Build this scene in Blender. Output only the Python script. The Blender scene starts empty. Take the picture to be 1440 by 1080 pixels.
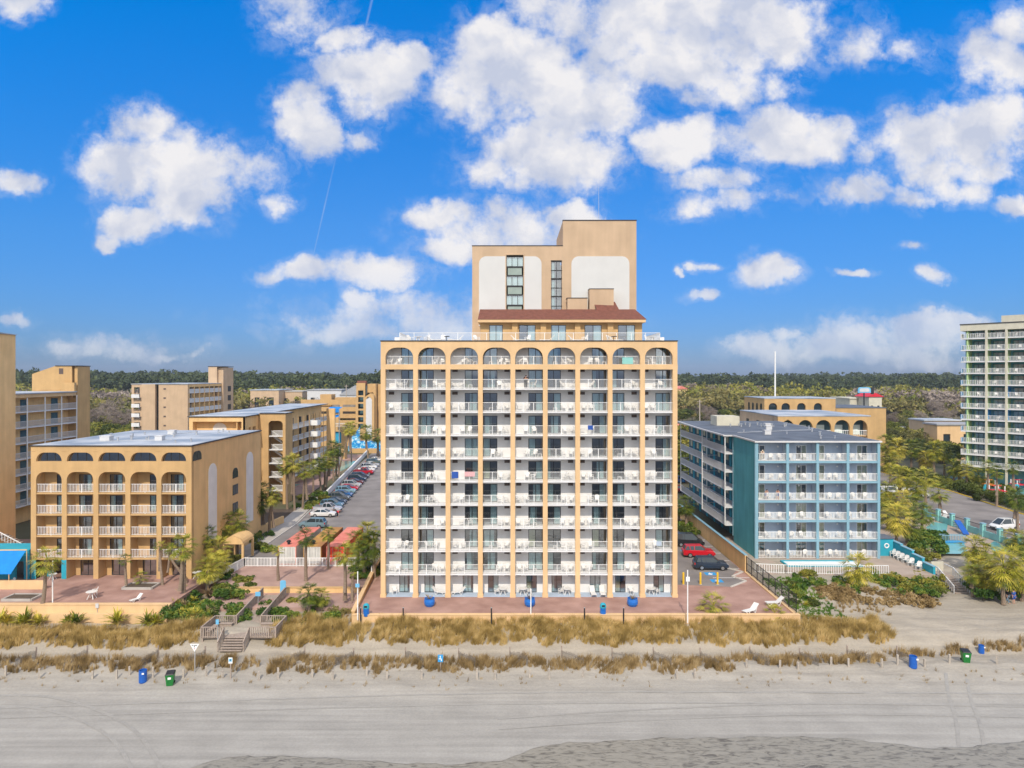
import bpy, math, random
import numpy as np
from mathutils import Vector, Matrix, noise
random.seed(7)
R = math.radians
scn = bpy.context.scene
# ---------------------------------------------------------------- camera
CZ, F, HY = 26.4, 960.0, 528.0
cam = bpy.data.cameras.new("camera"); cam.lens = 24.0; cam.sensor_width = 36.0
cam.shift_y = -12.0 / 1440.0; cam.clip_start = 0.5; cam.clip_end = 9000
camo = bpy.data.objects.new("camera", cam); scn.collection.objects.link(camo)
camo.location = (0, 0, CZ); camo.rotation_euler = (R(90), 0, 0)
scn.camera = camo
scn.render.resolution_x, scn.render.resolution_y = 1024, 768
# ---------------------------------------------------------------- exposure
scn.view_settings.view_transform = 'Standard'; scn.view_settings.look = 'None'
scn.view_settings.exposure = 0.2; scn.view_settings.gamma = 1.0
scn.cycles.max_bounces = 6; scn.cycles.diffuse_bounces = 3; scn.cycles.transparent_max_bounces = 12
# ---------------------------------------------------------------- sun
SUN_EL = 43.0; SDX = 0.085
sun = bpy.data.lights.new("sun", 'SUN'); sun.energy = 3.0; sun.angle = R(0.53); sun.color = (1.0, 0.90, 0.76)
suno = bpy.data.objects.new("sun", sun); scn.collection.objects.link(suno)
_h = Vector((SDX, 1.0, 0)).normalized() * math.cos(R(SUN_EL)); _d = Vector((_h.x, _h.y, -math.sin(R(SUN_EL))))
suno.rotation_euler = _d.to_track_quat('-Z', 'Y').to_euler(); suno.location = (-10, -60, 90)
# ---------------------------------------------------------------- sky with clouds
W = bpy.data.worlds.new("World"); scn.world = W; W.use_nodes = True
wt = W.node_tree; wt.nodes.clear()
def wn(t, **k):
    n = wt.nodes.new(t)
    for a, b in k.items(): setattr(n, a, b)
    return n
def wl(a, b): wt.links.new(a, b)
def wmath(op, a, b=None, c=None, clamp=False):
    n = wn('ShaderNodeMath', operation=op, use_clamp=clamp)
    for i, v in enumerate((a, b, c)):
        if v is None: continue
        if isinstance(v, (int, float)): n.inputs[i].default_value = v
        else: wl(v, n.inputs[i])
    return n.outputs[0]
sky = wn('ShaderNodeTexSky', sky_type='NISHITA'); sky.sun_disc = False
sky.sun_elevation = R(SUN_EL); sky.sun_rotation = R(180) + math.atan(SDX)
sky.altitude = 0; sky.air_density = 1.0; sky.dust_density = 0.35; sky.ozone_density = 2.5
tc = wn('ShaderNodeTexCoord'); sep = wn('ShaderNodeSeparateXYZ'); wl(tc.outputs['Generated'], sep.inputs[0])
ay = wmath('MAXIMUM', wmath('ABSOLUTE', sep.outputs[1]), 0.06)
u = wmath('DIVIDE', sep.outputs[0], ay); v = wmath('DIVIDE', sep.outputs[2], ay)
cmb = wn('ShaderNodeCombineXYZ'); wl(u, cmb.inputs[0]); wl(v, cmb.inputs[1])
P0 = cmb.outputs[0]
n1 = wn('ShaderNodeTexNoise'); n1.inputs['Scale'].default_value = 9; n1.inputs['Detail'].default_value = 7; n1.inputs['Roughness'].default_value = .6; wl(P0, n1.inputs['Vector'])
wa = wn('ShaderNodeVectorMath', operation='MULTIPLY_ADD'); wl(n1.outputs['Color'], wa.inputs[0])
wa.inputs[1].default_value = (.09, .07, 0); wa.inputs[2].default_value = (-.045, -.035, 0)
wb = wn('ShaderNodeVectorMath', operation='ADD'); wl(P0, wb.inputs[0]); wl(wa.outputs[0], wb.inputs[1])
P1 = wb.outputs[0]
n2 = wn('ShaderNodeTexNoise'); n2.inputs['Scale'].default_value = 14; n2.inputs['Detail'].default_value = 9; n2.inputs['Roughness'].default_value = .62
wl(P0, n2.inputs['Vector'])
# cloud banks: (direction in image units of this lens: px, py, half width, half height, density)
CLOUDS = [(222,230,88,52,1),(205,172,46,30,1),(255,275,62,40,1),(182,308,42,26,1),(160,337,18,9,.9),(300,225,45,22,.55),(350,240,40,22,.5),(385,280,22,14,.55),
 (26,256,34,16,.7),(20,8,40,20,.8),(428,165,40,48,1),(450,190,30,25,.9),(520,108,72,44,1),(572,85,30,24,.8),(415,18,48,34,.6),(480,58,36,18,.8),(505,190,26,12,.55),
 (750,110,138,66,1),(690,60,66,34,.9),(808,135,92,62,1),(770,215,96,50,1),(700,235,45,30,.8),(860,60,66,40,.75),(900,20,150,36,1),(985,72,112,52,1),(1060,35,90,44,1),(800,5,60,24,.8),
 (958,197,50,36,1),(1110,196,92,32,1),(1040,190,50,26,.7),(1060,120,50,24,.5),(1330,198,106,40,1),(1400,178,52,38,.95),(1410,225,50,25,.7),(1200,264,58,18,.8),(1330,235,75,22,.8),(1270,270,40,12,.5),(1350,265,40,14,.55),
 (1400,90,52,44,.75),(1432,40,36,32,.8),(1180,55,50,28,.45),(1290,75,34,18,.5),(1069,385,42,20,1),(990,378,12,6,.8),(985,418,20,7,.7),(1195,382,22,5,.7),(1285,344,20,6,.75),(1314,386,17,10,.75),(965,384,8,6,.7),
 (618,302,52,18,.75),(720,325,110,34,.75),(640,350,56,20,.7),(795,305,50,22,.85),(425,380,52,13,.85),(515,385,76,20,.85),(500,421,25,11,.75),(600,450,170,28,.62),(520,462,88,18,.7),
 (165,488,85,15,.5),(240,495,30,6,.5),(1330,456,70,18,.95),(1290,472,120,26,.85),(1180,492,120,22,.8),(1055,484,40,16,.7),(1010,288,60,16,.6),(1010,256,55,16,.65),(1090,280,40,10,.45),(1432,284,24,14,.85),(20,457,32,7,.6),(1110,466,16,8,.6),(1250,505,150,14,.45),(1240,470,50,18,.55),(1100,60,60,40,.7)]
acc = None
for (px, py, rx, ry, w) in CLOUDS:
    cx, cy, sx, sy = (px - 720) / F, (HY - py) / F, F / (rx * 1.32), F / (ry * 1.32)
    m = wn('ShaderNodeVectorMath', operation='MULTIPLY_ADD'); wl(P1, m.inputs[0])
    m.inputs[1].default_value = (sx, sy, 0); m.inputs[2].default_value = (-cx * sx, -cy * sy, 0)
    d = wn('ShaderNodeVectorMath', operation='DOT_PRODUCT'); wl(m.outputs[0], d.inputs[0]); wl(m.outputs[0], d.inputs[1])
    f = wmath('MULTIPLY_ADD', d.outputs['Value'], -w, w)
    acc = f if acc is None else wmath('SMOOTH_MAX', acc, f, .12)
# old contrail: a thin line of soft cloud
CA, CB = ((523 - 720) / F, HY / F), ((440 - 720) / F, (HY - 362) / F)
_dx, _dy = CB[0] - CA[0], CB[1] - CA[1]; _l = math.hypot(_dx, _dy)
sp1 = wn('ShaderNodeSeparateXYZ'); wl(P1, sp1.inputs[0])
dl = wmath('ABSOLUTE', wmath('ADD', wmath('MULTIPLY_ADD', u, -_dy / _l, CA[0] * _dy / _l), wmath('MULTIPLY_ADD', v, _dx / _l, -CA[1] * _dx / _l)))
tl_ = wmath('ADD', wmath('MULTIPLY_ADD', u, _dx / _l / _l, -CA[0] * _dx / _l / _l), wmath('MULTIPLY_ADD', v, _dy / _l / _l, -CA[1] * _dy / _l / _l))
inr = wmath('MULTIPLY', wmath('LESS_THAN', tl_, 1.0), wmath('GREATER_THAN', sep.outputs[1], 0.0))
cw = wmath('MULTIPLY_ADD', tl_, -.0012, .0026)
trail = wmath('MULTIPLY', wmath('MULTIPLY', wmath('SUBTRACT', 1.0, wmath('DIVIDE', dl, cw), clamp=True), inr), wmath('MULTIPLY_ADD', n2.outputs['Fac'], .5, -.08, clamp=True))
dens = wmath('ADD', acc, wmath('MULTIPLY_ADD', n2.outputs['Fac'], 2.8, -1.37))
mr = wn('ShaderNodeMapRange', interpolation_type='SMOOTHERSTEP'); wl(dens, mr.inputs[0])
mr.inputs[1].default_value = -.15; mr.inputs[2].default_value = .92
veil = wn('ShaderNodeMapRange', interpolation_type='SMOOTHSTEP'); wl(dens, veil.inputs[0]); veil.inputs[1].default_value = -.75; veil.inputs[2].default_value = .45; veil.inputs[4].default_value = .30
n5 = wn('ShaderNodeTexNoise'); n5.inputs['Scale'].default_value = 34; n5.inputs['Detail'].default_value = 8; n5.inputs['Roughness'].default_value = .65; wl(P1, n5.inputs['Vector'])
vt = wn('ShaderNodeMapRange', interpolation_type='SMOOTHSTEP'); wl(n5.outputs['Fac'], vt.inputs[0]); vt.inputs[1].default_value = .38; vt.inputs[2].default_value = .66
cov = wmath('MAXIMUM', mr.outputs[0], wmath('MULTIPLY', veil.outputs[0], vt.outputs[0]))
n3 = wn('ShaderNodeTexNoise'); n3.inputs['Scale'].default_value = 13; n3.inputs['Detail'].default_value = 6; wl(P1, n3.inputs['Vector'])
cr = wn('ShaderNodeValToRGB'); wl(n3.outputs['Fac'], cr.inputs[0])
cr.color_ramp.elements[0].position = .38; cr.color_ramp.elements[0].color = (.53, .57, .69, 1)
cr.color_ramp.elements[1].position = .60; cr.color_ramp.elements[1].color = (.84, .82, .82, 1)
hz = wn('ShaderNodeMapRange'); wl(v, hz.inputs[0]); hz.inputs[1].default_value = .0; hz.inputs[2].default_value = .16
hz.inputs[3].default_value = .5; hz.inputs[4].default_value = .97
alpha = wmath('MAXIMUM', wmath('MULTIPLY', cov, hz.outputs[0]), trail)
# the tint deepens the clear-sky blue
tint = wn('ShaderNodeMix', data_type='RGBA', blend_type='MULTIPLY'); tint.inputs[0].default_value = 1
wl(sky.outputs[0], tint.inputs[6])
tg = wn('ShaderNodeValToRGB'); wl(v, tg.inputs[0])
SKYT = [(0, (.165, .24, .49, 1)), (.22, (.15, .43, .76, 1)), (.55, (.0, .64, 1.22, 1))]
tg.color_ramp.elements[0].position, tg.color_ramp.elements[0].color = SKYT[0]
tg.color_ramp.elements[1].position, tg.color_ramp.elements[1].color = SKYT[2]
e = tg.color_ramp.elements.new(SKYT[1][0]); e.color = SKYT[1][1]
wl(tg.outputs[0], tint.inputs[7])
SKY_STRENGTH = 0.15
inv = wn('ShaderNodeMix', data_type='RGBA', blend_type='MULTIPLY'); inv.inputs[0].default_value = 1
wl(cr.outputs[0], inv.inputs[6]); inv.inputs[7].default_value = (1 / SKY_STRENGTH * .95,) * 3 + (1,)
mixs = wn('ShaderNodeMix', data_type='RGBA'); wl(alpha, mixs.inputs[0]); wl(tint.outputs[2], mixs.inputs[6]); wl(inv.outputs[2], mixs.inputs[7])
# unseen broken bright cloud overhead and behind the camera, added to lighten shade
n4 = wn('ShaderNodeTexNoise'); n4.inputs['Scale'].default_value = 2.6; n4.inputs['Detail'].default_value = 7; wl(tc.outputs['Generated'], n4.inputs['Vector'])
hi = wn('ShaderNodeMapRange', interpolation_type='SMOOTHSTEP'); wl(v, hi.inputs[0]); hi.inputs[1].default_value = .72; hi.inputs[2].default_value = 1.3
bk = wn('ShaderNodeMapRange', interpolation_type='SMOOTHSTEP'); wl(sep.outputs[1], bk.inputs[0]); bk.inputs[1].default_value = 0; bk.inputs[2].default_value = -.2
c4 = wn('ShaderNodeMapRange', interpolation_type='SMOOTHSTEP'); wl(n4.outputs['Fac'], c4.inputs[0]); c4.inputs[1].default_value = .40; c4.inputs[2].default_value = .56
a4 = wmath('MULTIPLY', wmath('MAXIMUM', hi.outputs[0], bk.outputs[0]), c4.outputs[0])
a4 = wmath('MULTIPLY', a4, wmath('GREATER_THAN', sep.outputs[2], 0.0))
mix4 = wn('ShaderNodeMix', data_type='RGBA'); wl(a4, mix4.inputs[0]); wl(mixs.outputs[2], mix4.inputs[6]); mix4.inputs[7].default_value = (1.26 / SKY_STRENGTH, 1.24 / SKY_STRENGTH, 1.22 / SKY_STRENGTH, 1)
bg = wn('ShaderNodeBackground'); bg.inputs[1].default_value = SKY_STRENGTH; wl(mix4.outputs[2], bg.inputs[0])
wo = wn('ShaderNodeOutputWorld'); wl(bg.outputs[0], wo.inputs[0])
# ================================================================ helpers
C = scn.collection
ORG, KIDS = {}, {}
def xat(px, Y): return (px - 720.0) * Y / F
def zat(py, Y): return CZ - (py - HY) * Y / F
def at(px, py, z=0.0):
    Y = (CZ - z) * F / (py - HY); return (px - 720.0) * Y / F, Y
def tag(o, label=None, cat=None, group=None, kind=None):
    if label: o['label'] = label
    if cat: o['category'] = cat
    if group: o['group'] = group
    if kind: o['kind'] = kind
    return o
def thing(name, loc, label, cat, group=None, rz=0):
    o = bpy.data.objects.new(name, None); C.objects.link(o); o.empty_display_size = .3
    o.location = loc; o.rotation_euler = (0, 0, rz); ORG[o.name] = Vector(loc) if rz == 0 else Vector((0, 0, 0)); KIDS[o.name] = []
    return tag(o, label, cat, group)
class MB:
    def __init__(s, xf=None): s.v = []; s.f = []; s.m = []; s.mi = 0; s.xf = xf; s.sm = []; s.smooth = False
    def add(s, vs, fs):
        b = len(s.v)
        if s.xf is not None: vs = [s.xf @ Vector(p) for p in vs]
        s.v.extend(tuple(p) for p in vs)
        for f in fs: s.f.append(tuple(b + i for i in f)); s.m.append(s.mi); s.sm.append(s.smooth)
        return s
    def box(s, x0, x1, y0, y1, z0, z1):
        return s.add([(x0,y0,z0),(x1,y0,z0),(x1,y1,z0),(x0,y1,z0),(x0,y0,z1),(x1,y0,z1),(x1,y1,z1),(x0,y1,z1)],
                     [(0,3,2,1),(4,5,6,7),(0,1,5,4),(1,2,6,5),(2,3,7,6),(3,0,4,7)])
    def quad(s, a, b, c, d): return s.add([a, b, c, d], [(0, 1, 2, 3)])
    def bar(s, p, q, w, h=None, up=(0, 0, 1)):
        p, q = Vector(p), Vector(q); d = (q - p); h = h or w
        if d.length < 1e-6: return s
        d.normalize(); upv = Vector(up)
        if abs(d.dot(upv)) > .98: upv = Vector((0, 1, 0))
        a = d.cross(upv).normalized() * w / 2; b = a.cross(d).normalized() * h / 2
        vs = [p - a - b, p + a - b, p + a + b, p - a + b, q - a - b, q + a - b, q + a + b, q - a + b]
        return s.add(vs, [(3,2,1,0),(4,5,6,7),(0,1,5,4),(1,2,6,5),(2,3,7,6),(3,0,4,7)])
    def tube(s, p, q, r0, r1=None, n=8, cap=True):
        p, q = Vector(p), Vector(q); r1 = r0 if r1 is None else r1
        d = (q - p).normalized(); t = Vector((1, 0, 0)) if abs(d.x) < .9 else Vector((0, 1, 0))
        a = d.cross(t).normalized(); b = d.cross(a)
        vs = []
        for c, r in ((p, r0), (q, r1)):
            for i in range(n): w = 2 * math.pi * i / n; vs.append(c + (a * math.cos(w) + b * math.sin(w)) * r)
        fs = [(i, (i + 1) % n, n + (i + 1) % n, n + i) for i in range(n)]
        if cap: fs += [tuple(range(n))[::-1], tuple(range(n, 2 * n))]
        return s.add(vs, fs)
    def path(s, pts, rad, n=8):
        for i in range(len(pts) - 1): s.tube(pts[i], pts[i + 1], rad[i], rad[i + 1], n)
        return s
    def lathe(s, prof, c=(0, 0, 0), n=16, sy=1.0):
        vs = []; 
        for r, z in prof:
            for i in range(n): w = 2 * math.pi * i / n; vs.append((c[0] + r * math.cos(w), c[1] + r * math.sin(w) * sy, c[2] + z))
        k = len(prof)
        fs = [(j * n + i, j * n + (i + 1) % n, (j + 1) * n + (i + 1) % n, (j + 1) * n + i) for j in range(k - 1) for i in range(n)]
        fs += [tuple(range(n))[::-1], tuple(range((k - 1) * n, k * n))]
        return s.add(vs, fs)
    def prism(s, poly, z0, z1):          # poly in x,y extruded in z
        n = len(poly)
        vs = [(x, y, z0) for x, y in poly] + [(x, y, z1) for x, y in poly]
        return s.add(vs, [tuple(range(n))[::-1], tuple(range(n, 2 * n))] + [(i, (i + 1) % n, n + (i + 1) % n, n + i) for i in range(n)])
    def prism_y(s, poly, y0, y1):        # poly in x,z extruded in y
        n = len(poly)
        vs = [(x, y0, z) for x, z in poly] + [(x, y1, z) for x, z in poly]
        return s.add(vs, [tuple(range(n)), tuple(range(n, 2 * n))[::-1]] + [(i, n + i, n + (i + 1) % n, (i + 1) % n) for i in range(n)])
    def wall(s, x0, x1, z0, z1, y0, y1, holes=()):   # holes (xa, xb, za, zb)
        xs = sorted({x0, x1, *[h[0] for h in holes], *[h[1] for h in holes]}); xs = [x for x in xs if x0 <= x <= x1]
        for a, b in zip(xs, xs[1:]):
            if b - a < 1e-4: continue
            m = (a + b) / 2; hh = sorted([(h[2], h[3]) for h in holes if h[0] < m < h[1]]); z = z0
            for c, d in hh:
                if c > z + 1e-4: s.box(a, b, y0, y1, z, c)
                z = max(z, d)
            if z < z1 - 1e-4: s.box(a, b, y0, y1, z, z1)
        return s
    def spandrel(s, xa, xb, zt, ztop, r, y0, y1, rz=None, n=8):   # rounded top corners filled between opening and ztop
        rz = rz or r; pts = []
        for i in range(n + 1): t = math.pi * (1 - i / n / 2); pts.append((xa + r + r * math.cos(t), zt - rz + rz * math.sin(t)))
        for i in range(n + 1): t = math.pi / 2 * (1 - i / n); pts.append((xb - r + r * math.cos(t), zt - rz + rz * math.sin(t)))
        for (ax, az), (bx, bz) in zip(pts, pts[1:]):
            if bx - ax < 1e-5: continue
            s.add([(ax,y0,az),(bx,y0,bz),(bx,y0,ztop),(ax,y0,ztop),(ax,y1,az),(bx,y1,bz),(bx,y1,ztop),(ax,y1,ztop)],
                  [(0,1,2,3),(7,6,5,4),(0,4,5,1),(3,2,6,7)])
        return s
    def arch_panel(s, xa, xb, z0, zt, r, y0, y1, n=8):    # solid panel with rounded top
        poly = [(xa, z0), (xb, z0)]
        for i in range(n + 1): t = math.pi / 2 * i / n; poly.append((xb - r + r * math.cos(t), zt - r + r * math.sin(t)))
        for i in range(n + 1): t = math.pi / 2 + math.pi / 2 * i / n; poly.append((xa + r + r * math.cos(t), zt - r + r * math.sin(t)))
        return s.prism_y(poly, y0, y1)
    def build(s, name, mats, parent=None, loc=None, org=None, **kw):
        if not isinstance(mats, (list, tuple)): mats = [mats]
        me = bpy.data.meshes.new(name); o0 = Vector((0, 0, 0))
        if parent is not None: o0 = ORG.get(parent.name, o0)
        if org is not None: o0 = Vector(org)
        V = np.array(s.v, dtype=np.float32) - np.array(o0, dtype=np.float32)
        me.from_pydata(V.tolist(), [], s.f)
        for m in mats: me.materials.append(m)
        if len(mats) > 1: me.polygons.foreach_set('material_index', s.m)
        if any(s.sm): me.polygons.foreach_set('use_smooth', s.sm)
        me.update()
        o = bpy.data.objects.new(name, me); C.objects.link(o)
        if parent is not None:
            o.parent = parent; ORG[o.name] = o0; KIDS.setdefault(parent.name, []).append(o)
        elif org is not None: o.location = org; ORG[o.name] = o0
        KIDS.setdefault(o.name, [])
        if loc is not None: o.location = loc
        return tag(o, kw.get('label'), kw.get('cat'), kw.get('group'), kw.get('kind'))
def copy_tree(o, parent=None):
    c = o.copy(); C.objects.link(c); KIDS[c.name] = []; ORG[c.name] = ORG.get(o.name, Vector((0, 0, 0)))
    c.parent = parent
    if parent is not None: KIDS.setdefault(parent.name, []).append(c)
    for k in KIDS.get(o.name, []): copy_tree(k, c)
    return c
class Proto:
    """first put() places the built object itself, later ones place copies of it and its parts"""
    def __init__(s, fn): s.fn = fn; s.o = None
    def put(s, loc, rz=0, scl=None, parent=None, label=None, cat=None, group=None, color=None):
        if s.o is None: o = s.o = s.fn()
        else: o = copy_tree(s.o)
        if parent is not None:
            o.parent = parent; loc = Vector(loc) - ORG.get(parent.name, Vector((0, 0, 0)))
            if 'label' in o.keys() and label is None: del o['label']
        elif o.parent is not None: o.parent = None
        if parent is not None and o not in KIDS.setdefault(parent.name, []): KIDS[parent.name].append(o)
        o.location = loc; o.rotation_euler = (0, 0, rz)
        if scl is not None: o.scale = scl if isinstance(scl, (tuple, list)) else (scl,) * 3
        else: o.scale = (1, 1, 1)
        if color is not None:
            o.color = color
            for k in KIDS.get(o.name, []): k.color = color
        return tag(o, label, cat, group)
def npmesh(name, V, Fq, mat, parent=None, loc=(0, 0, 0), smooth=False):
    """V (n,3), Fq (m,k) equal-sided faces"""
    me = bpy.data.meshes.new(name); m, k = Fq.shape
    me.vertices.add(len(V)); me.vertices.foreach_set('co', np.asarray(V, dtype=np.float32).ravel())
    me.loops.add(m * k); me.loops.foreach_set('vertex_index', np.asarray(Fq, dtype=np.int32).ravel())
    me.polygons.add(m); me.polygons.foreach_set('loop_start', np.arange(0, m * k, k, dtype=np.int32))
    me.polygons.foreach_set('loop_total', np.full(m, k, dtype=np.int32))
    if smooth: me.polygons.foreach_set('use_smooth', np.ones(m, dtype=bool))
    me.update(calc_edges=True); me.validate()
    for mm in (mat if isinstance(mat, (list, tuple)) else [mat]): me.materials.append(mm)
    o = bpy.data.objects.new(name, me); C.objects.link(o); o.location = loc; KIDS[o.name] = []
    if parent is not None: o.parent = parent; KIDS.setdefault(parent.name, []).append(o)
    return o
def fxf(x, y, ang=0, z=0): return Matrix.Translation((x, y, z)) @ Matrix.Rotation(R(ang), 4, 'Z')
# ================================================================ materials
def newmat(name):
    m = bpy.data.materials.new(name); m.use_nodes = True; nt = m.node_tree
    return m, nt, nt.nodes['Principled BSDF']
def lk(nt, a, b): nt.links.new(a, b)
def mat(name, col, rough=.8, var=.12, scale=1.5, bump=0, bscale=20, metal=0, spec=.3, streak=0, warm=None, objcol=False, sc3=None):
    """painted / mineral surface: base colour broken up by two noises, optional vertical streaking and bump"""
    m, nt, b = newmat(name); N = nt.nodes
    b.inputs['Roughness'].default_value = rough; b.inputs['Metallic'].default_value = metal
    b.inputs['Specular IOR Level'].default_value = spec
    g = N.new('ShaderNodeNewGeometry'); mp = N.new('ShaderNodeMapping'); lk(nt, g.outputs['Position'], mp.inputs[0])
    if sc3: mp.inputs['Scale'].default_value = sc3
    n = N.new('ShaderNodeTexNoise'); n.inputs['Scale'].default_value = scale; n.inputs['Detail'].default_value = 6; lk(nt, mp.outputs[0], n.inputs['Vector'])
    r = N.new('ShaderNodeValToRGB'); lk(nt, n.outputs['Fac'], r.inputs[0])
    c2 = warm or tuple(min(1, c * (1 + var)) for c in col)
    r.color_ramp.elements[0].position = .3; r.color_ramp.elements[0].color = tuple(c * (1 - var) for c in col) + (1,)
    r.color_ramp.elements[1].position = .7; r.color_ramp.elements[1].color = tuple(c2) + (1,)
    out = r.outputs[0]
    if streak:
        mp2 = N.new('ShaderNodeMapping'); lk(nt, g.outputs['Position'], mp2.inputs[0]); mp2.inputs['Scale'].default_value = (1.1, 1.1, .12)
        n2 = N.new('ShaderNodeTexNoise'); n2.inputs['Scale'].default_value = 1.3; n2.inputs['Detail'].default_value = 5; lk(nt, mp2.outputs[0], n2.inputs['Vector'])
        r2 = N.new('ShaderNodeMapRange'); lk(nt, n2.outputs['Fac'], r2.inputs[0]); r2.inputs[1].default_value = .35; r2.inputs[2].default_value = .65
        r2.inputs[3].default_value = 1 - streak * .65; r2.inputs[4].default_value = 1
        mx = N.new('ShaderNodeMix'); mx.data_type = 'RGBA'; mx.blend_type = 'MULTIPLY'; mx.inputs[0].default_value = 1
        lk(nt, out, mx.inputs[6]); lk(nt, r2.outputs[0], mx.inputs[7]); out = mx.outputs[2]
    if objcol:
        oi = N.new('ShaderNodeObjectInfo'); mx = N.new('ShaderNodeMix'); mx.data_type = 'RGBA'; mx.blend_type = 'MULTIPLY'; mx.inputs[0].default_value = 1
        lk(nt, out, mx.inputs[6]); lk(nt, oi.outputs['Color'], mx.inputs[7]); out = mx.outputs[2]
    lk(nt, out, b.inputs['Base Color'])
    if bump:
        n3 = N.new('ShaderNodeTexNoise'); n3.inputs['Scale'].default_value = bscale; n3.inputs['Detail'].default_value = 4; lk(nt, mp.outputs[0], n3.inputs['Vector'])
        bp = N.new('ShaderNodeBump'); bp.inputs['Strength'].default_value = bump; bp.inputs['Distance'].default_value = .1
        lk(nt, n3.outputs['Fac'], bp.inputs['Height']); lk(nt, bp.outputs[0], b.inputs['Normal'])
    return m
def leafmat(name, cols, rough=.55, trans=.25, scale=.6, rnd=.35):
    """foliage: three colours picked by position noise and a per-plant random shift"""
    m, nt, b = newmat(name); N = nt.nodes
    g = N.new('ShaderNodeNewGeometry'); n = N.new('ShaderNodeTexNoise'); n.inputs['Scale'].default_value = scale; n.inputs['Detail'].default_value = 5
    lk(nt, g.outputs['Position'], n.inputs['Vector'])
    oi = N.new('ShaderNodeObjectInfo'); a = N.new('ShaderNodeMath'); a.operation = 'MULTIPLY_ADD'
    lk(nt, oi.outputs['Random'], a.inputs[0]); a.inputs[1].default_value = rnd; lk(nt, n.outputs['Fac'], a.inputs[2])
    a2 = N.new('ShaderNodeMath'); a2.operation = 'SUBTRACT'; lk(nt, a.outputs[0], a2.inputs[0]); a2.inputs[1].default_value = rnd / 2
    r = N.new('ShaderNodeValToRGB'); lk(nt, a2.outputs[0], r.inputs[0])
    r.color_ramp.elements[0].position = .32; r.color_ramp.elements[0].color = cols[0] + (1,)
    r.color_ramp.elements[1].position = .68; r.color_ramp.elements[1].color = cols[2] + (1,)
    e = r.color_ramp.elements.new(.5); e.color = cols[1] + (1,)
    lk(nt, r.outputs[0], b.inputs['Base Color']); b.inputs['Roughness'].default_value = rough; b.inputs['Specular IOR Level'].default_value = .25
    if trans:
        t = N.new('ShaderNodeBsdfTranslucent'); lk(nt, r.outputs[0], t.inputs[0]); mx = N.new('ShaderNodeMixShader'); mx.inputs[0].default_value = trans
        lk(nt, b.outputs[0], mx.inputs[1]); lk(nt, t.outputs[0], mx.inputs[2]); lk(nt, mx.outputs[0], N['Material Output'].inputs[0])
    return m
def glassmat(name, tint=(.88, .96, .97), refl=.32):
    m, nt, b = newmat(name); N = nt.nodes
    t = N.new('ShaderNodeBsdfTransparent'); t.inputs[0].default_value = tint + (1,)
    gl = N.new('ShaderNodeBsdfGlossy'); gl.inputs['Roughness'].default_value = .03; gl.inputs[0].default_value = (.9, .95, 1, 1)
    lw = N.new('ShaderNodeLayerWeight'); lw.inputs[0].default_value = .3
    mr = N.new('ShaderNodeMapRange'); lk(nt, lw.outputs['Fresnel'], mr.inputs[0]); mr.inputs[3].default_value = refl * .8; mr.inputs[4].default_value = 1
    mx = N.new('ShaderNodeMixShader'); lk(nt, mr.outputs[0], mx.inputs[0]); lk(nt, t.outputs[0], mx.inputs[1]); lk(nt, gl.outputs[0], mx.inputs[2])
    lk(nt, mx.outputs[0], N['Material Output'].inputs[0]); return m
M = {}
M['peach'] = mat('peach_stucco', (.72, .49, .265), .9, .07, .5, .12, 30, streak=.10)
M['peach_b'] = mat('orange_peach_stucco', (.57, .37, .17), .9, .08, .5, .12, 30, streak=.14)
M['ochre'] = mat('ochre_stucco', (.80, .53, .25), .9, .08, .4, .12, 30, streak=.16)
M['tan'] = mat('tan_stucco', (.56, .405, .265), .9, .08, .4, .1, 30, streak=.12)
M['whitewall'] = mat('white_painted_wall', (.78, .77, .75), .8, .05, .8, .05, 30, streak=.06)
M['panel'] = mat('off_white_panel', (.62, .62, .60), .8, .03, .5, .05, 30, streak=.03)
M['greywall'] = mat('pale_grey_wall', (.60, .60, .60), .8, .05, .8, 0)
M['white'] = mat('white_paint', (.82, .82, .80), .5, .03, 2)
M['plastic'] = mat('white_plastic', (.74, .73, .70), .35, .03, 2, spec=.5)
M['slab'] = mat('white_concrete_slab', (.72, .72, .72), .8, .06, 1.5, streak=.06)
M['darkcap'] = mat('dark_metal_coping', (.05, .045, .045), .5, .1)
M['frame'] = mat('bronze_window_frame', (.05, .05, .05), .4, .1, metal=.3)
M['brownvent'] = mat('brown_grille', (.12, .09, .08), .7, .3, 30)
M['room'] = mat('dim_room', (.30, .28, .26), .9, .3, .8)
M['curtain'] = mat('pale_green_curtain', (.66, .78, .76), .9, .12, 3, sc3=(4, 4, .2))
M['curtain_b'] = mat('cream_curtain', (.62, .60, .42), .9, .12, 3, sc3=(4, 4, .2))
M['glass'] = glassmat('window_glass')
M['glassd'] = glassmat('dark_window_glass', (.5, .62, .62), .5)
M['roofmem'] = mat('white_roof_membrane', (.22, .29, .38), .6, .2, .16, .05, 5, warm=(.56, .58, .60))
M['roofdark'] = mat('dark_roof_membrane', (.095, .11, .135), .7, .18, .3, .05, 5, warm=(.15, .17, .20))
M['mansard'] = mat('terracotta_shingle', (.17, .065, .045), .85, .2, 2.5, .3, 14)
M['brick'] = mat('red_brown_pavers', (.345, .20, .16), .9, .16, .45, .15, 25, warm=(.44, .275, .225))
M['brick2'] = mat('dusty_pink_pavers', (.40, .255, .21), .9, .16, .4, .15, 25, warm=(.48, .325, .27))
M['tanpave'] = mat('tan_pavers', (.40, .32, .26), .9, .1, .5, .1, 25)
M['conc'] = mat('pale_concrete', (.43, .40, .36), .9, .1, .6, .12, 12)
M['asphalt'] = mat('grey_asphalt', (.21, .19, .18), .9, .16, .22, .1, 30, warm=(.28, .255, .24))
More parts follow.
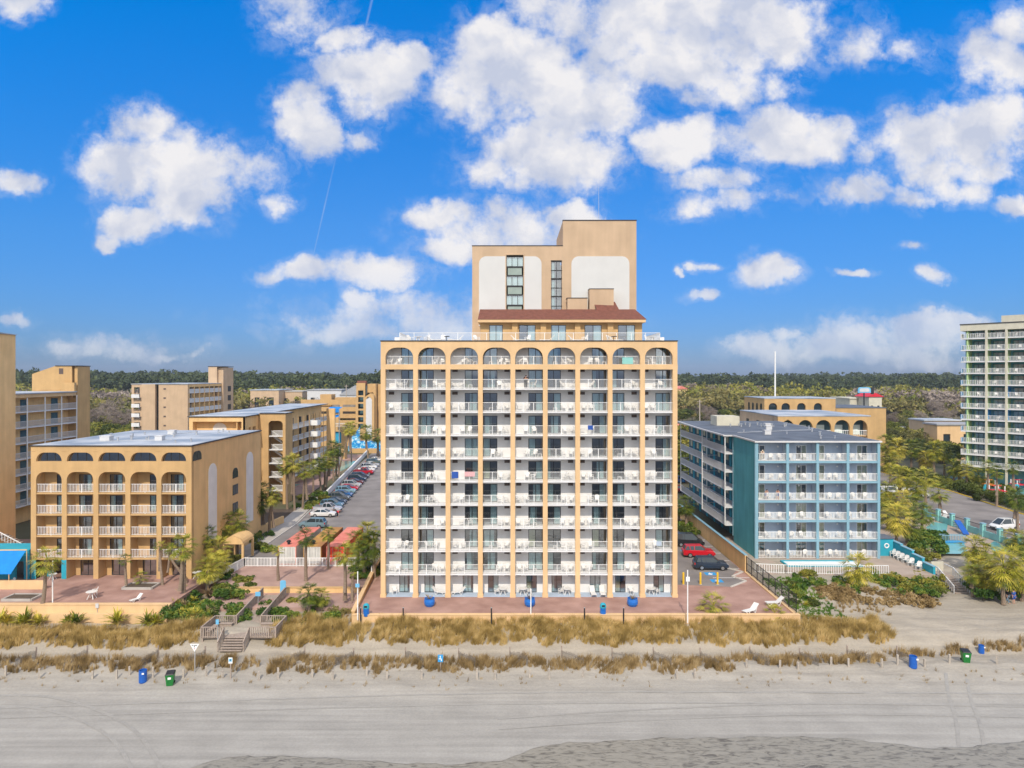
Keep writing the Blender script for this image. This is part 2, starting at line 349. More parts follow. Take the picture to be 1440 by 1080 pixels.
M['yellow'] = mat('yellow_paint', (.72, .47, .03), .6, .08)
M['kerb'] = mat('concrete_kerb', (.55, .52, .47), .9, .1)
M['teal'] = mat('teal_stucco', (.10, .40, .47), .85, .1, .35, .15, 18, streak=.2)
M['tealb'] = mat('bright_teal_paint', (.03, .34, .45), .7, .1, .6)
M['aqua'] = mat('aqua_stucco', (.25, .55, .52), .8, .1, .6, streak=.1)
M['bluetrim'] = mat('light_blue_trim', (.22, .39, .48), .7, .06, 1)
M['bluewall'] = mat('grey_blue_wall', (.42, .50, .60), .85, .06, 1)
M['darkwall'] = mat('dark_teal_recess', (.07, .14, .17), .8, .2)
M['cream'] = mat('cream_concrete', (.58, .55, .44), .85, .08, .7, streak=.1)
M['green'] = mat('lime_green_wall', (.42, .58, .27), .85, .06, 1)
M['bblue'] = mat('bright_blue_wall', (.04, .30, .62), .8, .06, 1)
M['sage'] = mat('sage_spandrel', (.30, .37, .33), .6, .08, 1)
M['seafoam'] = mat('seafoam_wall', (.13, .38, .42), .85, .06, 1)
M['awning'] = mat('blue_canvas', (.01, .22, .62), .7, .1, 1.5)
M['planter'] = mat('blue_glazed_pot', (.01, .14, .50), .3, .12, 3, spec=.6)
M['binblue'] = mat('blue_plastic', (.01, .10, .42), .4, .1, 4, spec=.5)
M['bingreen'] = mat('green_plastic', (.01, .17, .03), .4, .1, 4, spec=.5)
M['lightblue'] = mat('light_blue_board', (.16, .45, .68), .6, .06)
M['wood'] = mat('weathered_wood', (.33, .26, .21), .85, .2, 3, .2, 25, warm=(.44, .36, .30), sc3=(6, 1, 1))
M['woodpost'] = mat('grey_wood_post', (.42, .37, .31), .85, .2, 6)
M['slat'] = mat('dark_sand_fence_slat', (.17, .15, .13), .9, .25, 6)
M['trunk'] = mat('palm_bark', (.24, .17, .12), .95, .25, 5, .5, 14, warm=(.34, .26, .19), sc3=(1, 1, 5))
M['bark'] = mat('tree_bark', (.14, .11, .09), .95, .2, 4)
M['steel'] = mat('galvanised_steel', (.55, .56, .57), .35, .1, metal=.6)
M['black'] = mat('black_metal', (.025, .025, .028), .5, .1)
M['rubber'] = mat('black_rubber', (.02, .02, .02), .8, .1)
M['alloy'] = mat('alloy_wheel', (.5, .5, .5), .3, .1, metal=.8)
M['carglass'] = mat('tinted_car_glass', (.02, .035, .045), .08, .1, spec=.8)
M['lens'] = mat('headlight_lens', (.75, .78, .8), .15, .05, spec=.8)
M['redlens'] = mat('tail_light_lens', (.45, .01, .01), .2, .05, spec=.6)
M['paint'] = mat('car_paint', (.95, .95, .95), .22, .02, 1, spec=.6, objcol=True)
M['cont_white'] = mat('white_corrugated_steel', (.70, .69, .64), .6, .1, 1, streak=.25)
M['cont_red'] = mat('red_container_paint', (.85, .07, .03), .6, .1, 1, streak=.1)
M['cont_pink'] = mat('faded_red_roof', (.70, .20, .15), .7, .15, .7, warm=(.78, .29, .22))
M['cont_rust'] = mat('rusty_orange_roof', (.44, .20, .09), .8, .3, .35, warm=(.62, .36, .09))
M['water'] = None
M['skin'] = mat('skin', (.62, .36, .26), .6, .05)
M['hair'] = mat('dark_hair', (.04, .025, .02), .8, .1)
M['cloth_red'] = mat('red_cloth', (.65, .03, .06), .9, .1)
M['cloth_black'] = mat('black_cloth', (.015, .015, .018), .9, .1)
M['cloth_blue'] = mat('blue_cloth', (.03, .09, .35), .9, .1)
M['cloth_white'] = mat('cream_cloth', (.72, .66, .52), .9, .1)
M['cloth_grey'] = mat('grey_denim', (.18, .25, .32), .9, .1)
M['thatch'] = mat('thatch', (.33, .24, .16), .95, .3, 5, .4, 20)
M['orange'] = mat('orange_paint', (.75, .22, .03), .5, .1)
M['redroof'] = mat('red_metal_roof', (.60, .02, .04), .5, .08)
M['greyroof'] = mat('grey_shingle_roof', (.34, .35, .37), .8, .12)
M['soil'] = mat('dark_soil', (.10, .075, .055), .95, .2)
def waterm(name, col):
    m, nt, b = newmat(name); b.inputs['Base Color'].default_value = col + (1,); b.inputs['Roughness'].default_value = .12
    n = nt.nodes.new('ShaderNodeTexNoise'); n.inputs['Scale'].default_value = 1.6; bp = nt.nodes.new('ShaderNodeBump'); bp.inputs['Strength'].default_value = .25
    g = nt.nodes.new('ShaderNodeNewGeometry'); lk(nt, g.outputs['Position'], n.inputs['Vector'])
    lk(nt, n.outputs['Fac'], bp.inputs['Height']); lk(nt, bp.outputs[0], b.inputs['Normal']); return m
M['water'] = waterm('pool_water', (.17, .43, .43)); M['waterb'] = waterm('blue_pool_water', (.05, .38, .62))
M['leaf_palm'] = leafmat('palm_leaf', [(.06, .10, .012), (.21, .24, .024), (.48, .42, .06)], .5, .1, 1.2)
M['leaf_yel'] = leafmat('yellow_green_palm_leaf', [(.09, .125, .012), (.33, .31, .026), (.62, .50, .08)], .5, .1, 1.2)
M['leaf_dry'] = leafmat('dry_palm_leaf', [(.20, .13, .06), (.30, .21, .11), (.42, .32, .18)], .9, .1, 2)
M['leaf_green'] = leafmat('shrub_leaf', [(.04, .09, .014), (.09, .17, .025), (.26, .30, .045)], .5, .2, 1.5)
M['leaf_tree'] = leafmat('live_oak_leaf', [(.06, .085, .015), (.14, .16, .025), (.32, .29, .05)], .6, .15, .14)
M['leaf_olive'] = leafmat('olive_leaf', [(.09, .095, .03), (.18, .17, .05), (.30, .25, .085)], .7, .15, .14)
M['leaf_pine'] = leafmat('pine_needles', [(.05, .07, .03), (.095, .12, .045), (.17, .19, .07)], .7, .1, .05)
M['leaf_bare'] = leafmat('bare_twigs', [(.17, .135, .11), (.26, .21, .175), (.36, .30, .25)], .9, .1, .06)
M['grass'] = leafmat('dune_grass', [(.24, .165, .05), (.46, .325, .11), (.72, .54, .24)], .8, .3, .9, 0)
M['grass_b'] = leafmat('brown_dune_grass', [(.19, .13, .055), (.34, .235, .10), (.56, .42, .22)], .8, .3, .9, 0)
# ================================================================ setting
def sst(a, b, x): t = np.clip((x - a) / (b - a), 0, 1); return t * t * (3 - 2 * t)
def th_np(x, y):
    z = -2.75 + .65 * sst(58, 67, y) + 1.05 * sst(69.8, 73.5, y) + .1 * np.sin(x * .35) * sst(70, 73, y) * (1 - sst(75, 77, y)) - .5 * sst(76.5, 79, y) * sst(40, 56, x) + .15 * sst(76, 90, y)
    z = z + .22 * np.exp(-((y - 66.8) / 1.5) ** 2) * (1 + .6 * np.sin(x * .9) * np.sin(x * .31 + 1))
    z = z + .12 * sst(60, 66, y) * (np.sin(x * 1.3 + y * .7) * np.sin(y * 1.1 - x * .4)) * (1 - .6 * sst(76, 80, y))
    z = z - .75 * sst(71.5, 74, y) * (1 - sst(-40, -36, x))
    z = z + .28 * sst(73, 74.6, y) * sst(-18, -16, x) * (1 - sst(31, 34, x))
    z = z + .05 * sst(77, 82, y) * sst(-46, -42, x) * (1 - sst(-18, -16, x))
    z = z + .9 * sst(77, 86, y) * sst(31, 33, x) * (1 - sst(46, 52, x))
    z = z + 1.0 * sst(88, 100, y) * sst(56, 62, x)
    z = z + .015 * np.sin(y * 2.9 + .3 * np.sin(x * .13)) * (1 - sst(57, 60, y))
    return z
def th(x, y): return float(th_np(np.array(float(x)), np.array(float(y))))
def sandmat():
    m, nt, b = newmat('beach_sand'); N = nt.nodes
    g = N.new('ShaderNodeNewGeometry'); sp = N.new('ShaderNodeSeparateXYZ'); lk(nt, g.outputs['Position'], sp.inputs[0])
    def noi(sc, scale, det=5, dist=0):
        mp = N.new('ShaderNodeMapping'); lk(nt, g.outputs['Position'], mp.inputs[0]); mp.inputs['Scale'].default_value = sc
        n = N.new('ShaderNodeTexNoise'); n.inputs['Scale'].default_value = scale; n.inputs['Detail'].default_value = det; n.inputs['Distortion'].default_value = dist
        lk(nt, mp.outputs[0], n.inputs['Vector']); return n.outputs['Fac']
    tracks = noi((.035, 1, 1), 1.1, 6, .4); mott = noi((1, 1, 1), .35, 6); fine = noi((1, 1, 1), 5, 5)
    def mrng(s, a, b_, c, d):
        r = N.new('ShaderNodeMapRange'); lk(nt, s, r.inputs[0]); r.inputs[1].default_value = a; r.inputs[2].default_value = b_; r.inputs[3].default_value = c; r.inputs[4].default_value = d; return r.outputs[0]
    dry = N.new('ShaderNodeMix'); dry.data_type = 'RGBA'; lk(nt, mrng(sp.outputs[1], 60, 70, 0, 1), dry.inputs[0])
    dry.inputs[6].default_value = (.335, .32, .292, 1); dry.inputs[7].default_value = (.375, .33, .265, 1)
    def mul(a, fac):
        mx = N.new('ShaderNodeMix'); mx.data_type = 'RGBA'; mx.blend_type = 'MULTIPLY'; mx.inputs[0].default_value = 1; lk(nt, a, mx.inputs[6]); lk(nt, fac, mx.inputs[7]); return mx.outputs[2]
    c = mul(dry.outputs[2], mrng(tracks, .35, .62, .86, 1.06)); c = mul(c, mrng(mott, .3, .7, .92, 1.07)); c = mul(c, mrng(fine, .3, .7, .93, 1.05))
    lk(nt, c, b.inputs['Base Color']); b.inputs['Roughness'].default_value = .9; b.inputs['Specular IOR Level'].default_value = .15
    foot = noi((1, 1, 1), 2.6, 4); bp = N.new('ShaderNodeBump'); bp.inputs['Distance'].default_value = .14
    lk(nt, mrng(sp.outputs[1], 58, 66, .10, .7), bp.inputs['Strength']); lk(nt, foot, bp.inputs['Height']); lk(nt, bp.outputs[0], b.inputs['Normal'])
    return m
M['sand'] = sandmat()
def wetmat():
    m, nt, b = newmat('wet_rippled_sand'); N = nt.nodes
    g = N.new('ShaderNodeNewGeometry'); mp = N.new('ShaderNodeMapping'); lk(nt, g.outputs['Position'], mp.inputs[0]); mp.inputs['Scale'].default_value = (.45, 1.3, 1)
    n = N.new('ShaderNodeTexNoise'); n.inputs['Scale'].default_value = 2.2; n.inputs['Detail'].default_value = 7; n.inputs['Roughness'].default_value = .65; n.inputs['Distortion'].default_value = 1.1
    lk(nt, mp.outputs[0], n.inputs['Vector'])
    r = N.new('ShaderNodeValToRGB'); lk(nt, n.outputs['Fac'], r.inputs[0])
    r.color_ramp.elements[0].position = .36; r.color_ramp.elements[0].color = (.11, .10, .085, 1)
    r.color_ramp.elements[1].position = .50; r.color_ramp.elements[1].color = (.255, .238, .20, 1)
    e = r.color_ramp.elements.new(.74); e.color = (.29, .27, .23, 1)
    lk(nt, r.outputs[0], b.inputs['Base Color']); b.inputs['Roughness'].default_value = .55
    bp = N.new('ShaderNodeBump'); bp.inputs['Strength'].default_value = .6; bp.inputs['Distance'].default_value = .12; lk(nt, n.outputs['Fac'], bp.inputs['Height']); lk(nt, bp.outputs[0], b.inputs['Normal'])
    return m
M['wet'] = wetmat()
xs = np.arange(-125, 128, .8); ys = np.concatenate([np.arange(38, 58, 1.0), np.arange(58, 102.6, .45)])
X, Y = np.meshgrid(xs, ys); Z = th_np(X, Y)
nx, ny = len(xs), len(ys); idx = np.arange(nx * ny).reshape(ny, nx)
Fq = np.stack([idx[:-1, :-1], idx[:-1, 1:], idx[1:, 1:], idx[1:, :-1]], -1).reshape(-1, 4)
tag(npmesh('beach_sand', np.stack([X, Y, Z], -1).reshape(-1, 3), Fq, M['sand'], smooth=True), kind='structure')
# wash line: wet rippled sheet at the bottom of the view
wl_px = [(200,1100),(262,1080),(300,1067),(350,1061),(420,1062),(500,1067),(560,1071),(640,1073),(700,1068),(730,1060),(760,1047),(800,1043),(850,1041),(930,1036),(1000,1036),(1080,1034),(1150,1035),(1200,1038),(1240,1043),(1300,1050),(1340,1050),(1390,1045),(1440,1040),(1600,1035)]
mb = MB(); pts = [at(px, py, -2.75) for px, py in wl_px]
import bisect
top = []
for i in range(len(pts) - 1):
    for k in range(6):
        t = k / 6; x = pts[i][0] * (1 - t) + pts[i + 1][0] * t; y = pts[i][1] * (1 - t) + pts[i + 1][1] * t
        top.append((x, y + .10 * math.sin(x * 1.7) + .06 * math.sin(x * 4.3 + 1)))
for (xa, ya), (xb, yb) in zip(top, top[1:]):
    mb.quad((xa, 36, -2.745), (xb, 36, -2.745), (xb, yb - .35, -2.70), (xa, ya - .35, -2.70)); mb.quad((xa, ya - .35, -2.70), (xb, yb - .35, -2.70), (xb, yb, -2.79), (xa, ya, -2.79))
mb.build('wet_sand', M['wet'], kind='structure')
# low inland ground to the horizon
gm, nt, b = newmat('inland_ground'); N = nt.nodes; g = N.new('ShaderNodeNewGeometry')
n = N.new('ShaderNodeTexNoise'); n.inputs['Scale'].default_value = .03; n.inputs['Detail'].default_value = 9; lk(nt, g.outputs['Position'], n.inputs['Vector'])
r = N.new('ShaderNodeValToRGB'); lk(nt, n.outputs['Fac'], r.inputs[0]); r.color_ramp.elements[0].color = (.06, .065, .02, 1); r.color_ramp.elements[0].position = .4
r.color_ramp.elements[1].color = (.20, .17, .11, 1); r.color_ramp.elements[1].position = .6; lk(nt, r.outputs[0], b.inputs['Base Color']); b.inputs['Roughness'].default_value = 1
mb = MB(); z = -.03
mb.prism([(-2550, 97), (56.2, 97), (56.2, 102.3), (2550, 102.3), (2550, 2550), (-2550, 2550)], -3, z)
mb.build('ground', gm, kind='structure')
def sheet(name, poly, z, m, z0=None):
    mb = MB(); mb.prism(poly, z - .003 if z0 is None else z0, z); return mb.build(name, m, kind='structure')
def rect(x0, x1, y0, y1): return [(x0, y0), (x1, y0), (x1, y1), (x0, y1)]
sheet('terrace', rect(-135, -39.4, 78.9, 110), 0, M['brick'], -2.6)
sheet('terrace', rect(-37.4, -18.6, 85.0, 94.6), .02, M['brick2'], -2.6)
sheet('terrace', rect(-36.5, -18.6, 79.3, 84.96), -.55, M['brick2'], -2.6)
sheet('terrace', rect(-17.6, 31.2, 75.3, 97.5), 0, M['brick'], -2.6)
sheet('terrace', rect(33.4, 56.1, 90.5, 112), 0, M['tanpave'], -2.6)
sheet('terrace', rect(56.3, 77, 102.2, 127), .0, M['tanpave'], -2.6)
sheet('parking_lot', [(-38.2, 94.8), (-17.7, 94.8), (-15.7, 97.6), (-15.7, 250), (-49, 250), (-43, 170), (-38.2, 120)], .012, M['asphalt'])
sheet('parking_lot', [(19.7, 86.3), (27.5, 85.2), (30.0, 87.5), (29.0, 90), (31.1, 93.5), (31.1, 170), (19.7, 170)], .012, M['asphalt'])
sheet('road', [(77.6, 104), (97, 104), (97.0, 132), (99.8, 154), (101, 200), (110, 330), (84, 330), (77.0, 170)], .012, M['asphalt'])
sheet('sidewalk', [(-41.2, 95.5), (-38.3, 94.7), (-38.5, 121), (-42, 156), (-44.2, 156), (-41.5, 121)], .10, M['conc'], -.5)
sheet('pool_deck', [(-62, 150), (-45, 150), (-49, 228), (-66, 228)], .03, M['brick2'])
sheet('ramp', rect(-18.5, -16.6, 79, 97), -.02, M['brick2'], -2.6)
sheet('path', [(-52, 97.5), (-41.3, 97.5), (-41.3, 135), (-52, 135)], .0, M['soil'])
for (x0, x1, y0, y1, mm) in [(-53, -47, 188, 210, 'water'), (-60, -51.5, 158, 166, 'water')]: sheet('pool_water', rect(x0, x1, y0, y1), .05, M[mm])
# stall lines, kerbs
mb = MB()
for i in range(28):
    y = 121 + i * 4.4; x = -38.6 - (y - 128) * .075; mb.box(x, x + 4.6, y, y + .12, .0165, .0205)
for i in range(6): y = 89 + i * 4.1; mb.box(26.2, 31, y, y + .12, .0165, .0205)
for i in range(8): y = 150 + i * 4; mb.box(79, 84, y, y + .12, .0165, .0205)
mb.build('parking_lines', M['white'], kind='structure')
mb = MB(); mb.bar((97.1, 104, .07), (97.1, 132, .07), .25, .16); mb.bar((97.1, 132, .07), (99.9, 154, .07), .25, .16); mb.bar((99.9, 154, .07), (101.1, 200, .07), .25, .16)
mb.build('kerb', M['yellow'], kind='structure')
mb = MB(); mb.bar((-38.25, 94.8, .08), (-38.25, 121, .08), .2, .16); mb.bar((-38.25, 121, .08), (-43, 175, .08), .2, .16)
mb.build('kerb', M['kerb'], kind='structure')
mb = MB(); pl = [(27.3, 85.1), (30.0, 87.5), (28.9, 89.6), (31.0, 91.6), (29.6, 93.2)]
for a, b_ in zip(pl, pl[1:]): mb.bar(a + (.06,), b_ + (.06,), .20, .14)
mb.build('kerb', M['kerb'], kind='structure')
def blue_symbol(px, py):
    x, y = at(px, py, 0); mb = MB(); mb.box(x - .75, x + .75, y - .65, y + .65, .0165, .0205); mb.build('painted_bay_mark', M['bblue'], kind='structure')
    mb = MB(); c = .0245; mb.tube((x - .05, y - .15, .0215), (x - .05, y - .15, c), .3, n=14); mb.build('painted_bay_mark', M['white'], kind='structure')
    mb = MB(); mb.box(x - .1, x + .04, y, y + .4, .0252, .0280); mb.box(x - .05, x + .3, y - .05, y + .06, .0283, .0300); mb.build('painted_bay_mark', M['white'], kind='structure')
blue_symbol(999, 807); blue_symbol(1008, 817); blue_symbol(965, 775)
# retaining walls
def rwall(pts, h, w, m, label, cap=None):
    o = thing('retaining_wall', (pts[0][0], pts[0][1], pts[0][2]), label, 'wall'); mb = MB()
    for a, b_ in zip(pts, pts[1:]): mb.bar((a[0], a[1], a[2] + h / 2), (b_[0], b_[1], b_[2] + h / 2), w, h)
    mb.build('wall', m, o)
    if cap:
        mb = MB()
        for a, b_ in zip(pts, pts[1:]): mb.bar((a[0], a[1], a[2] + h + .04), (b_[0], b_[1], b_[2] + h + .04), w + .12, .08)
        mb.build('coping', cap, o)
    return o
rwall([(-130, 78.5, -2.2), (-39.2, 78.5, -2.2)], 2.3, .5, M['peach'], 'long low peach wall with ledge below the left brick terrace', M['peach'])
mb = MB(); mb.box(-130, -39.2, 77.6, 78.24, -2.4, -.75); mb.build('planter_ledge', M['peach'], kind='structure')
rwall([(-17.5, 75.0, -2.2), (31.6, 75.0, -2.2)], 2.32, .45, M['peach'], 'long low peach wall between terrace and dune grass below the tall hotel', M['peach'])
rwall([(-17.5, 75.2, -1.9), (-18.2, 88, -1.6), (-18.4, 96, -1.3)], 2.3, .35, M['peach_b'], 'low peach wall running inland beside the tall hotel left corner', M['peach'])
rwall([(-36.6, 84.8, -1.5), (-18.9, 84.8, -1.5)], 1.55, .35, M['yellow'] and M['ochre'], 'ochre step wall below the terrace with three palms', M['peach_b'])
rwall([(31.35, 91.4, -.6), (31.35, 160, -.6)], 2.9, .3, M['ochre'], 'tall ochre wall between the parked SUVs and the blue hotel', M['bluetrim'])
rwall([(31.35, 75.0, -1.9), (31.35, 91.4, -1.9)], 2.05, .5, M['peach'], 'low peach kerb wall carrying the black fence')
rwall([(-41.3, 97, -.4), (-41.3, 109, -.4)], 1.5, .3, M['ochre'], 'ochre wall beside the sloping footpath nearer the palms')
rwall([(-42.5, 109.5, -.4), (-40.9, 122, -.4)], 1.7, .3, M['ochre'], 'ochre wall beside the footpath farther inland')
rwall([(-40.6, 150, -.2), (-49, 232, -.2)], 1.3, .3, M['whitewall'], 'long white wall between parking row and swimming pool', M['white'])

# tyre tracks pressed into the beach
M['track'] = mat('pressed_sand', (.312, .298, .272), .9, .06, 2.5, .4, 12, warm=(.332, .317, .29))
def track(pts, off, w=.24):
    n = 60; P = []
    for i in range(n + 1):
        t = i / n * (len(pts) - 1); k = min(int(t), len(pts) - 2); f = t - k; p0 = pts[max(k - 1, 0)]; p1, p2 = pts[k], pts[k + 1]; p3 = pts[min(k + 2, len(pts) - 1)]
        P.append(tuple(.5 * (2 * b + (c - a) * f + (2 * a - 5 * b + 4 * c - d) * f * f + (3 * b - a - 3 * c + d) * f ** 3) for a, b, c, d in zip(p0, p1, p2, p3)))
    mb = MB()
    for i in range(n):
        (ax, ay), (bx, by) = P[i], P[i + 1]; dx, dy = bx - ax, by - ay; L = math.hypot(dx, dy); nx_, ny_ = -dy / L, dx / L
        q = [(ax + nx_ * (off - w / 2), ay + ny_ * (off - w / 2)), (bx + nx_ * (off - w / 2), by + ny_ * (off - w / 2)), (bx + nx_ * (off + w / 2), by + ny_ * (off + w / 2)), (ax + nx_ * (off + w / 2), ay + ny_ * (off + w / 2))]
        mb.quad(*[(x, y, th(x, y) + .022) for x, y in q[::-1]])
    mb.build('tyre_track', M['track'], kind='structure')
def trk(px, w=.32):
    pts = [at(x, y, -2.75) for x, y in px]
    for o_ in (-.85, .85): track(pts, o_, w)
trk([(-30, 988), (60, 990), (130, 1008), (180, 1040), (215, 1100)]); trk([(700, 1018), (900, 1006), (1150, 998), (1460, 1002)], .25); trk([(-30, 1004), (250, 996), (560, 988), (900, 984), (1460, 986)], .22)
trk([(1345, 960), (1350, 985), (1362, 1020), (1372, 1100)], .28)
# ================================================================ shared building parts
def glazed_unit(w, h, nsash=2, curtain='curtain', cov=(0, .5), frame='frame', name='sliding_door', z0=.05, glass='glass'):
    """x 0..w, faces -y, frame at y 0; children glass_pane and curtain"""
    def f():
        mb = MB(); t = .07
        mb.box(0, t, -.03, .07, 0, h); mb.box(w - t, w, -.03, .07, 0, h); mb.box(t, w - t, -.03, .07, h - t, h); mb.box(t, w - t, -.03, .07, 0, z0)
        for i in range(1, nsash): x = w * i / nsash; mb.box(x - .035, x + .035, -.02, .06, z0, h - t)
        o = mb.build(name, M[frame])
        g = MB(); g.quad((t, .02, z0), (w - t, .02, z0), (w - t, .02, h - t), (t, .02, h - t)); g.build('glass_pane', M[glass], o)
        if curtain and cov[1] > cov[0]:
            c = MB(); n = 18; xa, xb = w * cov[0] + t, w * cov[1] - t / 2; c.smooth = True
            ps = [(xa + (xb - xa) * i / n, .16 + .04 * math.sin(i * 2.1)) for i in range(n + 1)]
            for (a, ya), (b_, yb) in zip(ps, ps[1:]): c.quad((a, ya, .06), (b_, yb, .06), (b_, yb, h - .08), (a, ya, h - .08))
            c.build('curtain', M[curtain], o)
        return o
    return Proto(f)
def railing(L, h=1.08, post=(), gap=.115, m='white', bal=.018, top=.05, name='railing'):
    def f():
        mb = MB(); mb.box(0, L, -.03, .03, h - top, h); mb.box(0, L, -.02, .02, .08, .12)
        n = max(1, int(L / gap))
        for i in range(n + 1): x = L * i / n; mb.box(x - bal / 2, x + bal / 2, -bal / 2, bal / 2, .12, h - top)
        for x in post: mb.box(x - .035, x + .035, -.035, .035, 0, h - top)
        return mb.build(name, M[m])
    return Proto(f)
# chairs -----------------------------------------------------------
def chair_mesh(kind):
    def f():
        mb = MB()
        if kind == 'chair':
            mb.box(-.25, .25, -.25, .22, .40, .44)
            for sx in (-1, 1):
                mb.bar((sx * .22, -.22, 0), (sx * .24, -.24, .66), .05); mb.bar((sx * .24, .26, 0), (sx * .25, .20, .66), .05); mb.bar((sx * .25, -.26, .66), (sx * .25, .24, .66), .06, .04)
            mb.add([(-.24, .20, .44), (.24, .20, .44), (.28, .32, .80), (.16, .36, .95), (-.16, .36, .95), (-.28, .32, .80),
                    (-.24, .24, .44), (.24, .24, .44), (.28, .36, .80), (.16, .40, .95), (-.16, .40, .95), (-.28, .36, .80)],
                   [(0, 1, 2, 3, 4, 5), (11, 10, 9, 8, 7, 6), (1, 7, 8, 2), (2, 8, 9, 3), (3, 9, 10, 4), (4, 10, 11, 5), (5, 11, 6, 0)])
            return mb.build('patio_chair', M['plastic'])
        if kind == 'table':
            mb.box(-.24, .24, -.22, .22, .40, .44)
            for sx in (-1, 1):
                for sy in (-1, 1): mb.bar((sx * .2, sy * .18, 0), (sx * .2, sy * .18, .4), .05)
            return mb.build('side_table', M['plastic'])
        if kind == 'rtable':
            mb.lathe([(.02, .68), (.5, .68), (.52, .71), (.5, .73), (.02, .73)], n=18)
            for a in range(4): t = a * math.pi / 2 + .78; mb.bar((.08 * math.cos(t), .08 * math.sin(t), .68), (.42 * math.cos(t), .42 * math.sin(t), 0), .07, .05)
            return mb.build('round_table', M['plastic'])
        if kind == 'lounger':
            mb.box(-.3, .3, -1.0, .25, .30, .35); mb.add([(-.3, .25, .30), (.3, .25, .30), (.3, .85, .85), (-.3, .85, .85), (-.3, .21, .35), (.3, .21, .35), (.3, .81, .90), (-.3, .81, .90)],
                [(0, 1, 2, 3), (7, 6, 5, 4), (0, 4, 5, 1), (1, 5, 6, 2), (2, 6, 7, 3), (3, 7, 4, 0)])
            for sx in (-1, 1):
                mb.bar((sx * .28, -.95, .3), (sx * .28, -.7, 0), .05); mb.bar((sx * .28, -.45, .3), (sx * .28, -.7, 0), .05); mb.bar((sx * .28, .05, .3), (sx * .28, .3, 0), .05); mb.bar((sx * .28, .55, .55), (sx * .28, .3, 0), .05)
            return mb.build('lounge_chair', M['plastic'])
    return Proto(f)
CH = {k: chair_mesh(k) for k in ('chair', 'table', 'rtable', 'lounger')}
ORD = ['first', 'second', 'third', 'fourth', 'fifth', 'sixth', 'seventh', 'eighth', 'ninth', 'tenth', 'eleventh', 'twelfth']
CARD = ['ground', 'second', 'third', 'fourth', 'fifth', 'sixth', 'seventh', 'eighth', 'ninth', 'tenth', 'top']
# ================================================================ tall central hotel
YF = 81.2; X0 = -15.62; PW = 3.868; CW = .56; FH = 2.762; DEP = 1.75
HT = thing('tall_hotel', (2, YF, 0), 'tall peach beachfront hotel with nine columns of balconies and an arched top row', 'hotel')
cols = [X0 + CW / 2 + i * 3.86 for i in range(10)]
for c in cols:
    mb = MB(); mb.box(c - CW / 2, c + CW / 2, YF, YF + .62, 0, 27.12); mb.build('column', M['peach'], HT)
    mb = MB(); mb.box(c - CW / 2 - .06, c + CW / 2 + .06, YF - .06, YF + .68, 0, .35); mb.build('column_base', M['peach'], HT)
mb = MB(); mb.box(X0, -X0 + 4.1, YF, YF + .5, 27.12, 27.72)
for i, c in enumerate(cols): mb.box(c - CW / 2, c + CW / 2, YF, YF + .5, 27.72, 30.0)
for a, b_ in zip(cols, cols[1:]): mb.spandrel(a + CW / 2, b_ - CW / 2, 29.72, 30.0, 1.25, YF, YF + .5, 1.2)
XR = cols[-1] + CW / 2
mb.box(X0, XR, YF, YF + .5, 30.0, 30.46)
mb.build('arcade', M['peach'], HT)
mb = MB(); mb.box(X0 - .06, XR + .06, YF - .07, YF + .6, 30.46, 30.58); mb.build('roof_coping', M['darkcap'], HT)
mb = MB(); mb.box(X0 + .3, XR - .3, YF + .6, 113, 30.2, 30.44); mb.build('roof_deck', M['conc'], HT)
# floor slabs
for k in range(1, 11):
    z = k * FH; mb = MB(); y0 = YF + .12 if k < 10 else YF + .5
    mb.box(X0 + .02, XR - .02, y0, YF + 6.5, z - .17, z); mb.build('balcony_slab', M['slab'], HT)
mb = MB(); mb.box(X0 + .02, XR - .02, YF + .14, YF + 6.5, .01, .06); mb.build('ground_floor_slab', M['bluewall'], HT)
# partitions and back wall with door openings
DW, DH = 1.75, 2.18
for i, c in enumerate(cols):
    mb = MB()
    for k in range(11):
        z0, z1 = k * FH + (.0 if k else .06), (k + 1) * FH - .17 if k < 10 else 30.2
        mb.box(c - .1, c + .1, YF + (.62 if k < 10 else .5), YF + 6.4, z0, z1)
    mb.build('partition_wall', M['whitewall'], HT)
def door_x(i, k):
    a, b_ = cols[i] + .1, cols[i + 1] - .1
    if k == 0: return (b_ - DW * .72 - .85) if i % 2 == 0 else (a + .75)
    return b_ - DW - .12 if i % 2 == 0 else a + .12
mb = MB()
for i in range(9):
    for k in range(11):
        z0, z1 = k * FH + (.0 if k else .06), (k + 1) * FH - .17 if k < 10 else 30.2
        x = door_x(i, k); w = DW * (.72 if k == 0 else 1)
        mb.wall(cols[i] + .1, cols[i + 1] - .1, z0, z1, YF + DEP, YF + DEP + .15, [(x, x + w, z0, z0 + DH)])
mb.build('balcony_back_wall', M['whitewall'], HT)
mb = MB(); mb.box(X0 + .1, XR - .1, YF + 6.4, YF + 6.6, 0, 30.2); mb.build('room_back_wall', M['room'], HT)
mb = MB(); mb.box(X0, X0 + .3, YF + .62, 113, 0, 30.4); mb.box(XR - .3, XR, YF + .62, 113, 0, 30.4); mb.box(X0 + .3, XR - .3, 112.7, 113, 0, 30.2)
mb.build('side_wall', M['peach'], HT)
DV = [glazed_unit(DW, DH, 2, 'curtain', c) for c in [(0, .5), (.5, 1), (0, 1), (0, .3), (.1, .6), (.0, 0), (.3, .85), (0, .8), (.5, 1)]] + [glazed_unit(DW, DH, 2, 'curtain_b', (0, .5))]
VENT = Proto(lambda: MB().box(0, .62, -.07, .02, 0, .34).build('air_vent', M['brownvent']))
BL = 3.86 - CW
RLS = [railing(BL, 1.1, p) for p in ([1.15, 2.25], [1.65], [1.0, 2.2])]
rng = random.Random(11)
chairs_n = 0
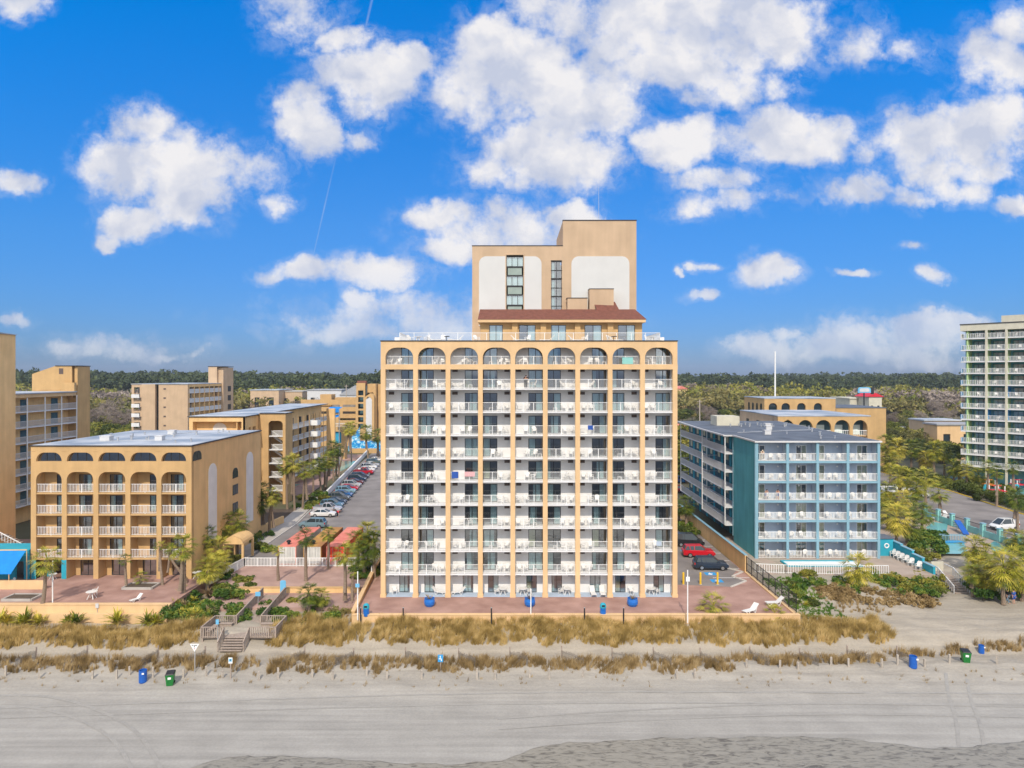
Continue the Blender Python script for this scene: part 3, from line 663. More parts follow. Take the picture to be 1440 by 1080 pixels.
for k in range(11):
    z0 = k * FH + (.062 if k == 0 else .002)
    for i in range(9):
        x = door_x(i, k)
        DV[rng.randrange(len(DV))].put((x, YF + DEP + .03, z0), scl=(.72 if k == 0 else 1, 1, 1), parent=HT)
        a, b_ = cols[i] + CW / 2, cols[i + 1] - CW / 2
        if k < 10: VENT.put((a + .12 if i % 2 == 0 else b_ - .74, YF + DEP, z0 + 1.98), parent=HT)
        if k > 0: RLS[rng.randrange(3)].put((a, YF + (.2 if k < 10 else .56), z0), parent=HT)
        # furniture: mostly on the side away from the door
        fl = CARD[k]; bay = ORD[i]
        lo, hi = (a + .35, b_ - .35)
        if k == 0:
            s = 1 if i % 2 else -1
            cx = (hi - .55) if i % 2 else (lo + .55)
            if i in (1, 2):
                CH['lounger'].put((cx, YF + 1.0, z0), rz=R(78 if i == 1 else -78) , label='white plastic lounge chair, ground floor patio, %s bay from left of the tall hotel' % bay, cat='lounge chair', group='white patio furniture of the tall hotel')
            elif i in (3, 4, 5, 8):
                CH['rtable'].put((cx, YF + .95, z0), label='round white table on the ground floor patio, %s bay of the tall hotel' % bay, cat='table', group='white patio furniture of the tall hotel')
                CH['chair'].put((cx - .75 * s, YF + 1.0, z0), rz=R(90 * -s + 20), label='white chair beside round table, ground floor patio, %s bay of the tall hotel' % bay, cat='chair', group='white balcony chairs of the tall hotel')
            elif i == 6:
                for q, ds in ((1.6, 'left'), (2.75, 'right')):
                    CH['lounger'].put((a + q, YF + .75, z0), rz=R(rng.uniform(-6, 6)), label='%s of two white loungers facing the sea, seventh ground floor patio' % ds, cat='lounge chair', group='white patio furniture of the tall hotel')
            else:
                CH['chair'].put((cx, YF + 1.1, z0), rz=R(rng.uniform(-25, 25)), label='single white chair on the ground floor patio, %s bay of the tall hotel' % bay, cat='chair', group='white balcony chairs of the tall hotel')
            continue
        nch = 2 if rng.random() < .93 else 1
        side = lo if i % 2 == 0 else hi
        sg = 1 if i % 2 == 0 else -1
        if rng.random() < .25: side += sg * .9
        for q in range(nch):
            cx = side + sg * (q * rng.uniform(.75, 1.0) + rng.uniform(0, .2)); cx = min(max(cx, lo), hi)
            ds = ('left' if (q == 0) == (sg > 0) else 'right') + '-hand' if nch == 2 else 'only'
            if rng.random() < .55: rz = R(rng.uniform(-35, 35))
            else: rz = R(rng.choice([-80, 80]) + rng.uniform(-20, 20))
            CH['chair'].put((cx, YF + rng.uniform(.85, 1.15), z0), rz=rz, label='%s white plastic chair, %s floor balcony, %s bay of the tall hotel' % (ds, fl, bay), cat='chair', group='white balcony chairs of the tall hotel')
            chairs_n += 1
        if rng.random() < .35 and nch == 2:
            cx = min(max(side + sg * 2.0, lo), hi)
            CH['table'].put((cx, YF + .8, z0), label='small white side table, %s floor balcony, %s bay of the tall hotel' % (fl, bay), cat='side table', group='white patio furniture of the tall hotel')
# penthouse: front range under a terracotta mansard roof
PY = 86.2; RZ = 30.46
px0, px1 = xat(676, PY), xat(903, PY)
mb = MB()
dxs = [(688, 707), (730, 753), (775, 796), (822, 846), (869, 893)]
holes = [(xat(a, PY), xat(b_, PY), RZ, zat(457, PY)) for a, b_ in dxs]
mb.wall(px0, px1, RZ, zat(448, PY), PY, PY + .3, holes)
mb.box(px0, px0 + .3, PY + .3, PY + 5, RZ, 33.6); mb.box(px1 - .3, px1, PY + .3, PY + 5, RZ, 33.6)
for a in (724, 764, 812, 858): mb.box(xat(a, PY) - .35, xat(a, PY) + .35, PY - .35, PY - .002, RZ, zat(452, PY))
mb.build('penthouse_wall', M['peach_b'], HT)
mb = MB(); mb.box(px0 + .3, px1 - .3, PY + 2.8, PY + 3, RZ, 33.4); mb.build('penthouse_room_wall', M['room'], HT)
for (a, b_) in dxs:
    w = xat(b_, PY) - xat(a, PY); h = zat(457, PY) - RZ
    glazed_unit(w, h, 2, 'curtain', rng.choice([(0, 1), (0, .5), (.5, 1)]), name='terrace_door').put((xat(a, PY), PY + .05, RZ + .002), parent=HT)
ze, zt = zat(450, PY), zat(435, 88.5)
ex0, ex1 = xat(672, PY - .8), xat(908, PY - .8)
mb = MB(); mb.box(ex0, ex1, PY - .9, PY + 5, ze - .35, ze); mb.build('eaves_fascia', M['peach'], HT)
mb = MB(); tx1 = xat(893, 88.5); tx0 = ex0 + .1
mb.add([(ex0, PY - .95, ze), (ex1 + .1, PY - .95, ze), (tx1, 88.5, zt), (tx0, 88.5, zt), (ex0, 91, ze), (ex1 + .1, 91, ze), (tx1, 91, zt), (tx0, 91, zt)], [(0, 1, 2, 3), (1, 5, 6, 2), (3, 2, 6, 7), (4, 0, 3, 7)])
cx0, cx1, cx2, cx3 = xat(840, 88), xat(872, 88), xat(864, 90), xat(833, 90)
mb.add([(cx0, 88.0, zt - .3), (cx1, 88.0, zt - .3), (cx2, 89.6, zt + 1.1), (cx3, 89.6, zt + 1.25)], [(0, 1, 2, 3)])
mb.build('mansard_roof', M['mansard'], HT)
TY = 91.0
tl, tm, tr = xat(664, TY), xat(786.8, TY), xat(895, TY)
zl, zh = zat(346, TY), zat(310.5, TY)
mb = MB(); h1 = (xat(712, TY), xat(736, TY), 33.6, zat(359, TY)); h2 = (xat(775, TY), xat(790, TY), 33.4, zat(366, TY))
mb.wall(tl, xat(791.5, TY), RZ, zl, TY, TY + .4, [h1, h2]); mb.wall(xat(791.5, TY), tr, RZ, zh, TY, TY + .4)
mb.box(tl, tl + .3, TY + .4, 107, RZ, zl); mb.box(xat(791.5, TY), xat(791.5, TY) + .3, TY + .4, 104, zl, zh); mb.box(tr - .3, tr, TY + .4, 107, RZ, zh)
mb.box(tl + .3, tr - .3, 106.7, 107, RZ, zl); mb.box(tl + .3, xat(791.5, TY), TY + .4, 106.7, zl - .3, zl - .02)
mb.box(xat(791.5, TY) + .3, tr - .3, TY + .4, 104, zh - .3, zh - .02); mb.box(xat(791.5, TY) + .3, tr - .3, 104, 104.3, zl, zh)
mb.build('tower_wall', M['tan'], HT)
mb = MB(); mb.box(tl - .04, xat(791.5, TY), TY - .05, TY + .45, zl, zl + .1); mb.box(xat(791.5, TY) - .04, tr + .04, TY - .05, TY + .45, zh, zh + .13); mb.build('tower_coping', M['darkcap'], HT)
mb = MB()
yb = TY - .06
pa, pb = xat(673.5, TY), xat(761.5, TY); wa_, wb_ = h1[0] - .12, h1[1] + .12; zb, zp = 33.0, zat(360.5, TY)
r = 1.0
def corner_panel(x0, x1, left, right):
    poly = [(x0, zb), (x1, zb)]
    if right: poly += [(x1 - r + r * math.cos(t), zp - r + r * math.sin(t)) for t in [math.pi / 2 * i / 8 for i in range(9)]]
    else: poly += [(x1, zp)]
    if left: poly += [(x0 + r + r * math.cos(t), zp - r + r * math.sin(t)) for t in [math.pi / 2 * (1 + i / 8) for i in range(9)]]
    else: poly += [(x0, zp)]
    mb.prism_y(poly, yb, TY - .002)
corner_panel(pa, wa_, True, False); corner_panel(wb_, pb, False, True); corner_panel(xat(803.5, TY), xat(885, TY), True, True)
mb.build('white_wall_panel', M['panel'], HT)
mb = MB()
mb.box(h1[0], h1[1], TY + 2.6, TY + 2.8, 33, zl - .4); mb.box(h2[0], h2[1], TY + 2.6, TY + 2.8, 33, zl - .4); mb.build('stairwell_wall', M['room'], HT)
W3 = glazed_unit(h1[1] - h1[0], 1.32, 3, 'curtain', (0, 1), name='tower_window')
for i, (py, ph) in enumerate([(375, 14), (402, 14), (429, 14)]):
    z = zat(py, TY); W3.put((h1[0], TY - .05, z), parent=HT)
    mb = MB(); mb.box(h1[0], h1[1], TY - .04, TY + .1, z - .14, z - .003); mb.box(h1[0], h1[1], TY - .06, TY + .1, z - 1.24, z - 1.12); mb.build('window_sill', M['frame'], HT)
    mb = MB(); mb.box(h1[0] + .2, h1[1] - .2, TY + .02, TY + .08, z - 1.1, z - .15); mb.build('spandrel_panel', M['sage'], HT)
mb = MB(); mb.box(h1[0] - .12, h1[0], TY - .08, TY - .002, 33, zat(358, TY)); mb.box(h1[1], h1[1] + .12, TY - .08, TY - .002, 33, zat(358, TY)); mb.box(h1[0] - .12, h1[1] + .12, TY - .1, TY - .003, zat(358.6, TY), zat(357.4, TY)); mb.build('window_surround', M['tan'], HT)
W4 = glazed_unit(h2[1] - h2[0], 2.25, 2, 'curtain', (0, .35), name='stair_window')
for py in (391.5, 416.5, 441): W4.put((h2[0], TY + .04, zat(py, TY)), parent=HT)
mb = MB()
for py in (366.5, 379.8, 391.5, 404.5, 416.5, 430): mb.box(h2[0] - .04, h2[1] + .04, TY - .06, TY + .03, zat(py, TY) - .1, zat(py, TY)); 
mb.build('window_bar', M['frame'], HT)
# roof plant boxes
mb = MB(); y = 89.0; mb.box(xat(798, y), xat(826, y), y, y + 1.6, 33.5, zat(419.5, y)); mb.box(xat(829, y), xat(863, y), y, y + 1.7, 33.5, zat(406.5, y)); mb.build('roof_plant_box', M['tan'], HT)
mb = MB(); mb.box(xat(797, y), xat(826.5, y), y - .05, y + 1.6, zat(419.5, y), zat(418.5, y)); mb.box(xat(828.5, y), xat(863.5, y), y - .05, y + 1.7, zat(406.5, y), zat(405.6, y)); mb.build('plant_box_cap', M['darkcap'], HT)
mb = MB(); xm = xat(842, 95); mb.tube((xm, 95, zh), (xm, 95, zat(262, 95)), .035, .02, 6)
for a in (788, 834, 851): mb.tube((xat(a, 95), 95, zh - .2), (xat(a, 95), 95, zh + rng.uniform(1, 2.6)), .02, .012, 5)
mb.build('antenna', M['steel'], HT)
# terrace railing
ry = YF + 1.3
rl = railing(3.6, 1.12, [0.03, 1.8], .12)
x = xat(562, ry); xe = xat(928, ry); n = round((xe - x) / 3.6)
for i in range(n): rl.put((x + i * (xe - x) / n, ry, RZ), scl=((xe - x) / n / 3.6, 1, 1), parent=HT)
r2 = railing(8.5, 1.12, [0.03, 4.2], .12)
r2.put((x, ry + .05, RZ), rz=R(90), parent=HT); r2.put((xe, ry + .05, RZ), rz=R(90), parent=HT)
mb = MB(); mb.box(xat(555, ry), xat(562, ry) - .05, ry, ry + .9, RZ, RZ + .55); mb.box(xat(928, ry) + .06, xat(934, ry), ry, ry + .9, RZ, RZ + .55); mb.build('roof_vent_box', M['white'], HT)
mb = MB()
for px in (628, 863): mb.tube((xat(px, YF), YF - .02, 30.58), (xat(px, YF), YF - .02, 31.0), .04, n=6); mb.bar((xat(px, YF) - .3, YF - .15, 31.0), (xat(px, YF) + .35, YF - .15, 31.05), .1)
mb.build('roof_floodlight', M['black'], HT)
G = 'white furniture on the roof terrace'
for j, (px, kk, rz) in enumerate([(577, 'chair', 60), (588, 'rtable', 0), (600, 'chair', -60), (610, 'lounger', 90), (623, 'chair', 0), (633, 'table', 0), (642, 'lounger', -80), (670, 'chair', 40), (728, 'lounger', 85), (742, 'chair', -40), (770, 'lounger', -90), (808, 'lounger', 90), (822, 'chair', -70), (857, 'chair', 70), (864, 'lounger', 80), (918, 'rtable', 0), (911, 'chair', 60)]):
    nm = {'chair': 'chair', 'rtable': 'round table', 'table': 'side table', 'lounger': 'lounge chair'}[kk]
    yy = PY - 2.2; CH[kk].put((xat(px, yy), yy, RZ), rz=R(rz), label='white plastic %s on the roof terrace, %s piece from the left' % (nm, (ORD + ['thirteenth', 'fourteenth', 'fifteenth', 'sixteenth', 'seventeenth'])[j]), cat=nm, group=G)
# ================================================================ left beachfront hotel (arched windows)
def arch_glass(w, h, r, name, m='frame', nm=2, gl='glassd'):
    def f():
        mb = MB(); n = 8
        pts = [(0, 0), (w, 0)] + [(w - r + r * math.cos(t), h - r + r * math.sin(t)) for t in [math.pi / 2 * i / n for i in range(n + 1)]] + [(r + r * math.cos(t), h - r + r * math.sin(t)) for t in [math.pi / 2 * (1 + i / n) for i in range(n + 1)]]
        for a, b_ in zip(pts, pts[1:] + pts[:1]): mb.bar((a[0], 0, a[1]), (b_[0], 0, b_[1]), .09, .09, up=(0, 1, 0))
        for i in range(1, nm + 1): x = w * i / (nm + 1); mb.box(x - .04, x + .04, -.035, .04, .03, h - .04)
        o = mb.build(name, M[m]); g = MB(); g.add([(x, .01, z) for x, z in pts], [tuple(range(len(pts)))]); g.build('glass_pane', M[gl], o)
        return o
    return Proto(f)
B1 = thing('arched_hotel', (-52, 88.6, 0), 'low peach hotel with five arched balcony columns and half-round top windows', 'hotel')
yf = 88.6; k_ = yf / F
bays = [((a - 720) * k_, (b_ - 720) * k_) for a, b_ in [(50.7, 86.7), (93.7, 131.2), (138.2, 176.2), (183.2, 220), (226.7, 261.7)]]
xl, xr = (43.3 - 720) * k_, (269.3 - 720) * k_
lv = [0, 2.68, 5.6, 8.4, 11.17]; RT = 17.2
mb = MB(); xx = xl
for a, b_ in bays: mb.box(xx, a, yf, yf + .7, 0, 13.88); xx = b_
mb.box(xx, xr, yf, yf + .7, 0, 13.88)
for a, b_ in bays: mb.spandrel(a, b_, 13.87, 14.3, 1.0, yf, yf + .7, 1.1)
xx = xl
for a, b_ in bays: mb.box(xx, a, yf, yf + .7, 13.88, 14.3); xx = b_
mb.box(xx, xr, yf, yf + .7, 13.88, 14.3); mb.box(xl, xr, yf, yf + .7, 14.3, 15.24)
xx = xl
for a, b_ in bays: mb.box(xx, a, yf, yf + .7, 15.24, 16.5); mb.spandrel(a, b_, 16.4, 16.52, 1.05, yf, yf + .7, 1.1); xx = b_
mb.box(xx, xr, yf, yf + .7, 15.24, 16.5); mb.box(xl, xr, yf, yf + .7, 16.52, RT)
mb.build('arcade', M['peach_b'], B1)
mb = MB()
for z in lv[1:]:
    for a, b_ in bays: mb.box(a, b_, yf + .06, yf + 2, z - .2, z)
mb.build('balcony_slab', M['peach_b'], B1)
mb = MB()
D1 = [glazed_unit(1.7, 2.15, 2, 'curtain', c, z0=.06) for c in [(0, .4), (.55, 1), (0, 0)]]
for i, (a, b_) in enumerate(bays):
    for j, z in enumerate(lv):
        top = lv[j + 1] - .2 if j < 4 else 14.28
        if j == 0: h = [((a + b_) / 2 - 1.0, (a + b_) / 2 + 1.0, 0, 2.3)]
        else: xd = {0: b_ - 1.75, 1: a + .55, 2: a + .5, 3: b_ - 1.75, 4: a + .4}[i]; h = [(xd, xd + 1.7, z, z + 2.15)]
        mb.wall(a - .15, b_ + .15, z, top, yf + 1.7, yf + 1.85, h)
        if j: D1[(i * 3 + j) % 3].put((xd, yf + 1.74, z + .003), parent=B1)
for i, (a, b_) in enumerate(bays): mb.box(a - .2, a, yf + .7, yf + 1.7, 0, 14.3); mb.box(b_, b_ + .2, yf + .7, yf + 1.7, 0, 14.3)
mb.build('balcony_back_wall', M['peach_b'], B1)
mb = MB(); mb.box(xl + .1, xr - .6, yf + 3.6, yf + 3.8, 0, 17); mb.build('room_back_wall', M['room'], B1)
mb = MB()
for z in lv[1:] + [14.4]: mb.box(xl + .1, xr - .6, yf + 1.9, yf + 3.6, z - .2, z)
mb.build('room_floor', M['room'], B1)
mb = MB(); mb.box(xr - .5, xr, yf + .7, 113, 0, RT); mb.box(xl, xl + .4, yf + .7, 113, 0, RT); mb.box(xl + .4, xr - .5, 112.6, 113, 0, RT)
mb.build('side_wall', M['ochre'], B1)
SD = glazed_unit(2.0, 2.3, 2, None, frame='frame', name='patio_door', glass='glassd')
for i, (a, b_) in enumerate(bays):
    if i: SD.put(((a + b_) / 2 - 1, yf + 1.73, .003), parent=B1)
mb = MB(); a, b_ = bays[0]; mb.box(a - .6, a, yf - .04, yf + .74, .003, 2.45); mb.box(b_, b_ + .62, yf - .04, yf + .74, .003, 2.45); mb.box(a + .3, a + 1.2, yf + 1.1, yf + 1.66, .003, 1.6); mb.build('cyan_doorway', M['tealb'], B1)
RA = {}
for i, (a, b_) in enumerate(bays):
    for z in lv[1:]:
        key = round(b_ - a, 2)
        if key not in RA: RA[key] = railing(b_ - a, 1.12, [1.8], .19, bal=.045)
        RA[key].put((a, yf + .22, z + .002), parent=B1)
WA = {}
for a, b_ in bays:
    key = round(b_ - a, 2)
    if key not in WA: WA[key] = arch_glass(b_ - a, 1.14, 1.05, 'arched_window')
    WA[key].put((a, yf + .45, 15.26), parent=B1)
mb = MB(); mb.box(xl - .15, xr + .15, yf - .12, 113.15, RT, RT + .12); mb.build('roof_coping', M['darkcap'], B1)
mb = MB(); mb.box(xl + .1, xr - .1, yf + .15, 112.9, RT + .122, RT + .16); mb.build('roof_membrane', M['roofmem'], B1)
RV = Proto(lambda: MB().tube((0, 0, 0), (0, 0, .45), .12, n=8).tube((0, 0, .45), (0, 0, .52), .2, n=8).build('roof_vent', M['steel']))
for j in range(16): RV.put((rng.uniform(xl + 3, xr - 2), rng.uniform(yf + 2, 110), RT + .16), scl=rng.uniform(.7, 1.4), parent=B1)
RU = Proto(lambda: MB().box(-.5, .5, -.5, .5, 0, .6).box(-.55, .55, -.55, .55, .6, .68).build('roof_hatch', M['greywall']))
for j in range(4): RU.put((rng.uniform(xl + 5, xr - 4), rng.uniform(yf + 5, 108), RT + .16), parent=B1)
for (xa, ya, xb, yb2) in ((xl + 6, yf + 5, xr - 6, yf + 7), (xl + 9, yf + 12, xl + 12, yf + 20)): MB().bar((xa, ya, RT + .2), (xb, yb2, RT + .2), .08).build('roof_pipe', M['steel'], B1)
# long side: white arch panels and windows, built on the right-hand face
xf = fxf(xr, 0, 90)
def sidef(y0, y1, z0, z1, m, nm, r): mb = MB(xf); mb.arch_panel(y0, y1, z0, z1, r, -.06, .02); return mb.build(nm, m, B1)
sidef(93.5, 96.1, 3.2, 14.2, M['whitewall'], 'white_arch_panel', 1.25); sidef(106.8, 109.6, 3.2, 14.3, M['whitewall'], 'white_arch_panel', 1.35)
def side_window(parent, X, y0, w, z0, h, r=None, ang=90, nm='side_window'):
    mb = MB(fxf(X, 0, ang)); mb.arch_panel(y0 - .08, y0 + w + .08, z0 - .08, z0 + h + .08, r or .02, -.05, .02); o = mb.build(nm, M['frame'], parent)
    g = MB(fxf(X, 0, ang)); g.arch_panel(y0, y0 + w, z0, z0 + h, (r or .02), -.07, -.052); g.build('glass_pane', M['carglass'], o)
    g = MB(fxf(X, 0, ang)); g.box(y0 + w / 2 - .04, y0 + w / 2 + .04, -.09, -.072, z0, z0 + h); g.build('mullion', M['frame'], o); return o
side_window(B1, xr, 89.0, 2.3, 15.3, 1.05, .8)
for z in (11.1, 8.6, 5.9): side_window(B1, xr, 101.7, 1.8, z, 1.35, .85 if z > 11 else None)
# entrance canopy and blue awning shelter at the far left
cn = thing('entrance_canopy', (-39.5, 97.5, 0), 'small ochre barrel-vaulted entrance canopy on posts beside the left hotel', 'canopy'); mb = MB(); n = 10
x0c, y0c = -40.7, 96.2
for i in range(n):
    a0, a1 = math.pi * i / n, math.pi * (i + 1) / n
    p = [(x0c + 1.4 - 1.4 * math.cos(t), 2.6 + 1.1 * math.sin(t)) for t in (a0, a1)]
    mb.add([(p[0][0], y0c, p[0][1]), (p[1][0], y0c, p[1][1]), (p[1][0], y0c + 4, p[1][1]), (p[0][0], y0c + 4, p[0][1])], [(0, 1, 2, 3)])
mb.prism_y([(x0c + 1.4 - 1.4 * math.cos(math.pi * i / n), 2.6 + 1.1 * math.sin(math.pi * i / n)) for i in range(n + 1)], y0c, y0c + .12)
mb.build('vault', M['ochre'], cn); mb = MB()
for x in (x0c + .1, x0c + 2.7):
    for y in (y0c + .2, y0c + 3.8): mb.box(x - .15, x + .15, y - .15, y + .15, -.2, 2.65)
mb.build('post', M['ochre'], cn)
aw = thing('awning', (-60, 86, 0), 'blue canvas awning over the snack terrace at the left edge', 'awning')
A = [at(-60, 800, 2.6), at(-10, 802, 2.2), at(19, 803, 1.7), at(42, 778, 2.6), at(43, 773, 3.1), at(-60, 788, 3.6)]
a0 = xat(-60, 85); mb = MB()
mb.add([(-69, 84.3, 1.9), (-61.9, 84.3, 1.9), (-62.4, 87.6, 3.9), (-69, 87.6, 3.9), (-69, 84.3, 1.84), (-61.9, 84.3, 1.84), (-62.4, 87.6, 3.84), (-69, 87.6, 3.84)], [(0, 1, 2, 3), (7, 6, 5, 4), (0, 4, 5, 1), (1, 5, 6, 2), (3, 2, 6, 7)])
mb.build('canopy', M['awning'], aw); mb = MB()
for x in (-68.5, -62.2): mb.tube((x, 84.4, 0), (x, 84.4, 1.85), .05); mb.tube((x, 87.5, 0), (x, 87.5, 3.85), .05)
mb.bar((-69, 87.7, 3.95), (-62.3, 87.7, 4.0), .12); mb.build('frame', M['peach'], aw)
sb = thing('snack_bar', (-66, 89, 0), 'cyan fronted snack bar under the blue awning at the far left', 'kiosk')
mb = MB(); mb.wall(-72, -62.6, 0, 3.6, 88.5, 88.8, [(-71, -68.4, .9, 2.6), (-67.4, -65.2, .9, 2.6), (-64.4, -63.3, 0, 2.3)]); mb.box(-72, -71.7, 88.8, 92, 0, 3.6); mb.box(-62.9, -62.6, 88.8, 92, 0, 3.6); mb.box(-72, -62.6, 88.4, 92, 3.6, 3.8); mb.build('wall', M['tealb'], sb)
mb = MB(); mb.box(-71.7, -62.9, 90.5, 90.7, 0, 3.6); mb.build('inner_wall', M['room'], sb)
rwall([(-66, 84.4, 0), (-57.6, 84.4, 0)], 1.05, .3, M['peach'], 'knee-high cream wall beside the blue awning and palm')
CH['chair'].put(at(16, 824, 0) + (.01,), rz=R(-30), label='white plastic chair on the brick terrace near the blue awning', cat='chair', group='white chairs on the left terrace')
CH['rtable'].put(at(129, 842, 0) + (.01,), scl=1.2, label='white round table on the brick terrace before the arched hotel', cat='table')
CH['chair'].put(at(133, 837, 0) + (.01,), rz=R(-60), label='white chair tucked against the round table on the left brick terrace', cat='chair', group='white chairs on the left terrace')
CH['lounger'].put(at(192, 845, 0) + (.01,), scl=.8, rz=R(-25), label='white low lounge chair alone on the left brick terrace', cat='lounge chair')
CH['rtable'].put(at(277, 813, 0) + (.01,), scl=1.1, label='white round table at the right corner of the arched hotel', cat='table')
CH['rtable'].put(at(74, 815, 0) + (.01,), label='white table at the cyan doorway behind the leftmost palm', cat='table')
for px, py, w, lab in ((31, 842, 3.4, 'rectangular soil bed with stone edging on the left brick terrace'), (198, 826, 3.6, 'square stone-edged planting bed holding the small sago palm')):
    x, y = at(px, py, 0); t = thing('planting_bed', (x, y, 0), lab, 'planter'); mb = MB()
    for a, b_ in (((-w/2, -.9), (w/2, -.9)), ((w/2, -.9), (w/2, 1.1)), ((w/2, 1.1), (-w/2, 1.1)), ((-w/2, 1.1), (-w/2, -.9))): mb.bar((x + a[0], y + a[1], .14), (x + b_[0], y + b_[1], .14), .22, .27)
    mb.build('edging', M['conc'], t); mb = MB(); mb.box(x - w / 2 + .1, x + w / 2 - .1, y - .8, y + 1.0, .01, .2); mb.build('soil', M['soil'], t)
# ================================================================ gallery hotel generator
def gallery(parent, X, y0, y1, levels, ang, mwall, mrail, bay=4.0, dep=1.6, posts=True, postm=None, off=0, door=True, endrail=True):
    """balcony galleries on a side face; local x along the face, local y into the building"""
    L = y1 - y0; base = fxf(X, y0, ang) if ang == 90 else fxf(X, y1, ang)
    for z in levels:
        mb = MB(base); mb.box(0, L, 0, dep, z - .18, z); mb.build('gallery_slab', M['slab'], parent)
        mb = MB(base); mb.box(0, L, .03, .09, z + 1.02, z + 1.1); n = int(L / .22)
        for i in range(n + 1): x = L * i / n; mb.box(x - .03, x + .03, .035, .075, z, z + 1.02)
        if endrail:
            mb.box(0, .06, .09, dep - .1, z + 1.02, z + 1.1)
            for i in range(6): mb.box(.01, .05, .15 + i * .22, .2 + i * .22, z, z + 1.02)
        mb.build('gallery_railing', M[mrail], parent)
    if posts:
        mb = MB(base); n = max(1, round(L / bay))
        for i in range(n + 1): x = min(L - .1, max(.1, L * i / n)); mb.box(x - .1, x + .1, -.12, -.002, levels[0] - .1, levels[-1] + 2.6)
        mb.build('gallery_post', M[postm or mrail], parent)
def door_row(parent, X, y0, y1, levels, ang, bay, frame='frame', dep=1.6, n_max=99, wd=1.0, gl='glassd', name='gallery_door'):
    L = y1 - y0; P = None
    key = (wd, frame)
    for z in levels:
        n = int(L / bay)
        for i in range(n):
            base = fxf(X, y0, ang) if ang == 90 else fxf(X, y1, ang)
            p = base @ Vector((bay * (i + .5), dep - .05, z + .003))
            GD.setdefault(key, Proto(lambda: (lambda m: m.build(name, M[frame]))(MB().box(-wd / 2, wd / 2, -.02, .03, 0, 2.05))))
            GD[key].put(p, rz=R(ang), parent=parent)
GD = {}
# ---- middle-left hotel with the open stair tower
B2 = thing('stair_tower_hotel', (-55, 133, 0), 'peach hotel with open stair tower and grey railed galleries behind the palms', 'hotel')
lv2 = [0.1, 2.8, 5.6, 8.4, 11.2, 14.0]; R2 = 18.3
xf0 = (266 - 720) * 133 / F
mb = MB(); mb.wall(xf0, -52, 0, R2 - .9, 134.5, 134.9, []); mb.box(xf0, -52, 133, 134.9, R2 - .9, R2); mb.box(xf0, xf0 + .7, 133, 134.5, 0, R2 - .9); mb.box(-52.7, -52, 133, 134.5, 0, R2 - .9)
mb.wall(133, 133.001, 0, 0, 0, 0, [])
mb.build('front_wall', M['ochre'], B2)
mb = MB(); mb.arch_panel(-58.9, -56.2, 13.6, 17.1, 1.3, 134.42, 134.499); mb.build('white_arch_panel', M['whitewall'], B2)
railing(11, 1.1, [2, 4, 6, 8], .3, bal=.05, name='roof_railing').put((xf0, 131.5, 13.7), parent=B2)
mb = MB(); mb.box(xf0, -52, 131, 134.5, 13.2, 13.7); mb.box(xf0, -52, 133, 134.4, 0, 13.2); mb.build('terrace_wall', M['peach_b'], B2)
xs2 = fxf(-52, 0, 90)
mb = MB(xs2); hs = []
for z in lv2[1:]:
    for a in (134.4, 137.0): hs.append((a, a + 1.6, z, z + 2.15))
mb.wall(133, 140, 0, R2, 0, .4, [(a, b_, c, d) for a, b_, c, d in hs])
for a in (134.4, 137.0): pass
mb.build('side_wall', M['ochre'], B2)
mb = MB(xs2); mb.box(133.2, 192, 1.6, 1.75, 0, R2 - .1); mb.build('corridor_wall', M['ochre'], B2)
mb = MB(); mb.box(-63, -53.8, 191.6, 192, 0, R2); mb.box(-63, -62.6, 134.9, 191.6, 0, R2); mb.build('rear_wall', M['tan'], B2)
mb = MB(); mb.box(-63.2, -51.7, 132.8, 192.2, R2, R2 + .14); mb.box(-51.7, -46.2, 139.8, 144.4, R2 + .25, R2 + .4); mb.build('roof_coping', M['darkcap'], B2)
mb = MB(); mb.box(-63, -51.9, 133, 192, R2 + .142, R2 + .2); mb.box(-51.9, -46.4, 140, 144.2, R2 + .402, R2 + .45); mb.build('roof_membrane', M['roofmem'], B2)
# stair tower
a, b_ = xat(377.5, 140), xat(397.5, 140); tx0, tx1 = -52, -46.45
mb = MB(); mb.box(tx0, a, 140, 140.5, 0, R2 + .25); mb.box(b_, tx1, 140, 140.5, 0, R2 + .25); mb.box(a, b_, 140, 140.5, 17.2, R2 + .25); mb.spandrel(a, b_, 17.1, 17.2, .8, 140, 140.5)
mb.box(tx1 - .4, tx1, 140.5, 144, 0, R2 + .25); mb.box(tx0, tx1, 144, 144.3, 0, R2 + .25); mb.build('stair_tower_wall', M['peach_b'], B2)
for z in lv2[1:]:
    mb = MB(); mb.box(a - .3, b_ + .2, 140.3, 141.6, z - .2, z); mb.build('stair_landing', M['slab'], B2)
    mb = MB(); mb.add([(a, 141.7, z), (a, 142.9, z), (b_ - .8, 142.9, z - 1.4), (b_ - .8, 141.7, z - 1.4), (a, 141.7, z - .25), (a, 142.9, z - .25), (b_ - .8, 142.9, z - 1.65), (b_ - .8, 141.7, z - 1.65)], [(0, 1, 2, 3), (7, 6, 5, 4), (0, 3, 7, 4), (1, 5, 6, 2)])
    mb.build('stair_flight', M['slab'], B2)
    mb = MB(); mb.box(a + .8, b_, 140.35, 140.4, z + 1, z + 1.08)
    for i in range(10): x = a + .9 + i * (b_ - a - .9) / 10; mb.box(x, x + .07, 140.35, 140.4, z, z + 1)
    mb.bar((a, 141.6, z + 1), (b_ - .8, 141.6, z - .4), .08)
    for i in range(9): t = i / 9; x = a + (b_ - .8 - a) * t; mb.box(x, x + .06, 141.57, 141.62, z - 1.4 * t, z + 1 - 1.4 * t)
    mb.build('stair_railing', M['white'], B2)
gallery(B2, -51.0, 145, 176, lv2[1:], 90, 'ochre', 'greywall', 4.4, 2.2, True, 'peach_b', endrail=False)
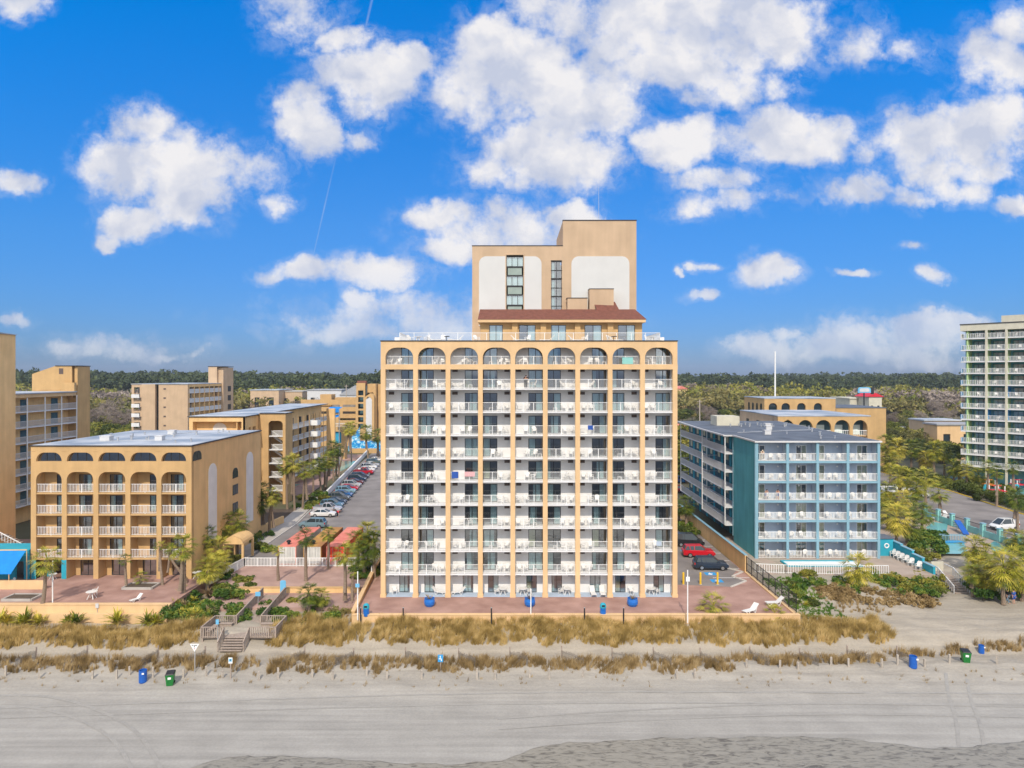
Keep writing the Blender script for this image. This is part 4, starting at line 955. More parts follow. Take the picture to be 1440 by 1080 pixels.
gallery(B2, -51.9, 176.2, 191.5, lv2[1:], 90, 'ochre', 'greywall', 3.8, 1.5, True, 'peach_b', endrail=False)
mb = MB(fxf(-51, 0, 90))
for z in lv2[1:]:
    for i in range(7): y = 147 + i * 6.2; mb.box(y, y + 1.0, 2.3, 2.55, z + .01, z + 2.05)
mb.build('gallery_door', M['frame'], B2)
for z in lv2[1:]:
    mb = MB(); mb.box(-51.2, -49.2, 172.6, 175.4, z - .2, z); mb.box(-49.3, -49.2, 172.6, 175.4, z, z + 1.1); mb.box(-51, -49.3, 172.6, 172.7, z, z + 1.1); mb.build('box_balcony', M['white'], B2)
mb = MB(); mb.box(-52.2, -49.9, 192, 193, 0, R2 - 1.2); mb.build('end_pier', M['ochre'], B2)
# ---- far-left hotel with gallery side and lift tower
B3 = thing('eight_storey_hotel', (-103, 200, 0), 'tall plain tan hotel with lift tower standing inland behind the white roof', 'hotel')
R3 = 23.8; kx = 200 / F
mb = MB(); mb.wall((185 - 720) * kx, (200.5 - 720) * kx, 0, R3, 200, 200.5, [(xat(189, 200), xat(197, 200), zat(540 + j * 13.4 + 22, 200), zat(540 + j * 13.4 + 13.5, 200)) for j in range(0, 6)] + [(xat(188.5, 200), xat(196.5, 200), zat(553, 200), zat(544.5, 200))])
mb.box((200.5 - 720) * kx, (219.5 - 720) * kx, 199.4, 200.4, 0, R3); mb.box((219.5 - 720) * kx, (223 - 720) * kx, 201.5, 202, 0, R3); mb.wall((223 - 720) * kx, -95, 0, R3, 200, 200.5, [])
mb.build('front_wall', M['tan'], B3)
mb = MB(); mb.box((186 - 720) * kx, -95.5, 203.2, 203.4, 0, R3 - .2); mb.build('inner_wall', M['room'], B3)
mb = MB()
for j in range(7): mb.box(xat(230, 200), xat(233.3, 200), 199.94, 199.99, zat(548 + j * 12.9, 200), zat(545.8 + j * 12.9, 200))
mb.build('air_vent', M['brownvent'], B3)
for j in range(1, 5):
    mb = MB(); z = zat(553 + j * 13.4 - 12, 200) - .9; mb.box(xat(187.5, 200), xat(198.5, 200), 198.9, 200, z - .15, z); mb.box(xat(187.5, 200), xat(198.5, 200), 198.9, 199, z, z + .9); mb.build('balcony', M['slab'], B3)
x3 = fxf(-95, 0, 90); lv3 = [zat(549.5 + 13.3 * j, 200) - .6 for j in range(6)]
mb = MB(x3); mb.box(200.5, 228, 1.7, 1.9, 0, R3 - .1); mb.build('corridor_wall', M['ochre'], B3)
for z in lv3:
    mb = MB(x3); mb.box(200.5, 228, 0, 1.7, z - .2, z); mb.build('gallery_slab', M['slab'], B3)
    mb = MB(x3); mb.box(200.5, 228, 0, .06, z, z + 1.1); mb.build('gallery_parapet', M['greywall'], B3)
mb = MB(x3)
for i in range(9): y = 200.6 + i * 3.4; mb.box(y, y + .45, -.03, .3, 0, R3 - .1)
mb.build('gallery_pier', M['ochre'], B3)
mb = MB(x3); mb.box(200.5, 228, -.04, .3, R3 - .8, R3); mb.build('gallery_lintel', M['ochre'], B3)
mb = MB(); mb.box((185 - 720) * kx - .1, -94.9, 199.8, 228, R3, R3 + .18); mb.build('roof', M['roofmem'], B3)
mb = MB(); mb.box(xat(293, 222), xat(305, 222), 222, 231, 0, 29.2); mb.box(xat(305, 222), -94.3, 223, 231, 0, 29.0); mb.build('lift_tower', M['tan'], B3)
mb = MB(); mb.box(xat(293, 222) - .1, -94.2, 221.9, 231.1, 29.2, 29.4); mb.build('tower_coping', M['darkcap'], B3)
mb = MB(fxf(-94.3, 0, 90))
for j in range(7): mb.box(226.5, 229, -.03, .0, zat(538 + j * 13, 222) - 3, zat(538 + j * 13, 222) - 1.2)
mb.build('tower_window', M['frame'], B3)
# ---- leftmost hotel
B4 = thing('ochre_gallery_hotel', (-86, 103, 0), 'ochre hotel with long white railed galleries at the left edge', 'hotel')
mb = MB(); mb.box(-110, -74.9, 96, 103, 0, 32.5); mb.build('wing_wall', M['ochre'], B4)
mb = MB(); mb.add([(-110, 95.8, 34.6), (-74.7, 95.8, 32.9), (-74.7, 103.2, 32.55), (-110, 103.2, 34.2), (-110, 95.8, 32.51), (-74.7, 95.8, 32.51), (-74.7, 103.2, 32.51), (-110, 103.2, 32.51)], [(0, 1, 2, 3), (4, 5, 1, 0), (5, 6, 2, 1), (7, 3, 2, 6)]); mb.build('wing_roof', M['roofmem'], B4)
lv4 = [23.0 - 3.05 - 2.76 * j for j in range(7)][::-1]
x4 = fxf(-88.2, 0, 90); mb = MB(x4); mb.box(103, 136, 0, .3, 0, 23); mb.build('corridor_wall', M['ochre'], B4)
gallery(B4, -86.4, 103, 135.5, lv4, 90, 'ochre', 'greywall', 4.6, 1.8, True, 'white', endrail=False)
mb = MB(x4)
for z in lv4:
    for i in range(4): y = 106 + i * 8.2; mb.box(y, y + 1.9, -.04, -.005, z + .01, z + 2.1)
mb.build('gallery_door', M['darkwall'], B4)
mb = MB(); mb.box(-110, -86.2, 103, 135, 22.45, 23.1); mb.build('roof_fascia', M['peach'], B4)
mb = MB(); mb.box(-110, -86.0, 103, 135, 23.1, 23.3); mb.build('roof', M['roofmem'], B4)
Yt = 135.2; mb = MB(); mb.prism_y([(xat(45, Yt), 22), (xat(101, Yt), 22), (xat(101, Yt), zat(515, Yt)), (xat(78, Yt), zat(514.5, Yt)), (xat(45, Yt), zat(526, Yt))], Yt, Yt + 4)
mb.box(xat(103, Yt), -86.3, Yt + .4, Yt + 4.4, 0, zat(515, Yt) - .03); mb.box(-110, xat(103, Yt), Yt + .5, Yt + 4.2, 0, 22); mb.box(xat(90, Yt), xat(101, Yt) + 1, 134.4, 135.1, 23.3, zat(538, Yt)); mb.build('stair_tower', M['peach_b'], B4)
mb = MB(); mb.box(xat(78, Yt), -86.2, Yt - .1, Yt + 4.5, zat(515, Yt), zat(515, Yt) + .15); mb.build('tower_coping', M['darkcap'], B4)
mb = MB(); mb.box(xat(83, Yt), xat(89, Yt), Yt - .03, Yt, zat(526, Yt), zat(518, Yt)); mb.build('tower_vent', M['brownvent'], B4)
st = thing('outdoor_stair', (-69, 97, 0), 'grey metal outdoor stair between the left wall and the arched hotel', 'stairs'); mb = MB()
mb.box(-74.8, -71.5, 95, 97, 3.6, 3.9)
for i in range(16): x = -71.5 + i * .42; z = 3.7 - i * .22; mb.box(x, x + .42, 95, 97, z - .1, z)
mb.build('flight', M['wood'], st); mb = MB(); mb.bar((-71.5, 95, 4.7), (-64.8, 95, 1.2), .09); mb.box(-74.8, -71.5, 95, 95.1, 3.9, 4.9); mb.bar((-71.5, 95, .0), (-71.5, 95, 4.7), .15)
for i in range(16): x = -71.4 + i * .42; mb.bar((x, 95, 3.7 - i * .22), (x, 95, 4.65 - i * .22), .06)
mb.build('railing', M['white'], st)
# ---- parking-garage hotel behind the pool
B5 = thing('garage_hotel', (-70, 255, 0), 'low peach building with dark slot openings and a rounded tower far behind the pool', 'building')
Y5 = 255; def_ = lambda px: xat(px, Y5)
hs = []
for py0, py1, segs in ((569, 572.4, [(427, 447), (449, 478), (482, 500)]), (578.5, 582, [(427, 447), (449, 478), (482, 500)]), (588, 591, [(427, 460), (478, 500)]), (598, 602, [(427, 460), (482, 500)])):
    for a, b_ in segs: hs.append((def_(a), def_(b_), zat(py1, Y5), zat(py0, Y5)))
mb = MB(); mb.wall(def_(423), def_(502), 0, zat(562, Y5), Y5, Y5 + .5, hs); mb.box(def_(447), def_(463), Y5 + 3, Y5 + 9, 14, zat(555, Y5)); mb.box(def_(466), def_(502), Y5 + 5, Y5 + 9, 14, zat(559.5, Y5)); mb.build('garage_wall', M['peach_b'], B5)
mb = MB(); mb.box(def_(423.5), def_(502), Y5 + 4, Y5 + 4.3, 0, 17); mb.build('inner_wall', M['room'], B5)
mb = MB(); Yt = 246
for j in range(7): pass
hs = [(xat(503.5, Yt), xat(511, Yt), zat(549 + j * 9.4 + 7, Yt), zat(549 + j * 9.4, Yt)) for j in range(6)]
mb.wall(xat(501, Yt), xat(513.5, Yt), 0, zat(538.6, Yt), Yt, Yt + .5, hs); mb.box(xat(501, Yt), xat(501, Yt) + .4, Yt + .5, Yt + 8, 0, 23); mb.box(xat(513.5, Yt), xat(526, Yt), Yt + 3, Yt + 10, 0, zat(540, Yt)); mb.box(xat(527, Yt), xat(560, Yt), Yt + 6, Yt + 12, 0, zat(540.5, Yt))
mb.arch_panel(xat(513.5, Yt), xat(526, Yt), 0, zat(552, Yt), 2.2, Yt, Yt + 2.9); mb.build('tower_wall', M['peach_b'], B5)
mb = MB(); mb.arch_panel(xat(514.6, Yt), xat(523, Yt), 3, zat(558, Yt), 1.5, Yt - .1, Yt - .002); mb.build('white_arch_panel', M['greywall'], B5)
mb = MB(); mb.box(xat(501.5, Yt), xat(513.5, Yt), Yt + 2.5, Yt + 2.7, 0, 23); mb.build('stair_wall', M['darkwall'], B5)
mb = MB(); mb.tube((xat(501, Yt), Yt + 2, zat(539, Yt)), (xat(514, Yt), Yt + 2, zat(539, Yt)), .9, n=10); mb.build('tile_roof', M['mansard'], B5)
# arch gate with railing, awning, mural
g5 = thing('arch_gate', (-57, 215, 0), 'free standing peach arch with railing on top beside the pool palms', 'gateway'); Yg = 215
a0, a1, b0, b1 = xat(462, Yg), xat(466, Yg), xat(480, Yg), xat(485, Yg)
mb = MB(); mb.box(a0, a1, Yg, Yg + 3, 0, 10.2); mb.box(b0, b1, Yg, Yg + 3, 0, 10.2); mb.spandrel(a1, b0, 9.2, 10.2, 1.3, Yg, Yg + 3); mb.build('arch', M['peach_b'], g5)
mb = MB(); mb.box(a0, b1, Yg, Yg + .08, 11.3, 11.4)
for i in range(14): x = a0 + (b1 - a0) * i / 13; mb.box(x - .04, x + .04, Yg, Yg + .08, 10.2, 11.3)
mb.build('railing', M['white'], g5)
mb = MB(); mb.box(a1 + .1, b0 - .1, Yg + 1.2, Yg + 1.4, 5.0, 8.6); mb.build('painted_panel', M['waterb'], g5)
mu = thing('mural_wall', (-50, 238, 0), 'wall painted in bright blue and white patches beyond the parking rows', 'wall'); Ym = 238
mural, nt, b = newmat('blue_white_mural'); n = nt.nodes.new('ShaderNodeTexNoise'); n.inputs['Scale'].default_value = .5; n.inputs['Distortion'].default_value = 1.6; g = nt.nodes.new('ShaderNodeNewGeometry'); lk(nt, g.outputs['Position'], n.inputs['Vector'])
r = nt.nodes.new('ShaderNodeValToRGB'); r.color_ramp.elements[0].position = .4; r.color_ramp.elements[0].color = (.01, .20, .62, 1); r.color_ramp.elements[1].position = .6; r.color_ramp.elements[1].color = (.65, .78, .85, 1); e = r.color_ramp.elements.new(.5); e.color = (.03, .42, .75, 1)
lk(nt, n.outputs['Fac'], r.inputs[0]); lk(nt, r.outputs[0], b.inputs['Base Color'])
mb = MB(); mb.prism_y([(xat(490, Ym), 0), (xat(506, Ym), 0), (xat(506, Ym), 8.5), (xat(502, Ym), 7.2), (xat(494, Ym), 4.8), (xat(490, Ym), 3)], Ym, Ym + .4); mb.build('painted_wall', mural, mu)
mb = MB(); mb.box(xat(506, Ym), xat(535, Ym), Ym, Ym + .4, 0, 3.6); mb.build('low_painted_wall', mural, mu)
rwall([(xat(492, 232), 232, 0), (xat(531, 232), 232, 0)], 1.6, .4, M['peach_b'], 'low peach wall before the blue painted wall')
aw = thing('awning', (-64, 200, 0), 'bright blue canvas sail above the gallery hotel end', 'awning'); Ya = 205
mb = MB(); mb.add([(xat(460, Ya), Ya, zat(575, Ya)), (xat(477.5, Ya), Ya, zat(575, Ya)), (xat(477.5, Ya), Ya, zat(580, Ya)), (xat(460, Ya), Ya, zat(580, Ya)), (xat(460, Ya), Ya + 4, zat(573, Ya)), (xat(477.5, Ya), Ya + 4, zat(573, Ya))], [(0, 1, 2, 3), (0, 4, 5, 1)])
mb.add([(xat(460, Ya), Ya - 1, zat(589, Ya)), (xat(477, Ya), Ya - 1, zat(586, Ya)), (xat(476, Ya), Ya + 2, zat(583, Ya)), (xat(461, Ya), Ya + 2, zat(585, Ya))], [(0, 1, 2, 3)]); mb.build('canvas', M['awning'], aw)
mb = MB(); mb.tube((xat(461, Ya), Ya, 0), (xat(461, Ya), Ya, zat(575, Ya)), .12); mb.tube((xat(477, Ya), Ya, 0), (xat(477, Ya), Ya, zat(575, Ya)), .12); mb.build('pole', M['steel'], aw)
# ================================================================ blue hotel on the right
BH = thing('blue_hotel', (44, 98.4, 0), 'six storey blue and teal hotel with four columns of balconies', 'hotel')
yb_ = 98.4; kb = yb_ / F
vx = [(p - 720) * kb for p in (1064.6, 1107.8, 1150, 1192.7, 1236)]
zl_ = [0, 2.73, 5.54, 8.36, 11.16, 14.06]; RB = 16.75
mb = MB()
for x in vx: mb.box(x - .19, x + .19, yb_, yb_ + .4, 0, RB - .02)
for z in zl_[1:]:
    for a, b_ in zip(vx, vx[1:]): mb.box(a + .19, b_ - .19, yb_ + .02, yb_ + .3, z - .3, z)
mb.build('blue_frame', M['bluetrim'], BH)
mb = MB()
for z in zl_[1:]: mb.box(vx[0], vx[-1], yb_ + .3, yb_ + 5, z - .25, z)
mb.build('balcony_slab', M['slab'], BH)
BD = [glazed_unit(1.55, 2.1, 2, 'curtain_b', c, frame='white') for c in [(0, .5), (0, 1), (.5, 1)]] + [glazed_unit(1.55, 2.1, 2, 'curtain_b', (0, .3), frame='white')]
mb = MB(); dep = 1.8
for i, (a, b_) in enumerate(zip(vx, vx[1:])):
    for j, z in enumerate(zl_):
        top = zl_[j + 1] - .25 if j < 5 else RB
        x = {0: a + .25, 1: b_ - 2.4, 2: a + .25, 3: b_ - 2.3}[i]
        mb.wall(a, b_, z, top, yb_ + dep, yb_ + dep + .15, [(x, x + 1.55, z, z + 2.1)]); BD[(i * 7 + j * 3) % 4].put((x, yb_ + dep + .04, z + .003), parent=BH)
for x in vx: mb.box(x - .1, x + .1, yb_ + .4, yb_ + dep, 0, RB)
mb.build('balcony_back_wall', M['bluewall'], BH)
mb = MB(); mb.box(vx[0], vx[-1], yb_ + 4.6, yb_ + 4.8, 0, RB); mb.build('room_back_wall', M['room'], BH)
LP = Proto(lambda: MB().tube((0, 0, 0), (0, -.12, 0), .13, n=10).build('balcony_lamp', M['white']))
RL = {}; rng = random.Random(5)
for i, (a, b_) in enumerate(zip(vx, vx[1:])):
    key = i
    RL[key] = railing(b_ - a - .38, 1.1, [], .2, bal=.055)
    for j, z in enumerate(zl_):
        RL[key].put((a + .19, yb_ + .12, z + .003), parent=BH)
        LP.put((b_ - .75 if i % 2 == 0 else a + 2.3 if i == 1 else a + .9, yb_ + dep - .005, z + 1.9), parent=BH)
        lo, hi = (a + 1.9, b_ - .6) if i in (0, 2) else (a + .6, b_ - 1.2)
        fl = ['ground', 'second', 'third', 'fourth', 'fifth', 'top'][j]; bay = ORD[i]
        for q in range(2):
            cx = lo + (hi - lo) * (q * .7 + rng.uniform(0, .25))
            CH['chair'].put((cx, yb_ + rng.uniform(.7, 1.1), z + .004), rz=R(rng.uniform(-50, 50)), scl=1.05, label='%s white plastic chair, %s floor balcony, %s bay of the blue hotel' % (('left-hand', 'right-hand')[q], fl, bay), cat='chair', group='white balcony chairs of the blue hotel')
YW = 108.2; YE = 141
mb = MB(); mb.box(vx[0] - .19, vx[0] - .105, yb_ + .42, YW, 0, RB - .02); mb.build('teal_side_wall', M['teal'], BH)
mb = MB(); mb.box(vx[0] - .3, vx[0] - .192, yb_ + .05, yb_ + .16, 0, RB); mb.tube((vx[0] - .28, YW + .05, 1), (vx[0] - .28, YW + .05, RB), .06); mb.build('downpipe', M['bluetrim'], BH)
mb = MB(fxf(36.6, 0, -90)); 
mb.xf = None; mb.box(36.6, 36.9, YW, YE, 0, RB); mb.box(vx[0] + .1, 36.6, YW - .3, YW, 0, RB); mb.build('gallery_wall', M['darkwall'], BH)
gl_ = [z for z in zl_[1:]]
gallery(BH, 33.9, YW + .2, 121.6, gl_, -90, 'teal', 'greywall', 13, 2.7, True, 'white')
gallery(BH, 34.9, 122, YE, gl_, -90, 'teal', 'greywall', 19, 1.7, True, 'white')
mb = MB(fxf(36.6, 0, -90)); mb.xf = None
GDB = Proto(lambda: (lambda o: o)(MB().box(-.02, .02, -.5, .5, 0, 2.05).build('gallery_door', M['tealb'])))
GWB = Proto(lambda: (lambda o: o)(MB().box(-.02, .02, -.6, .6, .9, 2.0).build('gallery_window', M['curtain_b'])))
for z in zl_:
    for i in range(7):
        y = YW + 1.4 + i * 4.6
        GDB.put((36.56, y, z + .004), parent=BH); GWB.put((36.56, y + 1.8, z + .004), parent=BH)
mb = MB(); mb.box(vx[-1] + .105, vx[-1] + .3, yb_ + .42, YE, 0, RB); mb.box(36.9, vx[-1] - .1, YE - .3, YE, 0, RB); mb.build('rear_wall', M['bluewall'], BH)
mb = MB(); mb.prism([(vx[0] - .4, yb_ - .25), (vx[-1] + .35, yb_ - .25), (vx[-1] + 2.2, YE + .3), (34.2, YE + .3), (33.5, 122), (33.5, YW), (vx[0] - .4, YW)], RB, RB + .22); mb.build('roof_edge', M['greywall'], BH)
mb = MB(); mb.prism([(vx[0] - .1, yb_), (vx[-1] + .1, yb_), (vx[-1] + 1.9, YE), (34.5, YE), (33.8, 122), (33.8, YW), (vx[0] - .1, YW)], RB + .222, RB + .26); mb.build('roof_membrane', M['roofdark'], BH)
mb = MB()
mb.box(xat(1008, 128), xat(1040, 128), 128, 132, RB + .26, RB + 2.0); mb.build('roof_plant_box', M['cream'], BH)
for j in range(22): RV.put((rng.uniform(36, 53), rng.uniform(101, 138), RB + .26), scl=rng.uniform(.7, 1.3), parent=BH)
for j in range(3): RU.put((rng.uniform(38, 52), rng.uniform(108, 136), RB + .26), parent=BH)
MB().bar((37, 112, RB + .3), (52, 118, RB + .3), .1).build('roof_pipe', M['steel'], BH)
# pool and railing in front of the blue hotel
mb = MB(); mb.box(38.0, 48.5, 94.2, 94.4, -.1, .22); mb.box(38.0, 48.5, 96.6, 96.8, -.1, .22); mb.box(38, 38.2, 94.4, 96.6, -.1, .22); mb.build('pool_edge', M['tealb'], kind='structure')
sheet('pool_cover', rect(38.2, 48.5, 94.4, 96.6), .1, M['white'])
rp = thing('pool_railing', (40, 90.6, 0), 'white metal pool railing before the blue hotel terrace', 'railing'); mb = MB()
pts = [(32.6, 91.6), (36.5, 91.0), (40, 90.7), (50, 90.7)]
for a, b_ in zip(pts, pts[1:]):
    mb.bar(a + (1.15,), b_ + (1.15,), .07); mb.bar(a + (.12,), b_ + (.12,), .05); n = int(math.dist(a, b_) / .3)
    for i in range(n + 1): t = i / n; x, y = a[0] + (b_[0] - a[0]) * t, a[1] + (b_[1] - a[1]) * t; mb.box(x - .03, x + .03, y - .03, y + .03, 0, 1.12)
mb.build('bars', M['white'], rp)
# black fence on the kerb wall
bf = thing('metal_fence', (31.35, 80, 0), 'black mesh fence on the low wall right of the tall hotel', 'fence'); mb = MB(); pn = []
for i in range(9):
    y = 75.3 + i * 2.0; mb.box(31.32, 31.4, y, y + .08, .2, 2.25)
mb.build('post', M['black'], bf); mb = MB()
for z in (.35, 1.25, 2.15): mb.box(31.33, 31.39, 75.35, 91.3, z, z + .05)
mb.build('rail', M['black'], bf); mb = MB()
for i in range(90): y = 75.4 + i * .177; mb.box(31.35, 31.37, y, y + .02, .3, 2.15)
mb.build('wire', M['black'], bf)
# ================================================================ peach arcade hotel behind the blue hotel
B6 = thing('arcade_hotel', (68, 150, 0), 'two stepped peach hotel blocks with round arches behind the blue hotel roof', 'hotel'); y6 = 150; q = y6 / F
hs = [((a - 720) * q, (b_ - 720) * q) for a, b_ in [(1099, 1117), (1122.5, 1143), (1147.5, 1169), (1173.5, 1195), (1199.5, 1220)]]; R6 = 17.4
xl6, xr6 = (1094 - 720) * q, (1224 - 720) * q; mb = MB(); xx = xl6
for a, b_ in hs: mb.box(xx, a, y6, y6 + .6, 0, 16.7); mb.spandrel(a, b_, 16.6, 16.7, 1.55, y6, y6 + .6, 1.7); xx = b_
mb.box(xx, xr6, y6, y6 + .6, 0, 16.7); mb.box(xl6, xr6, y6, y6 + .6, 16.7, R6); mb.build('arcade', M['peach_b'], B6)
for z in (13.2, 10.4):
    mb = MB(); mb.box(xl6, xr6, y6 + .7, y6 + 2.4, z - .25, z); mb.build('balcony_slab', M['peach'], B6)
    mb = MB()
    for a, b_ in hs:
        mb.box(a, b_, y6 + .3, y6 + .36, z + 1.05, z + 1.15)
        for i in range(9): x = a + (b_ - a) * i / 8; mb.box(x - .04, x + .04, y6 + .3, y6 + .36, z, z + 1.05)
    mb.build('railing', M['white'], B6)
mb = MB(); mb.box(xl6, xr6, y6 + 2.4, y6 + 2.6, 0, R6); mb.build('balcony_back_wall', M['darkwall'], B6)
mb = MB()
for a, b_ in hs:
    for z in (13.2, 10.4): mb.box(a + .5, b_ - .5, y6 + 2.33, y6 + 2.38, z + .05, z + 2.2)
mb.build('glass_door', M['curtain'], B6)
mb = MB(); mb.box(xl6, xl6 + .4, y6 + .6, 175, 0, R6); mb.box(xr6 - .4, xr6, y6 + .6, 175, 0, R6); mb.build('side_wall', M['tan'], B6)
mb = MB(); mb.box(xl6 - .1, xr6 + .1, y6 - .1, 175, R6, R6 + .2); mb.build('roof', M['roofmem'], B6)
side_window(B6, xl6, -163, 1.6, 13.8, 1.9, .02, -90); side_window(B6, xl6, -170, 1.6, 13.8, 1.9, .02, -90)
y7 = 185; q = y7 / F; xa7, xb7 = (1075 - 720) * q, (1175 - 720) * q; R7 = 20.1
mb = MB(); hs = [((a - 720) * q, (b_ - 720) * q) for a, b_ in [(1081, 1093), (1099, 1111), (1121, 1133), (1144.5, 1156)]]; xx = xa7
for a, b_ in hs: mb.box(xx, a, y7, y7 + .5, 0, 19.2); mb.box(a, b_, y7, y7 + .5, 0, 16.6); mb.spandrel(a, b_, 18.9, 19.2, 1.0, y7, y7 + .5, 1.1); xx = b_
mb.box(xx, xb7, y7, y7 + .5, 0, 19.2); mb.box(xa7, xb7, y7, y7 + .5, 19.2, R7); mb.box(xa7, xa7 + .4, y7 + .5, 201, 0, R7); mb.box(xb7 - .4, xb7, y7 + .5, 201, 0, R7); mb.build('upper_wall', M['peach_b'], B6)
mb = MB(); mb.box(xa7 + .4, xb7 - .4, y7 + .5, y7 + .7, 12, 19.2); mb.build('upper_window', M['carglass'], B6)
mb = MB(); mb.box(xa7 - .1, xb7 + .1, y7 - .1, 201, R7, R7 + .2); mb.build('upper_roof', M['roofmem'], B6)
for i in range(4): side_window(B6, xa7, -(188 + i * 3.2), 1.2, 15.3, 3.4, .6, -90)
y8 = 200; mb = MB(); mb.box(xat(1176, y8), xat(1246, y8), y8, y8 + 20, 0, zat(574, y8)); mb.build('low_wing', M['peach_b'], B6)
mb = MB(); mb.box(xat(1176, y8), xat(1246, y8) + .2, y8 - .1, y8 + 20, zat(574, y8), zat(573, y8)); mb.build('low_wing_roof', M['roofdark'], B6)
# ================================================================ green balcony tower
GT = thing('green_tower_hotel', (108.8, 165, 0), 'tall pale green and blue balcony tower at the right edge', 'hotel')
gx = Matrix.Translation((110.3, 165.5, 0)) @ Matrix.Rotation(math.atan2(-.74, .67), 4, 'Z')
GA = math.atan2(-.74, .67); BW = 3.95; ZT = 38.7; lz = [4.6 + 2.80 * j for j in range(12)]
NB = 6; mb = MB(gx); mb.box(-1.2, NB * BW, 3.6, 16, 0, ZT); mb.build('core_wall', M['seafoam'], GT)
mb = MB(gx); mb.box(-1.4, NB * BW, -.05, 3.6, ZT - 1.5, ZT); mb.build('roof_band', M['cream'], GT)
mb = MB(gx); mb.box(-1.5, NB * BW, -.2, 16.2, ZT, ZT + .2); mb.build('roof_coping', M['darkcap'], GT)
mb = MB(gx); mb.box(6.5, NB * BW, 2, 14, ZT + .2, ZT + 1.9); mb.build('roof_plant_room', M['cream'], GT)
rg = random.Random(3)
GDR = glazed_unit(3.0, 2.1, 3, 'curtain', (0, .62), frame='frame', name='balcony_door'); GRL = railing(BW - .4, 1.1, [], .26, bal=.07)
colr = {(5, 2): 'bblue', (7, 1): 'bblue', (7, 2): 'bblue', (9, 3): 'bblue', (5, 3): 'bblue', (4, 4): 'bblue'}
for f in ('green', 'bblue'):
    mb = MB(gx)
    for j in range(12):
        for i in range(NB + 1):
            c = colr.get((11 - j, i), 'green')
            if c != f: continue
            z0, z1 = lz[j], lz[j] + 2.62
            mb.add([(i * BW - .16, .3, z0), (i * BW + .16, .3, z0), (i * BW + .16, 3.6, z0), (i * BW - .16, 3.6, z0), (i * BW - .16, .3, z1), (i * BW + .16, .3, z1), (i * BW + .16, 3.6, z1), (i * BW - .16, 3.6, z1)],
                   [(0, 1, 5, 4), (1, 2, 6, 5), (3, 0, 4, 7)])
    mb.build('balcony_fin', M[f], GT)
mb = MB(gx)
for i in range(1, NB + 1): mb.box(i * BW - .24, i * BW + .24, -.02, .29, 0, ZT - 1.5)
mb.build('column', M['cream'], GT)
for j in range(12):
    mb = MB(gx); mb.box(-1.3, NB * BW, .0, 3.6, lz[j] - .24, lz[j]); mb.build('balcony_slab', M['slab'], GT)
    mb = MB(gx); mb.box(-1.35, -1.28, .1, 2.8, lz[j] + .02, lz[j] + 1.1); mb.build('end_panel', M['bblue'] if 1 < j < 11 else M['greywall'], GT)
    for i in range(4):
        p = gx @ Vector((i * BW + .55, 3.52, lz[j] + .004)); GDR.put(p, rz=GA, parent=GT)
        p = gx @ Vector((i * BW + .26 if i else -1.2, .16, lz[j] + .004)); GRL.put(p, rz=GA, scl=(1 if i else 1.35, 1, 1), parent=GT)
        if i < 3 and j > 0:
            p = gx @ Vector((i * BW + rg.uniform(1.2, 2.6), 1.0, lz[j] + .004))
            CH['chair'].put(p, rz=GA + R(rg.uniform(-40, 40)), scl=1.15, label='white chair on the green tower, %s balcony row from the top, %s bay' % ((ORD)[11 - j], ORD[i]), cat='chair', group='white balcony chairs of the green tower')
# ================================================================ wall, sheds, pools and stairs on the right
tw = thing('teal_garden_wall', (56, 95, 0), 'teal wall stepping down from the blue hotel corner to the beach stair', 'wall'); mb = MB()
for i, (ya, yb2, h) in enumerate([(101.5, 98.2, 2.1), (98.2, 95.4, 1.9), (95.4, 93, 1.5), (93, 90.6, 1.0)]): mb.box(55.9, 56.2, yb2, ya, 0, h)
mb.build('wall', M['tealb'], tw); mb = MB()
for i, (ya, yb2, h) in enumerate([(101.5, 98.2, 2.1), (98.2, 95.4, 1.9), (95.4, 93, 1.5), (93, 90.6, 1.0)]): mb.box(55.8, 56.3, yb2, ya, h, h + .08)
mb.build('coping', M['bluetrim'], tw)
sh = thing('teal_shed', (54.4, 101, 0), 'small teal shed with a life ring beside the blue hotel', 'shed'); mb = MB(); mb.box(53.9, 55.8, 99.9, 102.5, 0, 2.5); mb.build('wall', M['tealb'], sh)
mb = MB(); mb.box(53.8, 55.95, 99.75, 102.6, 2.5, 2.6); mb.build('roof', M['roofdark'], sh)
mb = MB(); n = 16
for i in range(n):
    a, b_ = 2 * math.pi * i / n, 2 * math.pi * (i + 1) / n; mb.tube((54.8 + .3 * math.cos(a), 99.85, 1.5 + .3 * math.sin(a)), (54.8 + .3 * math.cos(b_), 99.85, 1.5 + .3 * math.sin(b_)), .09, n=6)
mb.build('life_ring', M['white'], sh)
for i, (px, py) in enumerate([(1256, 783), (1261, 786), (1267, 789), (1274, 792), (1281, 796), (1292, 801)]):
    x, y = at(px, py, 0); CH['chair'].put((x, y, .01), rz=R(-65 + i * 3), scl=1.15, label='white plastic chair along the teal wall, %s from the shed' % ORD[i], cat='chair', group='row of chairs along the teal wall')
ro = thing('long_aqua_wall', (77, 115, 0), 'aqua wall with pillars and black railing between pool and road', 'wall'); mb = MB()
mb.box(77.1, 77.4, 103, 128, 0, 1.05); mb.build('wall', M['aqua'], ro)
PIL = Proto(lambda: MB().box(-.3, .3, -.3, .3, 0, 2.1).build('pillar', M['aqua']))
CAPP = []
for i in range(7): PIL.put((77.25, 104.2 + i * 3.9, .01), parent=ro)
mb = MB()
for i in range(7): mb.box(76.87, 77.63, 103.82 + i * 3.9, 104.58 + i * 3.9, 2.11, 2.2)
mb.build('pillar_cap', M['bluetrim'], ro)
mb = MB()
